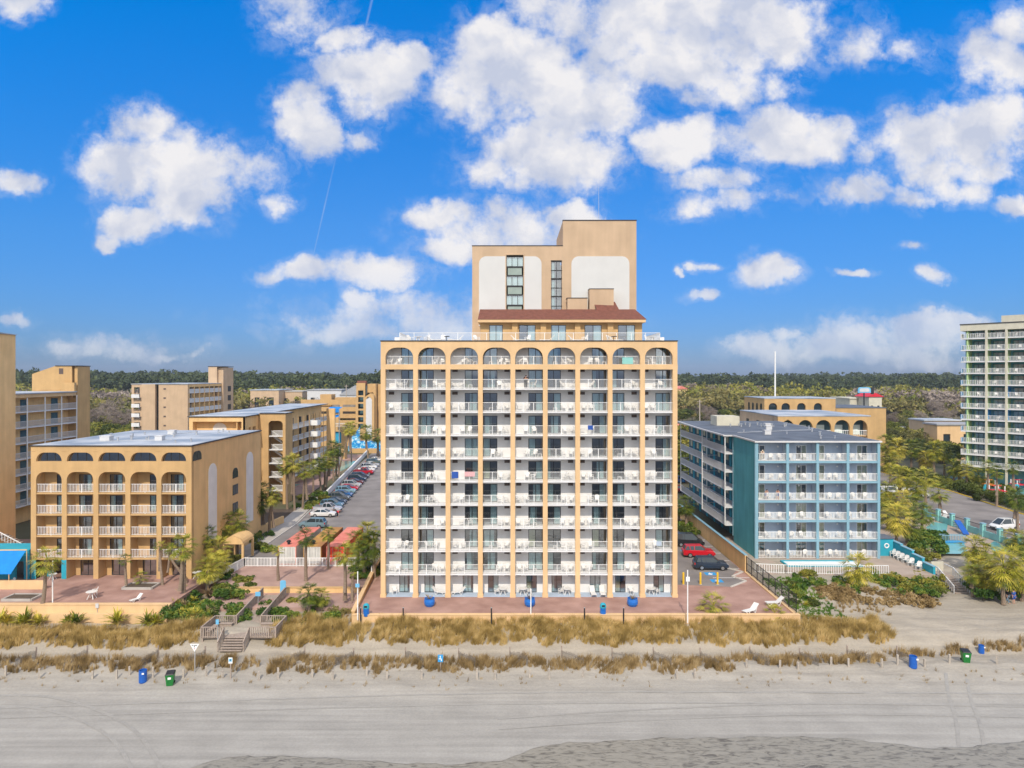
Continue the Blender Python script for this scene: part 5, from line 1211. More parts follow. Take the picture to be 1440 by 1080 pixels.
for i in range(6):
    y0 = 104.5 + i * 3.9; mb.box(77.22, 77.28, y0, y0 + 3.3, 1.75, 1.82)
    for k in range(13): y = y0 + .1 + k * .26; mb.box(77.235, 77.265, y, y + .03, 1.05, 1.75)
mb.build('railing', M['black'], ro)
def poly_sheet(name, pxs, z, m): return sheet(name, [at(px, py, 0) for px, py in pxs], z, m)
poly_sheet('pool_water', [(1302, 742), (1312, 734), (1333, 737), (1331, 748), (1318, 748), (1306, 746)], .03, M['water'])
poly_sheet('pool_water', [(1326, 779), (1328, 763), (1356, 764), (1362, 779)], .03, M['water'])
poly_sheet('pool_water', [(1391, 766), (1398, 761), (1418, 770), (1416, 777), (1396, 776)], .03, M['water'])
sl = thing('pool_slide', at(1353, 748) + (0,), 'dark blue water slide standing over the wading pool', 'slide'); mb = MB()
xa_, ya_ = at(1346, 746); xb_, yb2 = at(1359, 754)
mb.bar((xa_, ya_, 1.7), (xb_, yb2, .3), .9, .16); mb.build('chute', M['binblue'], sl); mb = MB()
for t in (0, .5): 
    x, y, z = xa_ + (xb_ - xa_) * t, ya_ + (yb2 - ya_) * t, 1.7 - 1.4 * t; mb.tube((x, y, 0), (x, y, z), .05)
for i in range(5): mb.box(xa_ - .5, xa_, ya_ - .25, ya_ + .25, .25 + i * .3, .3 + i * .3)
mb.build('ladder', M['white'], sl)
pf = thing('pool_bridge', at(1340, 762) + (0,), 'blue railed footbridge crossing the wading pool', 'footbridge'); mb = MB()
xa_, ya_ = at(1325, 764); xb_, yb2 = at(1358, 764); mb.box(xa_, xb_, ya_, ya_ + .8, .1, .3); mb.build('deck', M['bblue'], pf); mb = MB()
for yy in (ya_, ya_ + .8):
    mb.box(xa_, xb_, yy - .03, yy + .03, 1.2, 1.28)
    for i in range(16): x = xa_ + (xb_ - xa_) * i / 15; mb.box(x - .03, x + .03, yy - .03, yy + .03, .3, 1.2)
mb.build('railing', M['bluetrim'], pf)
for i, (px, py, w) in enumerate([(1317, 731, 'left of two white loungers by the upper pool near the wall'), (1326, 732, 'right of two white loungers by the upper pool near the wall'), (1333, 728, 'white folded lounger beside the aqua wall pillar'), (1409, 760, 'white lounger beside the narrow pool below the van')]):
    x, y = at(px, py, 0); CH['lounger'].put((x, y, .02), rz=R([-70, -60, 10, 70][i]), scl=1.25, label=w, cat='lounge chair')
# beach stair
bs = thing('beach_stair', (57.2, 88, 0), 'pale wooden stair with railings descending to the sand right of the shrubs', 'stairs'); mb = MB()
for i in range(8): y = 90.4 - i * .42; z = -.1 - i * .17; mb.box(56.5, 58.3, y - .42, y, z - .12, z)
mb.box(56.5, 58.3, 90.4, 92.2, -.15, -.03); mb.build('step', M['wood'], bs); mb = MB()
for x in (56.4, 58.4):
    mb.bar((x, 90.4, .95), (x, 87.1, -.5), .12); mb.bar((x, 92.2, .95), (x, 90.4, .95), .12)
    for i in range(9): y = 90.4 - i * .41; mb.box(x - .04, x + .04, y - .04, y + .04, -.1 - i * .17, .9 - i * .17)
mb.build('railing', M['greywall'], bs); mb = MB(); mb.box(56.6, 58.2, 92.1, 92.18, 0, 1.3); mb.build('gate', M['cream'], bs)
# ================================================================ vehicles
def car_proto(kind):
    S = {'sedan': (4.7, 1.82, .95, 1.42, [(-2.35, .55, .82), (-2.25, .30, .92), (-1.3, .28, .98), (.9, .28, .95), (1.9, .30, .86), (2.3, .36, .66)], [(-1.75, .98), (-1.05, 1.40), (.25, 1.42), (1.15, .97)]),
         'suv':   (4.6, 1.88, 1.1, 1.70, [(-2.3, .55, 1.0), (-2.22, .32, 1.08), (-1.2, .30, 1.10), (.9, .30, 1.08), (1.95, .34, .98), (2.28, .42, .72)], [(-2.12, 1.09), (-1.85, 1.62), (.3, 1.68), (1.15, 1.09)]),
         'pickup': (5.4, 1.95, 1.1, 1.85, [(-2.7, .55, 1.1), (-2.62, .42, 1.14), (-.6, .42, 1.14), (1.2, .42, 1.14), (2.4, .45, 1.05), (2.68, .5, .75)], [(-.75, 1.14), (-.62, 1.78), (.55, 1.82), (1.35, 1.14)]),
         'van':   (4.6, 1.85, 1.15, 1.95, [(-2.3, .45, 1.15), (-2.26, .32, 1.2), (-1.2, .3, 1.2), (1.0, .3, 1.15), (1.9, .33, 1.0), (2.28, .4, .72)], [(-2.24, 1.2), (-2.18, 1.9), (.55, 1.95), (1.6, 1.1)])}[kind]
    L, Wd, belt, top, prof, cab = S; w = Wd / 2
    def f():
        root = bpy.data.objects.new('parked_car', None); C.objects.link(root); KIDS[root.name] = []; ORG[root.name] = Vector((0, 0, 0))
        mb = MB(); secs = []
        for x, zb, zt in prof:
            k = .88 if abs(x) > L / 2 - .12 else 1.0
            secs.append([(x, -w * k * .94, zb), (x, -w * k, zb + (zt - zb) * .45), (x, -w * k * .97, zt - .08), (x, -w * k * .86, zt), (x, w * k * .86, zt), (x, w * k * .97, zt - .08), (x, w * k, zb + (zt - zb) * .45), (x, w * k * .94, zb)])
        vs = [p for s in secs for p in s]; fs = []
        for i in range(len(secs) - 1):
            for j in range(8): a = i * 8 + j; b_ = i * 8 + (j + 1) % 8; fs.append((a, b_, b_ + 8, a + 8))
        fs.append(tuple(range(8))); fs.append(tuple(range((len(secs) - 1) * 8, len(secs) * 8))[::-1]); mb.smooth = False; mb.add(vs, fs)
        if kind == 'pickup':
            mb.mi = 1; mb.box(-2.55, -.8, -w * .78, w * .78, 1.145, 1.15); mb.mi = 0
            mb.box(-2.62, -.7, -w * .93, -w * .82, 1.14, 1.22); mb.box(-2.62, -.7, w * .82, w * .93, 1.14, 1.22)
        mb.build('body', [M['paint'], M['black']], root)
        zc = cab[1][1]; (x0, z0), (x1, z1), (x2, z2), (x3, z3) = cab; wi, wt_ = w * .9, w * .70
        mb = MB(); mb.add([(x0, -wi, z0), (x1, -wt_, z1), (x2, -wt_, z2), (x3, -wi, z3), (x0, wi, z0), (x1, wt_, z1), (x2, wt_, z2), (x3, wi, z3)], [(0, 3, 2, 1), (4, 5, 6, 7), (0, 1, 5, 4), (3, 7, 6, 2)])
        mb.build('windows', M['carglass'], root)
        mb = MB(); e = .015
        mb.add([(x1 - .03, -wt_ - e, z1 - .03), (x2 + .05, -wt_ - e, z2 - .03), (x2, -wt_ * .9, z2 + .04), (x1 + .05, -wt_ * .9, z1 + .04), (x1 - .03, wt_ + e, z1 - .03), (x2 + .05, wt_ + e, z2 - .03), (x2, wt_ * .9, z2 + .04), (x1 + .05, wt_ * .9, z1 + .04)],
               [(0, 1, 2, 3), (3, 2, 6, 7), (7, 6, 5, 4), (0, 3, 7, 4), (1, 5, 6, 2), (0, 4, 5, 1)])
        for s in (-1, 1):
            mb.bar((x0 + .02, s * (wi + e), z0), (x1, s * (wt_ + e), z1), .09, .05); mb.bar((x3, s * (wi + e), z3), (x2, s * (wt_ + e), z2), .07, .05)
            xm = (x1 + x2) / 2 + .05; mb.bar((xm, s * (wi + e), z0), (xm, s * (wt_ + e), z2 - .02), .09, .04)
            if kind == 'van': mb.add([(x0, s * (wi + .012), z0), (xm - .3, s * (wi + .012), z0), (xm - .3, s * (wt_ + .012), z1), (x1, s * (wt_ + .012), z1)], [(0, 1, 2, 3)])
            if kind in ('suv',): mb.bar((x1 + .55, s * (wi + e), z0), (x1 + .45, s * (wt_ + e), z1), .10, .04)
            mb.box(x3 - .45, x3 - .28, s * (w + .02) - .06, s * (w + .02) + .06, belt - .02, belt + .12)
        mb.build('roof', M['paint'], root)
        for x in (-L * .29, L * .31):
            for s in (-1, 1):
                r = .34 if kind != 'pickup' else .4; y = s * (w - .1)
                o = MB().tube((x, y - .11, r), (x, y + .11, r), r, n=14).build('wheel', M['rubber'], root)
                MB().tube((x, y + s * .112, r), (x, y + s * .125, r), r * .62, n=10).build('rim', M['alloy'], o)
        xf_ = prof[-1][0]; zf = prof[-2][2]
        for s in (-1, 1):
            mb = MB(); mb.add([(xf_ - .02, s * w * .85, zf - .22), (xf_ - .02, s * w * .5, zf - .2), (xf_ - .28, s * w * .5, zf - .03), (xf_ - .32, s * w * .88, zf - .06)], [(0, 1, 2, 3), (3, 2, 1, 0)]); mb.add([(xf_ + .01, s * w * .45, zf - .34), (xf_ + .01, s * w * .86, zf - .34), (xf_ - .01, s * w * .86, zf - .2), (xf_ - .01, s * w * .45, zf - .2)], [(0, 1, 2, 3), (3, 2, 1, 0)]); mb.build('headlight', M['lens'], root)
            mb = MB(); zt = prof[1][2]; mb.box(-L / 2 - .01, -L / 2 + .12, s * w * .84 - .1, s * w * .84 + .06, zt - .35, zt - .08); mb.build('tail_light', M['redlens'], root)
        mb = MB(); mb.box(xf_ - .06, xf_ + .012, -w * .6, w * .6, .42, .6); mb.build('grille', M['black'], root)
        mb = MB(); mb.box(-L / 2 + .15, L / 2 - .25, -w * .9, w * .9, .2, .34); mb.build('sill', M['rubber'], root)
        return root
    return Proto(f)
CARS = {k: car_proto(k) for k in ('sedan', 'suv', 'pickup', 'van')}
def car(kind, x, y, rz, col, label, group='cars in the left parking lot', cat=None):
    o = CARS[kind].put((x, y, .02), rz=R(rz), label=label, cat=cat or {'sedan': 'car', 'suv': 'suv', 'pickup': 'pickup truck', 'van': 'van'}[kind], group=group)
    for k in KIDS[o.name]: k.color = tuple(col) + (1,)
    return o
WH, SI, GR, DK, NV, RD, BU = (.75, .75, .75), (.42, .43, .45), (.13, .16, .18), (.015, .017, .02), (.02, .045, .09), (.45, .01, .03), (.02, .10, .28)
row = [(118.5, 'suv', (.17, .26, .31), 'grey blue suv parked alone nearest the red container roofs'), (127.7, 'sedan', WH, 'white car beside the two people in the left parking lot'),
 (131.8, 'pickup', (.5, .5, .55), 'silver pickup truck parked next to the white car in the long row'), (136.3, 'suv', (.10, .2, .3), 'slate blue suv just beyond the silver pickup truck'),
 (140.0, 'sedan', NV, 'dark navy car, second beyond the silver pickup truck'), (144.2, 'suv', (.10, .11, .12), 'charcoal suv in the middle of the parking row'),
 (148.4, 'sedan', BU, 'bright blue car in the middle of the parking row'), (152.6, 'suv', (.2, .34, .42), 'pale teal suv beyond the bright blue car'),
 (156.8, 'sedan', RD, 'dark red car between teal and silver ones in the parking row'), (161.0, 'suv', SI, 'silver suv left of the dark maroon one in the parking row'),
 (165.4, 'sedan', (.12, .02, .03), 'dark maroon car beside the silver suv in the parking row'), (170.0, 'suv', NV, 'large dark blue suv before the red truck in the parking row'),
 (175.2, 'suv', (.05, .06, .1), 'black blue suv directly before the long red pickup truck'), (182, 'pickup', RD, 'long red pickup truck with bright flank in the parking row'),
 (187.5, 'sedan', WH, 'white car behind the red pickup truck'), (192.5, 'suv', WH, 'white suv, second beyond the red pickup truck'), (198, 'sedan', SI, 'silver car, third beyond the red pickup truck'),
 (203.5, 'suv', (.1, .14, .13), 'dark green suv near the far end of the parking row'), (209, 'sedan', WH, 'white car at the far end of the parking row')]
for (y, k, c, lab) in row: car(k, -35.3 - (y - 128) * .078, y, rng.uniform(-3, 3) + (0 if k != 'suv' or y > 120 else 180), c, lab)
car('suv', 27.1, 93.2, -4, (.02, .035, .06), 'dark navy suv nearest the yellow bollards right of the tall hotel', 'cars beside the ochre wall')
car('suv', 27.2, 99.6, -4, (.55, .008, .02), 'bright red suv between two dark ones by the ochre wall', 'cars beside the ochre wall')
car('van', 27.4, 105.8, -4, (.02, .022, .025), 'black minivan third from the bollards by the ochre wall', 'cars beside the ochre wall')
x, y = at(958, 772, 0); 
for i, (px, py, k, c, lab) in enumerate([(956, 673, 'suv', BU, 'blue suv glimpsed between the tall hotel and the blue hotel'), (955, 686, 'sedan', RD, 'red car glimpsed between the tall hotel and the blue hotel'), (964, 690, 'sedan', (.03, .07, .2), 'dark blue car glimpsed below the gallery railings'), (955, 660, 'suv', DK, 'black suv farthest back between the two hotels')]):
    x, y = at(px, py + 5, 0); car(k, x, y, 90, c, lab, 'cars between the hotels')
x, y = at(1412, 745, 0); car('van', x, y, 190, WH, 'white delivery van parked by the aqua wall at the right edge', 'vehicles on the right road')
for px, py, k, c, lab, rz in [(1251, 692, 'van', WH, 'white van behind the blue hotel corner', 0), (1271, 697, 'sedan', (.05, .15, .5), 'white and blue car under the palms right of the blue hotel', 10), (1288, 696, 'pickup', WH, 'white pickup truck under the palms right of the blue hotel', 0), (1262, 687, 'suv', WH, 'white suv under the palm trunks, rearmost by the blue hotel', 0), (1243, 706, 'sedan', NV, 'dark car peeking out behind the blue hotel corner', 0)]:
    x, y = at(px, py + 4, 0); car(k, x, y, rz, c, lab, 'vehicles on the right road')
# ================================================================ shipping containers
def container(x0, x1, y0, y1, mf, mr, ms, lab, cap=True):
    o = thing('shipping_container', ((x0 + x1) / 2, y0, 0), lab, 'container', 'three shipping containers behind the terrace'); h = 2.55
    mb = MB(); n = 24
    for s, x in ((-1, x0), (1, x1)):
        for i in range(n * 2):
            ya, yb_2 = y0 + .06 + (y1 - y0 - .12) * i / (n * 2), y0 + .06 + (y1 - y0 - .12) * (i + 1) / (n * 2); d = .03 * (i % 2); mb.box(x0 + d, x0 + .08, ya, yb_2, .15, h - .05) if s < 0 else mb.box(x1 - .08, x1 - d, ya, yb_2, .15, h - .05)
    mb.box(x0 + .08, x1 - .08, y1 - .1, y1, .15, h - .05); mb.build('side_panel', M[ms], o)
    mb = MB(); mb.box(x0, x1, y0, y1, .02, .15)
    for x in (x0, x1 - .1):
        for y in (y0 - .01, y1 - .09): mb.box(x - .005, x + .105, y, y + .1, .15, h - .05)
    mb.build('frame', M[mr], o)
    mb = MB(); mb.box(x0, x1, y0 - .01, y1 + .01, h - .05, h)
    for i in range(11): y = y0 + .6 + i * (y1 - y0 - 1) / 11; mb.box(x0 + .15, x1 - .15, y, y + .35, h, h + .02)
    mb.build('roof', M[mr], o)
    for k in range(2):
        mb = MB(); xa, xb = x0 + .1 + k * (x1 - x0 - .2) / 2, x0 + .1 + (k + 1) * (x1 - x0 - .2) / 2; m_ = 8
        for i in range(m_): a = xa + .02 + (xb - xa - .04) * i / m_; mb.box(a, a + (xb - xa) / m_ * (1 if i % 2 else .98), y0 - .0 + (.03 if i % 2 else 0), y0 + .1, .16, h - .06)
        mb.build('door', M[mf], o); mb = MB()
        for t in (.35, .7): x = xa + (xb - xa) * t; mb.tube((x, y0 - .03, .2), (x, y0 - .03, h - .1), .025, n=6)
        mb.build('lock_rod', M['steel'], o)
    if cap:
        mb = MB(); xm = (x0 + x1) / 2; mb.lathe([(.18, 0), (.2, .3), (.34, .34), (.3, .5), (.1, .62)], (xm - .2, y0 + 1.3, h), 12); mb.build('roof_vent', M['black'], o)
container(-32.6, -30.1, 95.2, 107.4, 'cont_white', 'cont_pink', 'cont_white', 'shipping container with pale doors and faded red roof, leftmost of three')
container(-29.1, -26.6, 95.2, 107.4, 'cont_white', 'cont_rust', 'cont_rust', 'shipping container with pale doors and rusty orange roof, middle of three')
container(-25.9, -23.4, 95.2, 107.4, 'cont_red', 'cont_pink', 'cont_red', 'bright red shipping container with pinkish roof, rightmost of three', False)
# white railing of the palm terrace
wr = thing('white_railing', (-28, 94.4, 0), 'white wooden railing behind the terrace with three palms', 'railing')
def bal_run(parent, pts, h, gap, w, m, tw=.1, name='balustrade'):
    mb = MB()
    for a, b_ in zip(pts, pts[1:]):
        a, b_ = Vector(a), Vector(b_); mb.bar(a + Vector((0, 0, h)), b_ + Vector((0, 0, h)), tw, .07); mb.bar(a + Vector((0, 0, .1)), b_ + Vector((0, 0, .1)), tw * .6, .06)
        n = max(1, int((b_ - a).length / gap))
        for i in range(n + 1):
            p = a.lerp(b_, i / n); ww = w * (1.8 if i % 9 == 0 else 1); mb.box(p.x - ww / 2, p.x + ww / 2, p.y - ww / 2, p.y + ww / 2, p.z, p.z + h - .03)
    return mb.build(name, M[m], parent)
bal_run(wr, [(-38.2, 85.4, .02), (-37.0, 94.4, .02), (-19.0, 94.4, .02)], 1.15, .2, .07, 'white'); 
wr2 = thing('white_railing', (-18.3, 90, 0), 'white railing on the ramp wall left of the tall hotel', 'railing'); bal_run(wr2, [(-18.3, 89, .45), (-18.5, 96.5, .85)], 1.0, .2, .06, 'white')
# ================================================================ boardwalk
bw = thing('boardwalk', (-29, 71, -1.5), 'weathered grey wooden boardwalk with side benches and steps to the beach', 'boardwalk')
zt_, ze_ = -1.1, -.5; mb = MB()
for i in range(40): y = 71.6 + i * .3; z = zt_ + (ze_ - zt_) * max(0, (y - 75) / 8); mb.box(-30.2, -27.7, y, y + .28, z - .06, z)
for i in range(26): x = -32.6 + i * .3 if i < 8 else -27.7 + (i - 8) * .3; 
for i in range(8): x = -32.6 + i * .3; mb.box(x, x + .28, 71.6, 75.0, zt_ - .06, zt_)
for i in range(10): x = -27.7 + i * .3; mb.box(x, x + .28, 71.6, 75.0, zt_ - .06, zt_)
mb.build('deck', M['wood'], bw); mb = MB()
for i in range(5): y = 71.55 - i * .3; z = zt_ - .12 - i * .16; mb.box(-30.1, -27.8, y - .3, y, z - .06, z)
mb.build('step', M['wood'], bw)
bal_run(bw, [(-30.25, 71.6, zt_), (-32.6, 71.6, zt_), (-32.6, 75, zt_), (-30.3, 75.05, zt_), (-30.3, 83, ze_)], 1.1, .22, .08, 'wood', .14)
bal_run(bw, [(-27.6, 71.6, zt_), (-24.8, 71.6, zt_), (-24.8, 75, zt_), (-27.6, 75.05, zt_), (-27.6, 83, ze_)], 1.1, .22, .08, 'wood', .14)
mb = MB(); mb.bar((-30.25, 71.6, zt_ + 1.0), (-30.25, 70.1, -1.0), .12); mb.bar((-27.6, 71.6, zt_ + 1.0), (-27.6, 70.1, -1.0), .12)
for x in (-30.25, -27.6):
    for i in range(5): y = 71.5 - i * .33; mb.box(x - .04, x + .04, y - .04, y + .04, -2.0, zt_ + 1.0 - i * .2)
mb.build('stair_rail', M['wood'], bw)
for a, b_, ya, yb3 in ((-32.4, -31.9, 72, 74.8), (-32.4, -30.5, 74.3, 74.8), (-25.5, -25.0, 72, 74.8), (-27.4, -25, 74.3, 74.8)):
    mb = MB(); mb.box(a, b_, ya, yb3, zt_ + .40, zt_ + .46); mb.box(a + .05, b_ - .05, ya + .1, ya + .16, zt_, zt_ + .4); mb.box(a + .05, b_ - .05, yb3 - .16, yb3 - .1, zt_, zt_ + .4); mb.build('bench', M['wood'], bw)
mb = MB()
for x in (-32.5, -30.2, -27.6, -24.9):
    for y in (71.7, 74.9): mb.box(x - .08, x + .08, y - .08, y + .08, -2.4, zt_ - .06)
mb.build('pile', M['wood'], bw)
# ================================================================ poles, signs, bins, planters
def pole(px, pyb, h, lab, z=0, r=.07, name='flagpole', cat='pole', m='white', plate=None, r2=None):
    x, y = at(px, pyb, z); o = thing(name, (x, y, z), lab, cat); MB().tube((x, y, z - .3), (x, y, z + h), r, r2 or r * .8, 8).build('post', M[m], o)
    if plate: MB().box(x - plate[0], x + plate[0], y - .12, y - .09, z + plate[1], z + plate[2]).build('plate', M[plate[3]], o)
    return o, x, y
pole(746.5, 866, 3.0, 'white pole in front of the middle of the tall hotel', plate=None)
pole(967, 872, 5.4, 'white pole at the right end of the terrace with a small box', plate=(.2, 4.2, 4.7, 'white'))
pole(503, 868, 5.0, 'white pole with a small sign beside the blue bin left of the tall hotel', plate=(.22, 3.3, 3.7, 'lightblue'))
pole(74, 849, 5.0, 'white pole beside the leftmost palm on the brick terrace')
for i, (px, lab) in enumerate([(507, 'dark bollard post nearest the left path through the dune grass'), (567, 'dark bollard post between left planter and path'), (691, 'dark bollard post between left and middle planters'), (822, 'dark bollard post left of the blue terrace bin'), (877, 'dark bollard post right of the blue terrace bin')]):
    x, y = at(px, 874, -.3); y = 74.4; o = thing('bollard', (xat(px, y), y, -1.4), lab, 'post', 'dark posts along the terrace wall'); x = xat(px, y); MB().tube((x, y, -1.5), (x, y, 1.05), .075, n=8).build('post', M['black'], o); MB().tube((x, y, 1.05), (x, y, 1.12), .085, n=8).build('cap', M['steel'], o)
for i, px in enumerate((961, 985, 1009)):
    x, y = at(px, 822, 0); o = thing('bollard', (x, y, 0), '%s of three yellow bollards beside the parked suvs' % ('leftmost', 'middle', 'rightmost')[i], 'bollard', 'three yellow bollards'); MB().tube((x, y, 0), (x, y, 1.45), .13, n=12).lathe([(.13, 1.45), (.1, 1.53), (.02, 1.56)], (x, y, 0), 12).build('post', M['yellow'], o)
    MB().tube((x, y, .02), (x, y, .06), .2, n=12).build('base', M['conc'], o)
for i, (px, py, lab) in enumerate([(604, 852, 'blue glazed pot with a dry plant, leftmost of three'), (745, 852, 'blue glazed pot behind the white pole, middle of three'), (889.5, 852, 'blue glazed pot with a small plant, rightmost of three')]):
    x, y = at(px, py, 0); o = thing('flower_pot', (x, y, 0), lab, 'planter', 'three blue pots on the terrace'); MB().lathe([(.45, 0), (.60, .25), (.63, .55), (.56, .85), (.60, .9), (.52, .9), (.5, .8), (.02, .78)], (x, y, .003), 20).build('pot', M['planter'], o)
    mb = MB()
    for k in range(26): a = rng.uniform(0, 6.28); l = rng.uniform(.2, .6); mb.bar((x, y, .8), (x + l * math.cos(a), y + l * math.sin(a), .8 + rng.uniform(.15, .55)), .04, .015)
    mb.build('plant', M['leaf_dry'], o)
for px, py, lab in ((515, 866, 'blue domed litter bin at the left corner of the terrace'), (848, 865, 'blue domed litter bin in the middle of the terrace front')):
    x, y = at(px, py, 0); o = thing('litter_bin', (x, y, 0), lab, 'bin', 'blue domed bins'); MB().lathe([(.30, 0), (.33, .05), (.33, .85)], (x, y, .003), 16).build('barrel', M['planter'], o); MB().lathe([(.36, .85), (.36, .92), (.33, 1.15), (.22, 1.32), (.02, 1.38)], (x, y, 0), 16).build('domed_lid', M['tealb'], o); MB().box(x - .16, x + .16, y - .36, y - .3, 1.0, 1.2).build('flap', M['black'], o)
def barrel(px, py, lab, s=1):
    x, y = at(px, py, -2.35); z = th(x, y); o = thing('beach_barrel', (x, y, z), lab, 'barrel', 'blue barrels on the beach'); mb = MB(); prof = [(.33, 0)]
    for i in range(6): prof += [(.35, .05 + i * .18), (.36, .12 + i * .18)]
    mb.lathe([(r_ * s, z_ * s) for r_, z_ in prof + [(.35, 1.15), (.31, 1.15), (.30, .35), (.02, .35)]], (x, y, z - .02), 20); mb.build('barrel', M['binblue'], o); MB().box(x + .1 * s, x + .3 * s, y - .40 * s, y - .375 * s, z + .85 * s, z + 1.0 * s).build('sticker', M['white'], o)
barrel(201, 960, 'open blue plastic barrel on the sand beside the left green bin'); barrel(1284, 945, 'blue barrel on the sand left of the right green bin'); barrel(1380, 921, 'small blue barrel in the dune grass at the right', .75)
def wheelie(px, py, lab, rz):
    x, y = at(px, py, -2.35); z = th(x, y); o = thing('wheeled_bin', (x, y, z), lab, 'bin', 'green wheeled bins on the beach', rz=R(rz)); mb = MB()
    mb.add([(-.27, -.3, 0), (.27, -.3, 0), (.27, .3, 0), (-.27, .3, 0), (-.36, -.42, 1.0), (.36, -.42, 1.0), (.36, .42, 1.0), (-.36, .42, 1.0)], [(0, 3, 2, 1), (0, 1, 5, 4), (1, 2, 6, 5), (2, 3, 7, 6), (3, 0, 4, 7)]); mb.box(-.38, .38, -.44, .44, .98, 1.03); mb.build('body', M['bingreen'], o)
    mb = MB(); mb.add([(-.38, -.46, 1.04), (.38, -.46, 1.04), (.38, .46, 1.10), (-.38, .46, 1.10), (-.34, -.4, 1.12), (.34, -.4, 1.12), (.34, .4, 1.2), (-.34, .4, 1.2)], [(0, 3, 2, 1), (4, 5, 6, 7), (0, 1, 5, 4), (1, 2, 6, 5), (2, 3, 7, 6), (3, 0, 4, 7)]); mb.build('lid', M['black'], o)
    MB().box(-.14, .14, -.40, -.375, .62, .82).build('label', M['white'], o)
    for s in (-1, 1): MB().tube((s * .25, .36, .12), (s * .33, .36, .12), .12, n=12).build('wheel', M['rubber'], o)
    MB().tube((-.3, .5, 1.0), (.3, .5, 1.0), .025, n=6).build('handle', M['bingreen'], o)
wheelie(239.5, 963, 'green wheeled bin with black lid beside the left blue barrel', 14); wheelie(1358, 939, 'green wheeled bin with black lid on the right part of the beach', -14)
# beach signs
x, y = at(274, 948, -2.2); z = th(x, y); o = thing('triangle_sign', (x, y, z), 'white inverted triangle sign on a pole near the left green bin', 'sign'); MB().tube((x, y, z - .3), (x, y, z + 2.55), .045, n=8).build('post', M['steel'], o)
MB().prism_y([(x, z + 2.0), (x + .45, z + 2.75), (x - .45, z + 2.75)], y - .08, y - .05).build('plate', M['white'], o)
mb = MB(); mb.box(x - .26, x - .1, y - .095, y - .083, z + 2.6, z + 2.66); mb.box(x - .05, x + .25, y - .095, y - .083, z + 2.6, z + 2.66); mb.prism_y([(x - .09, z + 2.45), (x + .08, z + 2.45), (x, z + 2.56)], y - .095, y - .083); mb.build('mark', M['black'], o)
MB().box(x - .05, x + .05, y - .095, y - .083, z + 2.27, z + 2.33).build('red_mark', M['cloth_red'], o)
x, y = at(324.5, 957, -2.4); z = th(x, y); o = thing('beach_sign', (x, y, z), 'small white and blue sign on a wooden post by the boardwalk opening', 'sign'); MB().box(x - .05, x + .05, y - .05, y + .05, z - .3, z + 1.9).build('post', M['wood'], o); MB().box(x - .19, x + .19, y - .09, y - .06, z + 1.45, z + 2.0).build('plate', M['white'], o); MB().box(x - .15, x + .15, y - .1, y - .092, z + 1.62, z + 1.9).build('blue_field', M['lightblue'], o); MB().box(x - .04, x + .05, y - .106, y - .101, z + 1.7, z + 1.84).build('figure', M['black'], o)
x, y = at(619.5, 946, -2.2); z = th(x, y); o = thing('beach_sign', (x, y, z), 'light blue sign with white figures standing in the front dune grass', 'sign'); MB().box(x - .04, x + .04, y - .04, y + .04, z - .3, z + 1.3).build('post', M['wood'], o); MB().box(x - .25, x + .25, y - .08, y - .05, z + .85, z + 1.55).build('plate', M['bblue'], o)
mb = MB(); mb.box(x - .06, x + .02, y - .09, y - .081, z + 1.25, z + 1.45); mb.box(x - .16, x + .1, y - .09, y - .081, z + 1.12, z + 1.2); mb.box(x + .04, x + .14, y - .09, y - .081, z + .95, z + 1.1); mb.build('figure', M['white'], o)
x, y = at(398, 838, -.55); o = thing('upright_board', (x, y, -.55), 'tall light blue board standing on the terrace behind the boardwalk', 'board'); MB().arch_panel(x - .35, x + .35, -.5, 1.35, .2, y - .04, y + .04).build('board', M['lightblue'], o)
for px, py, w, lab in ((363, 850, .3, 'small light blue sign on a post right above the boardwalk ramp'), (306, 910, .16, 'light blue shower post with box beside the boardwalk steps'), (485.5, 842, .22, 'small blue sign near the foot of the double palm')):
    z = -.55 if py < 900 else -1.9; x, y = at(px, py, z); o = thing('sign_post', (x, y, z), lab, 'sign'); h = 1.5 if py < 900 else 2.9; MB().tube((x, y, z - .2), (x, y, z + h), .05, n=6).build('post', M['steel'], o); MB().box(x - w, x + w, y - .09, y - .06, z + h - .5, z + h).build('plate', M['lightblue'], o)
x, y = at(137, 868, -1.3); o = thing('sign_post', (x, y, -1.8), 'small grey sign on a post in front of the left peach wall', 'sign'); MB().tube((x, y, -2), (x, y, .3), .05, n=6).build('post', M['woodpost'], o); MB().box(x - .18, x + .18, y - .09, y - .06, -.2, .3).build('plate', M['greywall'], o)
x, y = at(1287, 815, 0); 
cb = thing('blue_container_bin', (-17.2, 92.5, 0), 'dark blue bin standing on the ramp beside the tall hotel', 'bin'); MB().lathe([(.34, 0), (.38, 1.0), (.38, 1.1), (.2, 1.3)], (-17.2, 92.5, 0), 12).build('barrel', M['binblue'], cb)
for (px, py, rz, lab) in ((1056, 862, 60, 'white sun lounger nearest the dune palm on the right terrace corner'), (1090, 851, 75, 'white sun lounger by the black fence, farther of the pair')):
    x, y = at(px, py, 0); CH['lounger'].put((x, y, .01), rz=R(-rz if px < 1080 else rz - 160), scl=1.1, label=lab, cat='lounge chair', group='pair of loungers by the black fence')
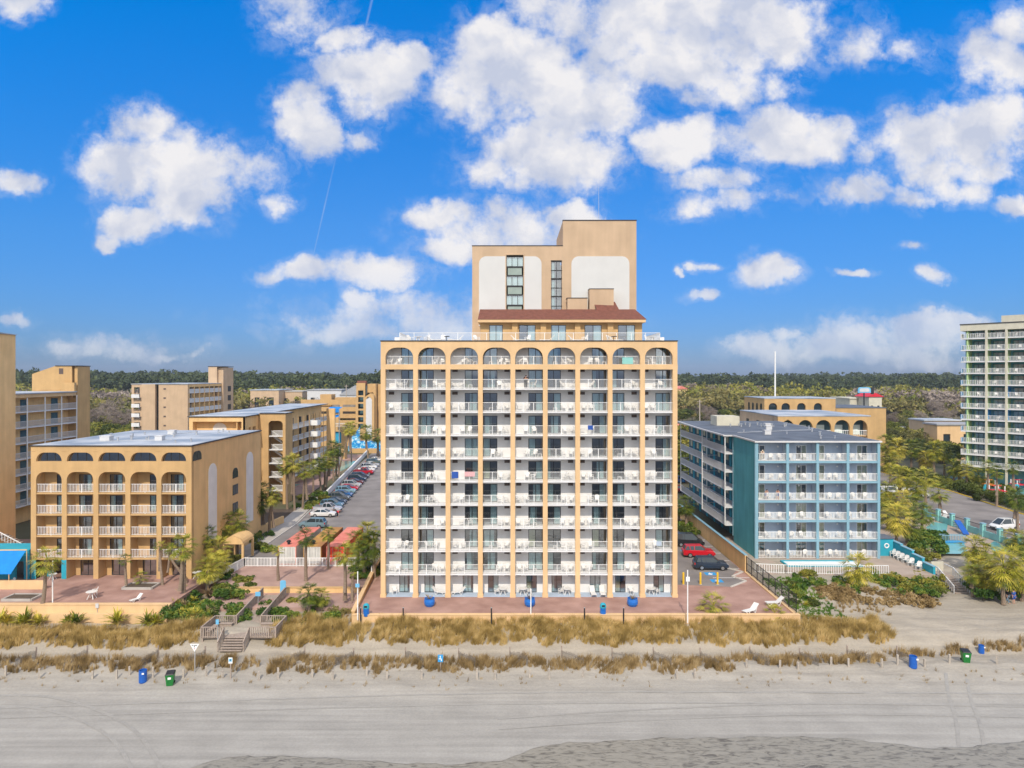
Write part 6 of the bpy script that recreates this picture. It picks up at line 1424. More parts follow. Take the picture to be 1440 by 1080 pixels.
# dune posts and sand fence
n_ = 0
front = [8, 55, 130, 164, 182, 215, 258, 290, 313, 364, 391, 439, 468, 516, 544, 593, 671, 696, 745, 772, 820, 952, 977, 1050, 1097, 1122, 1169, 1193, 1240, 1262, 1300, 1335, 1402]
POST = Proto(lambda: MB().box(-.08, .08, -.08, .08, -.4, .95).build('fence_post', M['woodpost']))
for i, px in enumerate(front):
    y = 64.6 + (px > 1030) * (1.2 + (px - 1030) * .004) + rng.uniform(-.3, .3); x = xat(px, y)
    POST.put((x, y, th(x, y)), rz=rng.uniform(0, 1), scl=(1, 1, rng.uniform(.75, 1.1)), label='short weathered wooden post at the foot of the front dune grass', cat='post', group='row of dune posts')
def sandfence(px0, px1, ya, yb3, lab):
    x0, x1 = xat(px0, ya), xat(px1, yb3); o = thing('sand_fence', (x0, ya, th(x0, ya)), lab, 'fence', 'slatted sand fences'); L = math.dist((x0, ya), (x1, yb3)); n = int(L / .13); mb = MB()
    for i in range(n + 1):
        t = i / n; x, y = x0 + (x1 - x0) * t, ya + (yb3 - ya) * t; z = th(x, y); mb.box(x - .022, x + .022, y - .01, y + .01, z - .1, z + rng.uniform(.75, .95))
    mb.build('slats', M['slat'], o); mb = MB(); z0, z1 = th(x0, ya), th(x1, yb3); mb.bar((x0, ya, z0 + .65), (x1, yb3, z1 + .65), .02); mb.bar((x0, ya, z0 + .25), (x1, yb3, z1 + .25), .02); mb.build('wire', M['slat'], o)
    mb = MB(); mb.box(x0 - .06, x0 + .06, ya + .02, ya + .14, z0 - .3, z0 + 1.2); mb.build('end_post', M['wood'], o)
for i, px in enumerate([50, 122, 222, 288, 428, 497, 570, 645, 717, 790, 861, 919, 985, 1055, 1125, 1192, 1262]):
    ya = 68.4 + rng.uniform(-.2, .3); sg = -1 if px < 560 else 1
    pos = 'left part of the beach' if px < 520 else 'middle' if px < 930 else 'right part'
    sandfence(px, px + sg * rng.uniform(22, 32), ya, ya - rng.uniform(1.6, 2.4), 'dark slatted sand fence slanting through the front dune grass, %s' % ('%s from the left' % ((ORD + ['thirteenth', 'fourteenth', 'fifteenth', 'sixteenth', 'seventeenth'])[i])))
rf = thing('rope_fence', (2, 74.2, -1.5), 'low wooden post and rail edge below the right end of the terrace wall', 'fence'); mb = MB(); mb.bar((16, 74.0, -.9), (31, 73.8, -.9), .06); mb.bar((16, 74.0, -1.3), (31, 73.8, -1.3), .06)
for i in range(7): mb.box(16 + i * 2.5, 16.12 + i * 2.5, 73.9, 74.05, -1.8, -.75)
mb.build('rail', M['wood'], rf)
# ================================================================ people
def skinmesh(name, verts, edges, rad, m, parent=None, sub=1):
    me = bpy.data.meshes.new(name); me.from_pydata([Vector(v_) for v_ in verts], edges, []); me.materials.append(m)
    o = bpy.data.objects.new(name, me); C.objects.link(o); KIDS[o.name] = []
    sm = o.modifiers.new('skin', 'SKIN'); sm.use_smooth_shade = True
    if not me.skin_vertices: me.attributes
    for i, r in enumerate(rad):
        sv = me.skin_vertices[0].data[i]; sv.radius = (r, r) if not isinstance(r, tuple) else r
    me.skin_vertices[0].data[0].use_root = True
    s = o.modifiers.new('sub', 'SUBSURF'); s.levels = sub; s.render_levels = sub
    if parent: o.parent = parent; KIDS[parent.name].append(o)
    return o
def person(loc, rz, lab, pose, top, bottom, hairm='hair', shirt=True, scl=1.0, sleeves=True):
    """pose: dict of joints; figure faces -y"""
    o = thing('person', loc, lab, 'person'); ORG[o.name] = Vector((0, 0, 0)); o.rotation_euler = (0, 0, R(rz)); o.scale = (scl,) * 3
    J = dict(pel=(0, 0, .95), ab=(0, 0, 1.12), ch=(0, 0, 1.33), nk=(0, 0, 1.48), hd=(0, -.02, 1.60), tp=(0, -.01, 1.72),
             ls=(-.18, 0, 1.40), le=(-.24, 0, 1.12), lw=(-.23, -.06, .88), lh=(-.23, -.08, .80), rs=(.18, 0, 1.40), re=(.24, 0, 1.12), rw=(.23, -.06, .88), rh=(.23, -.08, .80),
             lt=(-.09, 0, .88), lk=(-.10, -.02, .50), la=(-.11, .02, .08), lf=(-.12, -.14, .04), rt=(.09, 0, .88), rk=(.10, -.02, .50), ra=(.11, .02, .08), rf=(.12, -.14, .04))
    J.update(pose); N_ = list(J); ix = {k: i for i, k in enumerate(N_)}
    E_ = [('pel', 'ab'), ('ab', 'ch'), ('ch', 'nk'), ('nk', 'hd'), ('hd', 'tp'), ('ch', 'ls'), ('ls', 'le'), ('le', 'lw'), ('lw', 'lh'), ('ch', 'rs'), ('rs', 're'), ('re', 'rw'), ('rw', 'rh'), ('pel', 'lt'), ('lt', 'lk'), ('lk', 'la'), ('la', 'lf'), ('pel', 'rt'), ('rt', 'rk'), ('rk', 'ra'), ('ra', 'rf')]
    Rd = dict(pel=.14, ab=.125, ch=.15, nk=.055, hd=.10, tp=.07, ls=.065, le=.045, lw=.03, lh=.035, rs=.065, re=.045, rw=.03, rh=.035, lt=.09, lk=.06, la=.04, lf=.04, rt=.09, rk=.06, ra=.04, rf=.04)
    skinmesh('body', [J[k] for k in N_], [(ix[a], ix[b_]) for a, b_ in E_], [Rd[k] for k in N_], M['skin'], o)
    def sub(nm, ks, es, grow, m):
        ii = {k: i for i, k in enumerate(ks)}; skinmesh(nm, [J[k] for k in ks], [(ii[a], ii[b_]) for a, b_ in es], [Rd[k] + grow for k in ks], M[m], o)
    if shirt: sub('shirt', ['pel', 'ab', 'ch', 'ls', 'rs', 'le', 're'], [('pel', 'ab'), ('ab', 'ch'), ('ch', 'ls'), ('ch', 'rs'), ('ls', 'le'), ('rs', 're')], .04, top)
    sub('trousers', ['pel', 'lt', 'rt', 'lk', 'rk'] + (['la', 'ra'] if bottom != 'cloth_blue' else []), [('pel', 'lt'), ('pel', 'rt'), ('lt', 'lk'), ('rt', 'rk')] + ([('lk', 'la'), ('rk', 'ra')] if bottom != 'cloth_blue' else []), .03, bottom)
    hd, tp = Vector(J['hd']), Vector(J['tp']); up = (tp - hd).normalized()
    MB().lathe([(.075, -.02), (.112, .03), (.108, .09), (.06, .14), (.01, .15)], tuple(hd + up * .02 + Vector((0, .025, 0))), 10).build('hair', M[hairm], o)
    fc = hd + Vector((0, -.1, 0)); MB().bar(fc + Vector((0, 0, .02)), fc + Vector((0, -.03, -.03)), .03).build('nose', M['skin'], o)
    for hand in ('lh', 'rh'):
        h = Vector(J[hand]); mb = MB()
        for q in range(4): mb.bar(h + Vector((-.025 + q * .017, 0, 0)), h + Vector((-.03 + q * .02, -.04, -.07 + .004 * q)), .014)
        mb.bar(h, h + Vector((.05, -.03, -.02)), .016); mb.build('fingers', M['skin'], o)
    return o
lean = dict(pel=(0, .12, .93), ab=(0, .05, 1.08), ch=(0, -.12, 1.24), nk=(0, -.24, 1.34), hd=(0, -.33, 1.42), tp=(0, -.40, 1.52), ls=(-.18, -.14, 1.27), le=(-.24, -.36, 1.16), lw=(-.10, -.46, 1.17), lh=(-.03, -.48, 1.18), rs=(.18, -.14, 1.27), re=(.24, -.36, 1.16), rw=(.10, -.46, 1.17), rh=(.03, -.48, 1.18))
bend = dict(pel=(0, .15, .92), ab=(0, 0, 1.02), ch=(0, -.22, 1.05), nk=(0, -.36, 1.05), hd=(0, -.46, 1.02), tp=(0, -.57, 1.0), ls=(-.18, -.22, 1.03), le=(-.22, -.3, .78), lw=(-.2, -.4, .6), lh=(-.2, -.42, .54), rs=(.18, -.22, 1.03), re=(.24, -.42, 1.1), rw=(.22, -.62, 1.12), rh=(.22, -.68, 1.12))
yb4 = yb_ = 98.4
person((xat(1079, yb_), yb_ + .65, 8.364), 15, 'bare-chested person leaning on the balcony rail, left one of the pair', lean, 'cloth_white', 'cloth_blue', shirt=False)
person((xat(1096, yb_), yb_ + .65, 8.364), -15, 'bare-chested person leaning on the balcony rail, right one of the pair', lean, 'cloth_white', 'cloth_blue', shirt=False)
person((xat(1073, yb_), yb_ + .6, 14.064), 10, 'fair-haired person in cream top on the top left balcony of the blue hotel', lean, 'cloth_white', 'cloth_white', 'cloth_white')
person((cols[4] + 1.55, YF + .78, 9 * FH + .003), 5, 'person in black leaning over the high balcony rail of the tall hotel', lean, 'cloth_black', 'cloth_black')
x, y = at(474.5, 727, 0); person((x, y, .02), 80, 'person in red top and dark trousers bending beside the white car', bend, 'cloth_red', 'cloth_black')
x, y = at(469.5, 724, 0); person((x, y, .02), -60, 'dark-haired person standing by the nose of the white parked car', dict(lh=(-.2, -.3, 1.0), lw=(-.2, -.24, 1.02)), 'cloth_grey', 'cloth_black')
x, y = at(1416.5, 846, -1.2); person((x, y, th(x, y) + .0), 30, 'person in black top and pale jeans walking under the right palms', dict(la=(-.11, .22, .10), lf=(-.12, .1, .04), ra=(.11, -.16, .06), rf=(.12, -.32, .04)), 'cloth_black', 'cloth_grey')
x, y = at(1425.5, 846, -1.2); person((x, y, th(x, y)), 10, 'person in blue top and tan shorts under the right palms', {}, 'cloth_blue', 'cloth_blue')
# bicycle and beach towels on balconies
def bicycle(loc, rz, lab):
    o = thing('bicycle', loc, lab, 'bicycle', rz=R(rz)); n = 18
    for x in (-.5, .5):
        mb = MB()
        for i in range(n): a, b_ = 2 * math.pi * i / n, 2 * math.pi * (i + 1) / n; mb.tube((x + .33 * math.cos(a), 0, .34 + .33 * math.sin(a)), (x + .33 * math.cos(b_), 0, .34 + .33 * math.sin(b_)), .02, n=5)
        mb.build('wheel', M['rubber'], o)
    mb = MB(); pts = {'r': (-.5, 0, .34), 'f': (.5, 0, .34), 'b': (-.05, 0, .32), 's': (-.2, 0, .85), 'h': (.35, 0, .85)}
    for a, b_ in ('rb', 'rs', 'bs', 'bh', 'sh', 'fh'): mb.tube(pts[a], pts[b_], .022, n=6)
    mb.build('frame', M['black'], o); MB().box(-.32, -.1, -.07, .07, .88, .94).build('saddle', M['black'], o); MB().tube((.33, -.28, 1.0), (.33, .28, 1.0), .02, n=6).tube((.35, 0, .85), (.33, 0, 1.0), .02, n=6).build('handlebar', M['black'], o)
bicycle((cols[5] + 3.1, YF + 1.1, 6 * FH + .003), 0, 'black bicycle standing on a balcony of the tall hotel, sixth bay')
tf = newmat('striped_towel'); tm_, nt, b = tf; wv = nt.nodes.new('ShaderNodeTexWave'); wv.inputs['Scale'].default_value = 3.2; wv.bands_direction = 'X' if hasattr(wv, 'bands_direction') else None
g = nt.nodes.new('ShaderNodeNewGeometry'); lk(nt, g.outputs['Position'], wv.inputs['Vector']); r = nt.nodes.new('ShaderNodeValToRGB'); r.color_ramp.interpolation = 'CONSTANT'; r.color_ramp.elements[0].color = (.6, .03, .04, 1); r.color_ramp.elements[1].position = .5; r.color_ramp.elements[1].color = (.75, .75, .75, 1); lk(nt, wv.outputs['Fac'], r.inputs[0]); lk(nt, r.outputs[0], b.inputs['Base Color'])
z5 = 5 * FH; mb = MB()
for i in range(5): x = cols[2] + 2.0 + i * .24; mb.box(x, x + .24, YF + .10, YF + .13 + .012 * (i % 2), z5 + .55, z5 + 1.13)
tag(mb.build('towel', tm_), 'red and white striped towel hung on a balcony rail of the tall hotel', 'towel')
mb = MB()
for i in range(3): x = cols[2] + .45 + i * .26; mb.box(x, x + .26, YF + .10, YF + .13 + .012 * (i % 2), z5 + .35, z5 + 1.13)
tag(mb.build('towel', M['cloth_blue']), 'dark blue towel hung on a balcony rail of the tall hotel', 'towel')
mb = MB()
for i in range(5): x = cols[7] + 1.5 + i * .26; mb.box(x, x + .26, YF + .46, YF + .49 + .012 * (i % 2), 10 * FH + .15, 10 * FH + .95)
for (ci, fl_, mm_, cn_) in ((6, 7, 'cloth_blue', 'navy blue'), (1, 8, 'cloth_grey', 'grey'), (8, 2, 'bluewall', 'pale blue')):
    m2 = MB(); x0_ = cols[ci] + 1.2 + rng.uniform(0, 1)
    for i in range(3): m2.box(x0_ + i * .2, x0_ + i * .2 + .2, YF + .10, YF + .13 + .012 * (i % 2), fl_ * FH + .6, fl_ * FH + 1.13)
    tag(m2.build('towel', M[mm_]), '%s towel draped over a rail of the tall hotel, %s floor, %s bay' % (cn_, CARD[fl_], ORD[ci]), 'towel')
tag(mb.build('towel', M['aqua']), 'aqua towel spread on the arched top row balcony, eighth bay', 'towel')
# ================================================================ distant buildings, mast, road sign
def house(px0, px1, pyt, pyb, Y, mw, mr, lab, gable=0, dep=14, name='house'):
    x0, x1 = xat(px0, Y), xat(px1, Y); zt = zat(pyt, Y); o = thing(name, ((x0 + x1) / 2, Y, 0), lab, 'building'); mb = MB(); n = max(2, int((x1 - x0) / 6)); ho = []
    for i in range(n): a = x0 + (x1 - x0) * (i + .3) / n; ho.append((a, a + (x1 - x0) / n * .35, zt * .35, zt * .75))
    mb.wall(x0, x1, 0, zt, Y, Y + .3, ho); mb.box(x0, x0 + .3, Y + .3, Y + dep, 0, zt); mb.box(x1 - .3, x1, Y + .3, Y + dep, 0, zt); mb.build('wall', M[mw], o)
    MB().box(x0 + .3, x1 - .3, Y + .4, Y + .6, 0, zt - .1).build('window_glass', M['carglass'], o)
    mb = MB()
    if gable: xm = (x0 + x1) / 2; mb.prism_y([(x0 - 1, zt), (x1 + 1, zt), (xm, zt + gable)], Y - .5, Y + dep); 
    else: mb.box(x0 - .4, x1 + .4, Y - .4, Y + dep, zt, zt + .5)
    mb.build('roof', M[mr], o); return o
house(478, 520, 556, 560, 380, 'greywall', 'greyroof', 'grey gabled building with white trim far behind the garage hotel', 5.5, 30)
house(432, 480, 549, 560, 410, 'greywall', 'greyroof', 'long low grey-roofed building far behind the garage hotel', 0, 25)
house(352, 392, 549, 556, 420, 'tan', 'roofmem', 'flat white-roofed building beyond the eight storey hotel', 0, 25)
house(395, 425, 551, 556, 430, 'tan', 'conc', 'tan low building beyond the white flat roof on the left', 0, 25)
house(1195, 1218, 561, 570, 330, 'cream', 'cream', 'cream building with a red band beside the tall road sign', 0, 20)
house(1222, 1240, 558, 566, 320, 'cream', 'redroof', 'small building with a bright red roof in the trees', 1.8, 12)
house(1300, 1350, 592, 600, 255, 'tan', 'roofmem', 'low building with white edged flat roof left of the green tower', 0, 10)
house(1318, 1375, 598, 612, 212, 'peach', 'greyroof', 'low peach building with a long grey roof at the green tower foot', 0, 7)
house(1285, 1330, 605, 612, 300, 'tan', 'roofmem', 'pale flat roof half hidden in the right woods', 0, 15)
house(940, 972, 603, 612, 260, 'tan', 'cont_pink', 'low building with pinkish flat roof seen right of the tall hotel', 0, 20)
house(952, 966, 547, 552, 480, 'peach', 'cont_pink', 'small peach building in the far woods just right of the tall hotel', 2, 12)
house(1060, 1110, 568, 575, 380, 'white', 'roofmem', 'white low building at the foot of the white mast', 0, 14)
mk = thing('antenna_mast', (xat(1090, 300), 300, 0), 'slender white mast rising above the woods right of the tall hotel', 'mast'); xm = xat(1090, 300); MB().tube((xm, 300, 0), (xm, 300, zat(494, 300)), .38, .3, 10).build('mast', M['white'], mk); MB().tube((xm, 300, 0), (xm, 300, 1), .9, .9, 10).build('base', M['conc'], mk)
for px, pt, pb, Y in ((984, 562, 582, 250), (487, 541, 560, 330), (110, 580, 600, 300)):
    x = xat(px, Y); o = thing('utility_pole', (x, Y, 0), 'thin utility pole %s' % {984: 'in the woods right of the tall hotel', 487: 'behind the garage hotel', 110: 'behind the ochre gallery hotel'}[px], 'pole'); MB().tube((x, Y, 0), (x, Y, zat(pt, Y)), .2, n=6).build('pole', M['woodpost'], o); MB().box(x - 1, x + 1, Y - .1, Y + .1, zat(pt, Y) - .8, zat(pt, Y) - .6).build('crossarm', M['wood'], o)
x = xat(1215, 310); o = thing('road_sign', (x, 310, 0), 'large oval blue-grey sign board on a tall post near the red roof', 'sign'); MB().tube((x, 310, 0), (x, 310, zat(549, 310)), .3, n=8).build('post', M['black'], o); Z1, Z2 = zat(552.5, 310), zat(544.5, 310)
MB().arch_panel(x - 2.9, x + 2.9, Z1, Z2, 1.2, 309.5, 310).build('board', M['lightblue'], o); MB().box(x + 3.0, x + 4.3, 309.6, 310, Z1 - .6, Z2).build('side_board', M['black'], o)
MB().arch_panel(x - 2.2, x + 2.2, Z1 + .5, Z2 - .5, .8, 309.4, 309.48).build('oval_emblem', M['greywall'], o)
# thatch huts and water park by the green tower
for i, (px, py, r_, lab) in enumerate([(1383, 668, 3.2, 'brown thatched hut at the foot of the green tower, left one'), (1405, 672, 3.0, 'brown thatched hut at the foot of the green tower, right one')]):
    x, y = at(px, py, 0); o = thing('thatched_hut', (x, y, 0), lab, 'hut'); MB().lathe([(r_, 2.4), (r_ * .6, 3.6), (.15, 5.2)], (x, y, 0), 14).build('thatch_roof', M['thatch'], o); mb = MB()
    for a in range(4): mb.tube((x + r_ * .7 * math.cos(a * 1.57 + .7), y + r_ * .7 * math.sin(a * 1.57 + .7), 0), (x + r_ * .7 * math.cos(a * 1.57 + .7), y + r_ * .7 * math.sin(a * 1.57 + .7), 2.6), .12, n=6)
    mb.build('post', M['wood'], o)
poly_sheet('pool_water', [(1334, 672), (1338, 666), (1358, 665), (1361, 673), (1346, 675)], .03, M['waterb'])
poly_sheet('pool_water', [(1382, 686), (1440, 684), (1445, 696), (1395, 695)], .03, M['water'])
for px, py, m, lab in ((1389, 688, 'orange', 'orange play platform in the water park'), (1402, 697, 'cloth_red', 'red and white play structure in the water park'), (1432, 688, 'cloth_red', 'red play platform at the right edge of the water park')):
    x, y = at(px, py, 0); o = thing('play_structure', (x, y, 0), lab, 'play structure'); mb = MB(); 
    for sx in (-1, 1):
        for sy in (-1, 1): mb.tube((x + sx, y + sy, 0), (x + sx, y + sy, 2.2), .12, n=6)
    mb.build('post', M['white'], o); MB().box(x - 1.3, x + 1.3, y - 1.3, y + 1.3, 1.1, 1.25).build('platform', M[m], o); MB().bar((x - 1, y, 2.2), (x + 1, y, 2.2), .12).build('top_bar', M[m], o); MB().bar((x - 1.2, y - 1.3, 1.3), (x - 2.6, y - 2.6, .1), .8, .15).build('slide', M['tealb'], o)
x, y = at(1372, 672, 0); o = thing('pool_umbrella', (x, y, 0), 'closed white umbrella between thatched hut and small pool', 'umbrella'); MB().tube((x, y, 0), (x, y, 3.2), .06, n=6).build('pole', M['white'], o); MB().lathe([(.5, 1.9), (.3, 2.6), (.05, 3.4)], (x, y, 0), 8).build('canopy', M['white'], o)
x, y = at(1262, 628, 0)
# ================================================================ plants
nr = np.random.default_rng(4)
def frond_fan(rs, R_=1.0, pet=1.1, el=.6, az=0, droop=.5, nl=13, spread=2.7, costa=.35):
    """one fan-palm frond: thin petiole and a fan of folded drooping leaflets; returns verts, quads"""
    V, Q = [], []; ca, sa = math.cos(az), math.sin(az)
    def T(r, s, z): return (r * ca - s * sa, r * sa + s * ca, z)
    ce, se = math.cos(el), math.sin(el); tip = (pet * ce, pet * se - .12 * pet)
    b = len(V); w = .035; V += [T(0, -w, 0), T(0, w, 0), T(tip[0], w, tip[1]), T(tip[0], -w, tip[1])]; Q.append((b, b + 1, b + 2, b + 3))
    for i in range(nl):
        t = (i / (nl - 1) - .5) * spread; L = R_ * (1 - .32 * abs(t) / 1.3) * rs.uniform(.9, 1.08); w = R_ * .046
        dx, dy = math.cos(t), math.sin(t); px_, py_ = -dy, dx
        k = costa * (1 if abs(t) < .9 else .4)
        def pt(d, o): 
            r = d * dx + o * px_; s = d * dy + o * py_; e2 = el - .25; z = r * math.sin(e2) * .8 - droop * (d / R_) ** 2 * R_ * (.55 + .45 * abs(t)) + .05 * math.cos(i * 3.14)
            return T(tip[0] + r * math.cos(e2), s, tip[1] + z)
        b = len(V); V += [pt(.05, -w * .3), pt(.05, w * .3), pt(L * .55, w), pt(L * .55, -w), pt(L, .01), pt(L * .99, -.01)]
        Q += [(b, b + 1, b + 2, b + 3), (b + 3, b + 2, b + 4, b + 5)]
    return V, Q
def palm_proto(seed, nf, R_, pet, low=-.9, dead=10, hh=1.0, leaf='leaf_palm'):
    def f():
        rs = random.Random(seed); root = bpy.data.objects.new('palm_tree', None); C.objects.link(root); KIDS[root.name] = []; ORG[root.name] = Vector((0, 0, 0))
        V, Q = [], []
        for i in range(nf):
            el = 1.35 - (1.35 - low) * ((i + .5) / nf) ** .8; az = i * 2.39996 + rs.uniform(-.2, .2)
            v, q = frond_fan(rs, R_ * rs.uniform(.85, 1.1), pet * rs.uniform(.85, 1.15), el, az, droop=rs.uniform(.08, .42))
            b = len(V); V += [(x, y, z + .1 * math.sin(el)) for x, y, z in v]; Q += [tuple(b + k for k in t) for t in q]
        o = npmesh('crown', np.array(V), np.array(Q), M[leaf], root)
        if dead:
            V, Q = [], []
            for i in range(dead):
                v, q = frond_fan(rs, R_ * .7, pet * .55, rs.uniform(-1.5, -1.0), i * 2.39996, droop=.2, nl=9, spread=1.5); b = len(V); V += [(x, y, z - .15) for x, y, z in v]; Q += [tuple(b + k for k in t) for t in q]
            npmesh('dead_fronds', np.array(V), np.array(Q), M['leaf_dry'], root)
        return root
    return Proto(f)
PALMS = [palm_proto(1, 34, 1.1, 1.15), palm_proto(2, 40, 1.15, 1.2, -1.0, 14), palm_proto(3, 20, .9, .95, -.5, 6), palm_proto(5, 44, 1.15, 1.25, -1.1, 14, 1, 'leaf_yel'), palm_proto(8, 38, 1.15, 1.2, -.9, 12)]
TR = {}
def palm(pxb, Y, pxc, pyc, r, lab, var=0, z0=0.0, group=None, thick=.17):
    """trunk foot at column pxb, crown centre at pixel (pxc, pyc), depth Y, crown radius r metres"""
    xb, xc, zc = xat(pxb, Y), xat(pxc, Y), zat(pyc, Y); o = PALMS[var].put((xc, Y, zc), rz=rng.uniform(0, 6.28), scl=r / 2.1, label=lab, cat='palm tree', group=group)
    if zc - z0 > .5:
        s = r / 2.1; mb = MB(); n = 9; pts, rad = [], []
        for i in range(n + 1):
            t = i / n; e = t * t * (3 - 2 * t) if abs(xb - xc) > .8 else t; pts.append(((xb - xc) * (1 - e) + .06 * math.sin(t * 5 + xb), .05 * math.sin(t * 4), z0 - zc - .2 + (zc - z0 + .1) * t)); rad.append(thick * (1.25 - .45 * t + (.25 if i == 0 else 0) + (.3 if i >= n - 1 else 0)))
        mb.path([Vector(p) / s for p in pts], [q / s for q in rad], 9); t = mb.build('trunk', M['trunk']); t.parent = o; KIDS[o.name].append(t)
    return o
def byb(py, z=0.0): return (CZ - z) * F / (py - HY)
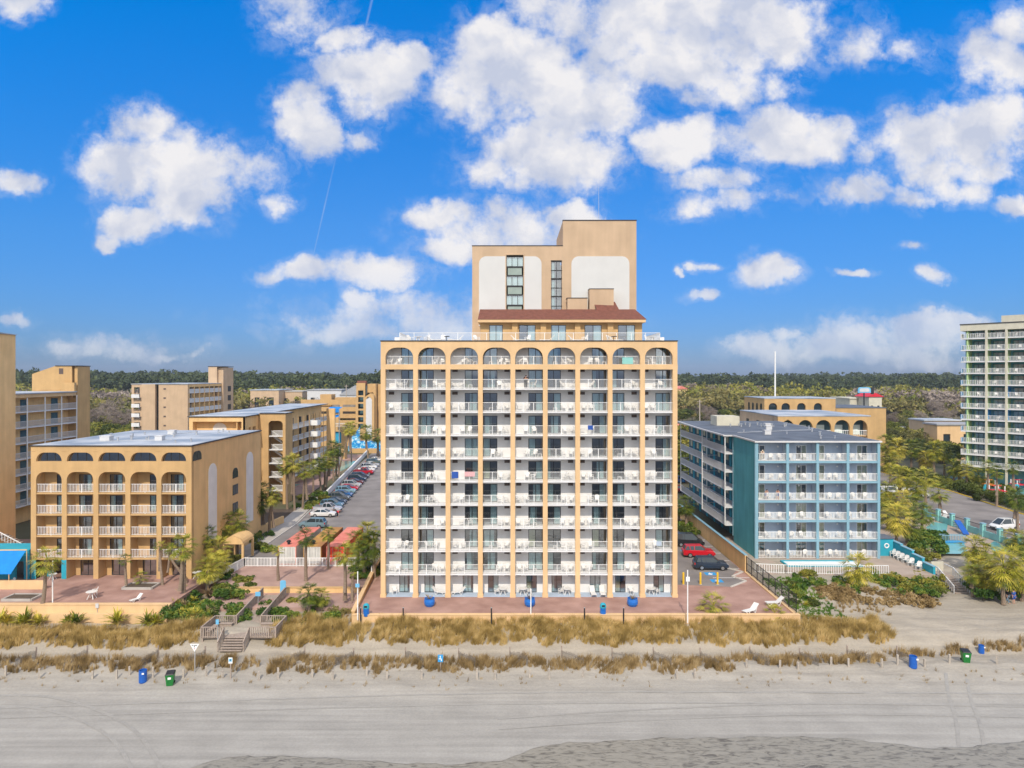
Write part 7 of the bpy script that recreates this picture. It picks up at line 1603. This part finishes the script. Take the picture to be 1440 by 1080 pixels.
PL = [ # foot px, foot py (ground) , crown px,py, radius, variant, label
 (72, 849, 66, 786, 1.9, 0, 'leaning palm with brown trunk, leftmost on the brick terrace'),
 (178, 826, 176, 787, 1.15, 2, 'slim small palm left of the sago bed on the brick terrace'),
 (214, 820, 225, 768, 1.0, 2, 'leaning thin palm with a sparse crown right of the sago bed'),
 (216, 821, 238, 773, .9, 2, 'short side crown leaning right beside the thin palm by the sago bed'),
 (256, 834, 257, 767, 1.9, 0, 'palm with straight trunk before the right corner of the arched hotel'),
 (289, 800, 290, 754, 1.9, 0, 'palm against the blank ochre side wall near its front corner'),
 (306, 803, 307, 770, 1.9, 1, 'low bushy palm between corner palm and entrance canopy'),
 (316, 784, 313, 736, 2.1, 1, 'full palm before the first white arch panel of the arched hotel'),
 (333, 780, 334, 733, 2.1, 0, 'palm just left of the entrance canopy, right of the first white panel'),
 (358, 752, 360, 706, 2.3, 1, 'full palm at the rear end of the arched hotel side wall'),
 (364, 748, 368, 690, 2.0, 0, 'tall palm behind the rear end of the arched hotel side wall'),
 (379, 750, 381, 697, 1.9, 0, 'palm at the inner end of the entrance path, near the stair tower'),
 (292, 826, 292, 799, 1.9, 1, 'low broad palm in the planting between brick terrace and footpath'),
 (304, 815, 307, 790, 1.7, 1, 'low palm bush left of the white railing corner'),
 (404, 716, 404, 653, 2.2, 1, 'left of two close palms before the open stair tower'),
 (410, 718, 413, 650, 2.2, 0, 'right of two close palms before the open stair tower'),
 (424, 716, 429, 660, 2.1, 0, 'slender palm with its foot at the path kerb, right of the paired ones'),
 (441, 697, 441, 658, 1.9, 0, 'palm in the row before the pool, first from the left'),
 (446, 694, 449, 653, 2.1, 1, 'palm in the row before the pool, second from the left'),
 (452, 691, 457, 648, 2.1, 0, 'palm in the row before the pool, third from the left'),
 (457, 688, 464, 645, 2.3, 1, 'palm in the row before the pool, rightmost of four'),
 (424, 668, 422, 627, 2.4, 0, 'dark palm against the gallery hotel, middle one of three'),
 (434, 664, 434, 622, 2.4, 1, 'palm against the gallery hotel, right one of three'),
 (414, 670, 413, 622, 2.4, 0, 'dark palm against the gallery hotel, left one of three'),
 (469, 676, 469, 629, 2.3, 1, 'left of two palms between pool and arch gate'),
 (472, 674, 475, 633, 2.3, 0, 'right of two palms between pool and arch gate'),
 (477, 668, 490, 602, 2.2, 0, 'tall strongly leaning palm beside the swimming pool'),
 (494, 650, 494, 601, 2.6, 1, 'palm to the right of the arch gate'),
 (508, 646, 515, 607, 3.0, 1, 'leaning palm before the blue painted wall'),
 (530, 642, 531, 612, 3.0, 0, 'palm half hidden by the tall hotel, near the painted wall'),
 (479, 626, 482, 590, 2.6, 0, 'small palm on the level behind the arch gate'),
 (392, 817, 391, 775, 1.1, 2, 'small thin palm on the terrace before the pale containers, leftmost of three'),
 (434, 818, 430, 755, 1.45, 0, 'palm on the terrace between the two pale container fronts'),
 (484, 842, 485, 778, 1.6, 0, 'palm before the red container on the front terrace'),
 (464, 800, 462, 750, 1.25, 0, 'palm between the orange and red container roofs'),
 (493, 842, 496, 803, 1.0, 2, 'lower palm of the double trunk left of the ramp'),
 (503, 808, 503, 760, 1.8, 1, 'bushy palm left of the tall hotel, front left of the clump'),
 (516, 806, 517, 748, 1.9, 1, 'bushy palm left of the tall hotel, tallest of the clump'),
 (524, 812, 526, 764, 2.1, 3, 'bushy palm in the clump touching the tall hotel corner'),
 (509, 812, 511, 780, 1.6, 1, 'low palm in the clump by the ramp beside the tall hotel'),
 (965, 744, 965, 709, 1.9, 1, 'palm in the gap between the tall hotel and the blue hotel'),
 (952, 738, 955, 714, 1.7, 0, 'palm half hidden behind the right corner of the tall hotel'),
 (1302, 712, 1302, 671, 2.5, 3, 'tall palm beside the right road, left of a close pair'),
 (1316, 729, 1320, 692, 2.1, 3, 'palm at the aqua wall beside the right road, right of the pair'),
 (1267, 706, 1265, 668, 2.6, 3, 'palm over the parked white vans, left one'),
 (1275, 706, 1276, 672, 2.6, 3, 'palm over the parked white vans, right one'),
 (1263, 768, 1261, 727, 2.5, 3, 'broad palm beside the teal shed, left of the clump'),
 (1275, 766, 1277, 737, 2.5, 3, 'broad palm beside the teal shed, right of the clump'),
 (1294, 752, 1297, 722, 2.2, 3, 'palm with brown lower fronds between teal shed and pool'),
 (1252, 730, 1252, 703, 2.2, 3, 'low palm behind the blue hotel corner, left one'),
 (1272, 728, 1270, 702, 2.2, 3, 'low palm behind the blue hotel corner, right one'),
 (1368, 797, 1370, 769, 2.0, 3, 'short thick palm beside the wading pool'),
 (1432, 746, 1428, 700, 2.0, 1, 'palm beside the white delivery van'),
 (1430, 772, 1428, 757, 2.0, 3, 'low palm at the right edge below the delivery van'),
 (1438, 778, 1440, 767, 2.0, 1, 'palm cut by the right edge above the narrow pool'),
 (1205, 824, 1206, 797, 2.0, 3, 'full palm before the blue hotel terrace'),
 (1368, 824, 1367, 806, 1.4, 3, 'low palm immediately right of the beach stair'),
 (1412, 848, 1411, 796, 2.3, 3, 'large palm on the sand edge near the two people'),
 (1436, 842, 1436, 805, 2.3, 3, 'large palm at the right edge above the sand'),
 (1392, 838, 1390, 812, 1.8, 3, 'low palm between the beach stair and the large sand edge palm'),
 (1404, 712, 1402, 663, 1.7, 0, 'slender palm with pale trunk beside the water park hedge'),
 (1391, 694, 1390, 656, 1.8, 0, 'slender palm before the thatched huts'),
 (1424, 694, 1424, 657, 1.8, 0, 'slender palm right of the thatched huts'),
 (1361, 684, 1360, 661, 2.1, 3, 'palm by the small blue pool at the hedge'),
 (1342, 680, 1341, 656, 2.4, 3, 'palm left of the small blue pool'),
 (1327, 672, 1328, 636, 2.6, 3, 'palm at the right side road bend, right of a pair'),
 (1317, 674, 1313, 632, 2.7, 3, 'palm at the right side road bend, left of a pair'),
 (1262, 668, 1262, 628, 3.0, 3, 'tall yellow-green palm right of the arcade hotel, front one'),
 (1248, 664, 1246, 622, 3.0, 3, 'tall yellow-green palm at the arcade hotel corner'),
 (1280, 666, 1281, 630, 3.0, 3, 'tall yellow-green palm between arcade hotel and road bend, second'),
 (1293, 660, 1294, 628, 2.9, 3, 'tall yellow-green palm between arcade hotel and road bend, third'),
 (1240, 606, 1239, 579, 2.4, 0, 'solitary palm beside the low wing of the arcade hotel'),
 (1206, 604, 1208, 577, 2.0, 0, 'small palm over the low wing of the arcade hotel'),
 (1254, 684, 1252, 648, 2.8, 3, 'palm crowding the blue hotel roof corner'),
 (1246, 716, 1246, 690, 2.3, 3, 'low palm against the blue hotel right wall, upper one'),
 (1248, 745, 1249, 722, 2.3, 3, 'low palm against the blue hotel right wall, lower one'),
 (1284, 742, 1285, 712, 2.4, 3, 'leafy palm left of the upper pool, above the brown-skirted one'),
 (1288, 716, 1289, 684, 2.3, 3, 'palm between the parked white pickup and the paired road palms'),
 (1384, 800, 1386, 778, 1.9, 3, 'low palm at the wading pool right end'),
 (1422, 828, 1421, 788, 2.2, 3, 'palm behind the large sand edge palms, centre one'),
 (1378, 832, 1376, 800, 2.0, 3, 'palm in the thicket right of the beach stair'),
 (1252, 664, 1250, 640, 2.6, 3, 'yellow palm tucked between arcade hotel and road vans'),
 (1300, 668, 1302, 644, 2.5, 3, 'palm at the road bend in front of the low buildings'),
 (1352, 676, 1350, 648, 2.3, 3, 'palm before the green tower base, left end'),
 (1376, 690, 1376, 668, 2.0, 3, 'palm between the small blue pool and the thatched huts'),
 (236, 650, 236, 601, 2.6, 1, 'palm rising behind the white roof of the arched hotel')]
for (pf, py, pc, pyc, r, v_, lab) in PL:
    z0 = 0.0
    if pyc > 770 and pf > 1300 and py > 830: z0 = -1.2
    if v_ == 3 and (pf * 7 + py) % 5 < 2: v_ = 4
    palm(pf, byb(py, z0) if (py > 600) else 260, pc, pyc, r * 1.05, lab, v_, z0, thick=.15 if r < 1.3 else .19)
# leaf-card shrubs ---------------------------------------------------
def cards(centers, rads, per, size, squash=.8, rs=nr, aspect=.55):
    """leaf cards scattered in ellipsoid clumps; returns V, Q"""
    n = len(centers) * per; c = np.repeat(np.asarray(centers), per, 0); r = np.repeat(np.asarray(rads), per)
    d = rs.normal(size=(n, 3)); d /= np.linalg.norm(d, axis=1)[:, None]; rr = rs.uniform(.55, 1.0, n) ** .6
    p = c + d * (r * rr)[:, None] * np.array([1, 1, squash])
    a = rs.normal(size=(n, 3)); a += d * .6; a /= np.linalg.norm(a, axis=1)[:, None]; b = np.cross(a, rs.normal(size=(n, 3))); b /= np.linalg.norm(b, axis=1)[:, None]; t = np.cross(a, b)
    s = (size * rs.uniform(.6, 1.3, n))[:, None] if np.isscalar(size) else (np.repeat(size, per) * rs.uniform(.6, 1.3, n))[:, None]
    V = np.stack([p - b * s - t * s * aspect, p + b * s * .2 - t * s * aspect * 1.2, p + b * s + t * s * aspect * .3, p - b * s * .1 + t * s * aspect * 1.2], 1).reshape(-1, 3)
    return V, np.arange(n * 4).reshape(n, 4)
def shrub_proto(seed, mat_, n=14, per=60, size=.13, w=1.0, h=.7, nm='shrub'):
    def f():
        rs = np.random.default_rng(seed); cs = np.stack([rs.uniform(-w, w, n), rs.uniform(-w * .8, w * .8, n), rs.uniform(.2, h, n)], 1); V, Q = cards(cs, rs.uniform(.3, .5, n), per, size, .8, rs)
        return npmesh(nm, V, Q, M[mat_])
    return Proto(f)
SH = [shrub_proto(1, 'leaf_green'), shrub_proto(2, 'leaf_green', 18, 60, .12, 1.2, .9), shrub_proto(3, 'leaf_tree', 14, 60, .14), shrub_proto(4, 'leaf_olive', 14, 50, .12, 1.0, .6)]
def sword_proto(seed, mat_='leaf_yel', n=60, L=1.0, up=.75):
    def f():
        rs = random.Random(seed); V, Q = [], []
        for i in range(n):
            a = rs.uniform(0, 6.28); el = rs.uniform(.15, 1.4); l = L * rs.uniform(.6, 1.1); w = .045; ca, sa = math.cos(a), math.sin(a); z0 = rs.uniform(0, .35) * L
            b = len(V)
            for t, ww in ((0, w), (.55, w), (1, .008)):
                r = l * t * math.cos(el); z = z0 + l * (t * math.sin(el) - .25 * t * t)
                V += [(r * ca - ww * sa, r * sa + ww * ca, z), (r * ca + ww * sa, r * sa - ww * ca, z)]
            Q += [(b, b + 1, b + 3, b + 2), (b + 2, b + 3, b + 5, b + 4)]
        return npmesh('yucca', np.array(V), np.array(Q), M[mat_])
    return Proto(f)
SW = [sword_proto(1), sword_proto(2, 'leaf_palm', 70, 1.1), sword_proto(3, 'leaf_yel', 50, .8), sword_proto(4, 'leaf_dry', 60, 1.0)]
def along(pxs, pys, n, protos, smin, smax, lab, grp, cat='shrub', z=None, seed=0, zoff=0):
    rs = random.Random(seed)
    for i in range(n):
        px, py = rs.uniform(*pxs), rs.uniform(*pys); x, y = at(px, py, -1.3 if z is None else z); zz = (th(x, y) if z is None else z) + zoff
        rs.choice(protos).put((x, y, zz), rz=rs.uniform(0, 6.28), scl=rs.uniform(smin, smax), label=lab, cat=cat, group=grp)
for i, px in enumerate([3, 11, 30, 38, 57, 98, 109, 167, 209, 221]):
    y = 77.2; x = xat(px, y); (SW[[0, 0, 2, 1, 0, 2, 0, 0, 1, 2][i]]).put((x, 76.9, -1.75), rz=rng.uniform(0, 6), scl=rng.uniform(1.5, 2.1), label='spiky yellow-green plant against the left peach wall, %s from the left' % ORD[i], cat='plant', group='spiky plants along the left peach wall')
x, y = at(198, 822, 0); palm(198, y, 198, 812, 1.3, 'small sago palm in its square bed on the brick terrace', 2, 0)
along((246, 300), (835, 872), 20, [SW[0], SW[1], SW[3], SW[0]], .8, 1.35, 'spiky yucca in the planting between left terrace and boardwalk', 'yuccas left of the boardwalk', 'yucca', -.9, 1)
along((240, 345), (842, 876), 26, SH[:2], .6, 1.15, 'dense green shrub in the planting left of the boardwalk', 'green shrubs left of the boardwalk', 'shrub', -1.1, 2)
along((300, 350), (815, 842), 12, [SH[0], SH[1], SH[2]], .6, 1.0, 'green hedge shrub at the corner of the palm terrace', 'hedge shrubs by the palm terrace', 'shrub', -.4, 3)
along((370, 470), (850, 880), 22, [SH[0], SH[1], SH[2]], .5, .95, 'dark green shrub right of the boardwalk ramp', 'green shrubs right of the boardwalk', 'shrub', -1.1, 4)
along((430, 500), (845, 872), 14, [SW[1], SW[2], SH[3]], .6, 1.0, 'low mixed dune plant below the palm terrace', 'dune plants below the palm terrace', 'plant', -1.1, 5)
for px, pyb, pyc, r, lab in ((434, 866, 834, 1.5, 'young palm with upright fronds above the dark shrubs, left of two'), (452, 862, 838, 1.2, 'young palm with drooping fronds above the dark shrubs, right of two'), (1003, 872, 852, 2.0, 'small palm in the dune grass by the terrace right end'), (1089, 877, 864, 1.5, 'small palm in the dune grass below the two loungers')):
    palm(px, byb(pyb, -1.2), px, pyc, r, lab, 1 if px < 1000 else 0, -1.6)
along((275, 330), (775, 815), 16, [SH[0], SH[2], SW[1]], .7, 1.2, 'green shrub at the foot of the ochre side wall', 'shrubs along the ochre side wall', 'shrub', 0, 6)
along((345, 380), (752, 790), 10, [SH[0], SH[2]], .8, 1.2, 'green shrub beside the entrance canopy', 'shrubs by the entrance canopy', 'shrub', 0, 7)
along((500, 533), (798, 815), 12, [SH[0], SW[0], SW[1], SH[2]], .8, 1.3, 'green plant in the bed at the tall hotel left corner', 'plants at the tall hotel left corner', 'plant', 0, 8)
along((1110, 1155), (822, 862), 22, [SH[0], SH[2], SW[0]], .5, .9, 'shrub on the green mound behind the black fence', 'shrubs on the green mound', 'shrub', None, 9)
def thicket(name, pxs, pys, n, z, mat_, lab, seed, hs=(.25, 1.0), rad=(.35, .8), per=60, size=.13):
    """an uncountable mass of shrub growth: leaf cards in clumps with gaps"""
    rs = np.random.default_rng(seed); cs, rr = [], []
    for i in range(n):
        px, py = rs.uniform(*pxs), rs.uniform(*pys); x, y = at(px, py, -1.0 if z is None else z)
        if math.sin(x * .7) * math.sin(y * .9 + x * .2) < -.45: continue
        z0 = th(x, y) if z is None else z; r_ = rs.uniform(*rad); k = .6 + .4 * math.sin(x * .8)
        for q in range(3): cs.append((x + rs.normal(0, .35), y + rs.normal(0, .35), z0 + rs.uniform(*hs) * k)); rr.append(r_ * .7)
    V, Q = cards(np.array(cs), np.array(rr), per, size, .8, rs); tag(npmesh(name, V, Q, M[mat_]), lab, 'shrubs', kind='stuff')
thicket('shrub_thicket', (1170, 1318), (812, 838), 95, -.7, 'leaf_green', 'dense green shrub thicket below the blue hotel terrace', 10)
thicket('shrub_thicket', (1180, 1325), (808, 836), 80, -.6, 'leaf_tree', 'yellow-green shrubs mixed into the thicket below the blue hotel', 20)
thicket('dry_thicket', (1150, 1318), (836, 854), 130, None, 'grass_b', 'brown dry brush at the sand edge below the blue hotel', 11, (.1, .5), (.25, .55), 60, .12)
thicket('shrub_thicket', (1352, 1445), (818, 842), 40, -.9, 'leaf_green', 'green undergrowth among the palms right of the beach stair', 12)
thicket('garden_planting', (1345, 1445), (664, 704), 46, 0, 'leaf_tree', 'leafy planting of the water park garden', 15, (.4, 1.6), (.8, 1.5), 70, .25)
along((1280, 1322), (752, 778), 14, [SH[0], SH[1]], .9, 1.4, 'dark green shrub between teal wall and wading pool', 'shrubs beside the wading pool', 'shrub', 0, 13)
along((1285, 1320), (775, 790), 8, [SH[3], SH[2]], .6, .9, 'pale low shrub beside the teal wall', 'pale shrubs by the teal wall', 'shrub', 0, 14)
along((955, 975), (735, 760), 6, [SH[0], SH[2]], 1.0, 1.5, 'shrub in the gap behind the parked minivan', 'shrubs behind the minivan', 'shrub', 0, 16)
along((405, 470), (697, 716), 12, [SH[0], SH[2]], .8, 1.4, 'shrub at the feet of the path palms', 'shrubs by the path palms', 'shrub', 0, 17)
# clipped hedge
hd = thing('hedge', (99, 140, 0), 'long sloping clipped hedge between right road and water park', 'hedge'); n = 420; t = nr.uniform(0, 1, n)
cs = np.stack([98.6 + t * 3.5 + nr.uniform(0, 3.2, n), 118 + t * 66, nr.uniform(.3, 1.9, n)], 1); V, Q = cards(cs, np.full(n, .8), 46, .2); npmesh('foliage', V - np.array([99, 140, 0]), Q, M['leaf_tree'], hd)
# dune grass ---------------------------------------------------------
def grass(name, regs, dens, mat_, hmin, hmax, lab=None, seed=1, wid=.028, blades=15, lean=.35):
    rs = np.random.default_rng(seed); BX, BY = [], []
    for (px0, px1, Y0, Y1) in regs:
        Ym = (Y0 + Y1) / 2; x0, x1 = xat(px0, Ym), xat(px1, Ym); n = int((x1 - x0) * (Y1 - Y0) * dens); x = rs.uniform(x0, x1, n); y = rs.uniform(Y0, Y1, n)
        ed = .5 * np.sin(x * 1.1) + .35 * np.sin(x * 2.7 + 2) + .3 * np.sin(x * .37 + 1)      # ragged outline
        clump = np.sin(x * 1.9 + np.sin(y * 1.7) * 1.3) * np.sin(y * 2.1 + x * .6) + .35 * np.sin(x * .8)
        k = (y > Y0 + .35 + ed * .55) & (y < Y1 - .3 + ed * .3) & (rs.uniform(-1.4, 1, n) < clump * .9 + .25)
        BX.append(x[k]); BY.append(y[k])
    x = np.concatenate(BX); y = np.concatenate(BY); n = len(x); m = n * blades
    hh = rs.uniform(hmin, hmax, n) * (1 + .25 * np.sin(x * .9) * np.sin(y * 1.3)); px = np.repeat(x, blades) + rs.normal(0, .07, m); py = np.repeat(y, blades) + rs.normal(0, .07, m); h = np.repeat(hh, blades) * rs.uniform(.6, 1.15, m); z = th_np(px, py) - .03
    wind = np.repeat(.35 * np.sin(x * .7 + y * .5) + .25, blades)
    a = rs.uniform(0, 6.283, m); l = h * rs.uniform(.1, 1.0, m) * lean * 1.6; dx = np.cos(a) * l + wind * h * .6; dy = np.sin(a) * l * .8; wa = rs.uniform(0, 6.283, m); wx, wy = np.cos(wa) * wid, np.sin(wa) * wid * .6
    P = []
    for t, k in ((0, 1.), (.5, .8), (1, .12)):
        cx, cy, cz_ = px + dx * t ** 1.6, py + dy * t ** 1.6, z + h * (t - .28 * t * t * np.hypot(dx, dy) / h); P += [np.stack([cx - wx * k, cy - wy * k, cz_], 1), np.stack([cx + wx * k, cy + wy * k, cz_], 1)]
    V = np.stack(P, 1).reshape(-1, 3); b = np.arange(m)[:, None] * 6; Q = np.concatenate([b + [0, 1, 3, 2], b + [2, 3, 5, 4]])
    o = npmesh(name, V, Q, M[mat_]); tag(o, lab, 'grass', kind='stuff'); return o
grass('dune_grass', [(-25, 250, 70.6, 75.6), (250, 288, 70.6, 76.6), (384, 486, 70.8, 76.8), (470, 517, 70.8, 74.2), (524, 968, 71.0, 75.3), (974, 1130, 70.9, 75.0), (1130, 1245, 71.3, 76.2)], 20, 'grass', .75, 1.1, 'dense golden dune grass below the terraces', 1, .026, 17)
grass('dune_grass', [(-25, 298, 65.2, 68.6), (308, 368, 65.4, 68.4), (383, 518, 65.0, 68.6), (526, 740, 65.3, 68.4), (742, 900, 65.2, 68.2), (905, 1030, 65.0, 68.4), (1032, 1245, 66.4, 69.2), (1247, 1306, 68.6, 70.6), (1315, 1362, 69.4, 71.2), (1374, 1460, 69.8, 71.8)], 13, 'grass_b', .6, .95, 'brown tufted grass along the front dune line', 2, .024, 15)
grass('dune_grass', [(1165, 1235, 78, 84), (440, 500, 76.5, 79.0)], 4, 'grass_b', .3, .6, 'thin brown grass on the sand behind the dune ridge', 3)
M['lawn'] = leafmat('green_lawn_grass', [(.05, .12, .015), (.10, .20, .02), (.20, .30, .04)], .7, .3, .5, 0)
grass('lawn', [(1096, 1158, 76.5, 89)], 16, 'lawn', .2, .38, 'bright green grass mound behind the black fence', 4, .03, 12)
# trees --------------------------------------------------------------
def tree_proto(seed, mat_, h=9, w=5, ncl=60, per=26, size=.34, th_=.3, conif=False, bare=False):
    def f():
        rs = np.random.default_rng(seed); rr = random.Random(seed); root = bpy.data.objects.new('tree', None); C.objects.link(root); KIDS[root.name] = []; ORG[root.name] = Vector((0, 0, 0))
        d = rs.normal(size=(ncl, 3)); d /= np.linalg.norm(d, axis=1)[:, None]; rad = rs.uniform(.45, 1, ncl)[:, None]
        cs = d * rad * np.array([w, w, h * (.34 if not conif else .3)]) * (1 + .25 * np.sin(d[:, :1] * 5 + seed)) + np.array([0, 0, h * (.62 if not conif else .72)])
        cs[:, 2] = np.maximum(cs[:, 2], h * .22); V, Q = cards(cs, rs.uniform(.7, 1.5, ncl) * w / 5, per, size, .6, rs, .5 if not bare else .06)
        npmesh('crown', V, Q, M[mat_], root); mb = MB(); mb.tube((0, 0, -.5), (0, 0, h * .45), th_, th_ * .7, 7)
        for i in range(9 if bare else 5):
            a = i * 2.4; c = cs[rr.randrange(ncl)]; mb.tube((0, 0, h * (.25 + .04 * i)), tuple(c), th_ * .45, th_ * .12, 5)
        mb.build('trunk', M['bark'], root); return root
    return Proto(f)
TO = [tree_proto(1, 'leaf_tree', 8, 5.5, 60, 30, .4), tree_proto(2, 'leaf_tree', 9, 4.5, 55, 30, .4), tree_proto(3, 'leaf_olive', 8, 5, 60, 26, .38)]
TP = [tree_proto(4, 'leaf_pine', 17, 4.5, 50, 30, .45, .35, True), tree_proto(5, 'leaf_pine', 20, 5.5, 60, 30, .5, .4, True)]
TB = [tree_proto(6, 'leaf_bare', 11, 5, 60, 60, .6, .3, False, True), tree_proto(7, 'leaf_bare', 13, 5.5, 70, 60, .6, .3, False, True)]
BLK = [(-115, -92, 195, 235), (-66, -44, 128, 262), (-110, -80, 94, 142), (-86, -30, 240, 270), (55, 90, 145, 205), (95, 150, 140, 200), (88, 125, 180, 235), (76, 112, 100, 330), (-64, -38, 85, 115), (-50, -15, 90, 255)]
def free(x, y, m=3): return not any(a - m < x < b_ + m and c - m < y < d + m for a, b_, c, d in BLK)
rt = random.Random(21)
def wood(px0, px1, Y0, Y1, n, protos, smin, smax, lab, grp):
    k = 0; tries = 0
    while k < n and tries < n * 20:
        tries += 1; px = rt.uniform(px0, px1); Y = Y0 * (Y1 / Y0) ** rt.random(); x = xat(px, Y)
        if not free(x, Y): continue
        rt.choice(protos).put((x, Y, 0), rz=rt.uniform(0, 6.28), scl=rt.uniform(smin, smax), label=lab, cat='tree', group=grp); k += 1
wood(100, 190, 150, 300, 32, TO, .7, 1.1, 'olive green round-topped tree in the gap between the two ochre left hotels', 'trees between the left hotels')
wood(100, 190, 290, 420, 12, TB + TO[:1], .8, 1.2, 'greyish tree behind the gap between the two ochre left hotels', 'rear trees between the left hotels')
wood(318, 480, 275, 420, 46, TO, .7, 1.1, 'yellow-green round-topped tree behind the garage hotel', 'trees behind the garage hotel')
wood(20, 480, 380, 520, 22, TB, .9, 1.3, 'bare grey tree in the left woodland', 'bare trees in the left woodland')
wood(952, 1060, 165, 300, 34, TO, .6, 1.05, 'olive green tree between the tall hotel and the arcade hotel', 'trees right of the tall hotel')
wood(952, 1350, 290, 430, 60, TO + TB[:1], .6, 1.0, 'olive tree in the woods beyond the arcade hotel', 'trees beyond the arcade hotel')
wood(1230, 1350, 205, 300, 38, TO, .6, 1.0, 'dark green tree between the arcade hotel and the green tower', 'trees left of the green tower')
wood(1236, 1345, 165, 215, 16, TO[:2], .6, .85, 'leafy tree behind the tall yellow-green palms', 'trees behind the yellow-green palms')
wood(952, 1440, 400, 520, 22, TB, .8, 1.1, 'bare mauve-grey tree in the right woodland', 'bare trees in the right woodland')
# far woods as one mass each
def far_wood(name, X0px, X1px, Y0, Y1, n, h0, h1, mats, per, size, lab, seed, rise=0.0, baref=.3):
    rs = np.random.default_rng(seed); Y = Y0 * (Y1 / Y0) ** rs.uniform(0, 1, n); px = rs.uniform(X0px, X1px, n); X = (px - 720) * Y / F
    h = rs.uniform(h0, h1, n) + 1.8 * np.sin(X * .011 + 1) + 1.6 * np.sin(X * .034 + seed) + 1.3 * np.sin(X * .09 + Y * .02); gz = rise * np.clip((Y - Y0) / (Y1 - Y0), 0, 1)
    cs = []; rad = []; cl = 7
    for k in range(cl): cs.append(np.stack([X + rs.normal(0, 3.4, n), Y + rs.normal(0, 3.4, n), gz + h * rs.uniform(.45, .93, n)], 1)); rad.append(rs.uniform(2.2, 3.8, n))
    cs = np.concatenate(cs); rad = np.concatenate(rad); V, Q = cards(cs, rad, per, size * (cs[:, 1] / Y0) ** .6, .55, rs, .5)
    tag(npmesh(name, V, Q, M[mats]), lab, 'woodland', kind='stuff')
far_wood('far_pine_wood', -60, 1500, 620, 1500, 2400, 21, 29, 'leaf_pine', 10, 1.5, 'distant dark green pine woods along the horizon', 1, 4)
far_wood('far_pine_wood', -60, 560, 540, 1000, 1000, 23, 31, 'leaf_pine', 11, 1.4, 'distant pine woods rising behind the left hotels', 5, 3)
far_wood('far_mixed_wood', -60, 1500, 400, 640, 1100, 9, 16, 'leaf_olive', 12, 1.1, 'distant mixed olive woods in the middle distance', 2)
far_wood('far_green_wood', -60, 1500, 430, 800, 1300, 12, 20, 'leaf_tree', 12, 1.1, 'distant green woods between fields and pines', 14)
far_wood('far_bare_wood', 120, 260, 430, 620, 170, 13, 19, 'leaf_bare', 16, 1.0, 'distant patch of leafless trees behind the left hotels', 3)
far_wood('far_bare_wood', 20, 110, 430, 600, 90, 12, 18, 'leaf_bare', 16, 1.0, 'distant patch of leafless trees at the far left', 7)
far_wood('far_bare_wood', 325, 480, 520, 620, 110, 12, 18, 'leaf_bare', 16, 1.0, 'distant leafless trees above the yellow-green trees', 8)
far_wood('far_bare_wood', 1205, 1360, 430, 600, 300, 12, 18, 'leaf_bare', 16, .9, 'distant leafless mauve woods left of the green tower', 6)
far_wood('far_bare_wood', 952, 1090, 500, 640, 110, 12, 18, 'leaf_bare', 16, .9, 'distant leafless trees right of the tall hotel', 9)
grass('dune_grass', [(-25, 1460, 62.6, 66.2)], .7, 'grass_b', .2, .5, 'sparse thin stems on the sand in front of the dune line', 8, .02, 8, .6)
# ================================================================ air
hm = bpy.data.materials.new('thin_sea_haze'); hm.use_nodes = True; nt = hm.node_tree; nt.nodes.clear()
pv = nt.nodes.new('ShaderNodeVolumePrincipled'); pv.inputs['Color'].default_value = (.80, .88, 1.0, 1); pv.inputs['Density'].default_value = .00013; pv.inputs['Anisotropy'].default_value = .2
ho_ = nt.nodes.new('ShaderNodeOutputMaterial'); nt.links.new(pv.outputs[0], ho_.inputs['Volume'])
tag(MB().box(-2600, 2600, -60, 2600, -4.2, 62).build('haze', hm), kind='stuff')
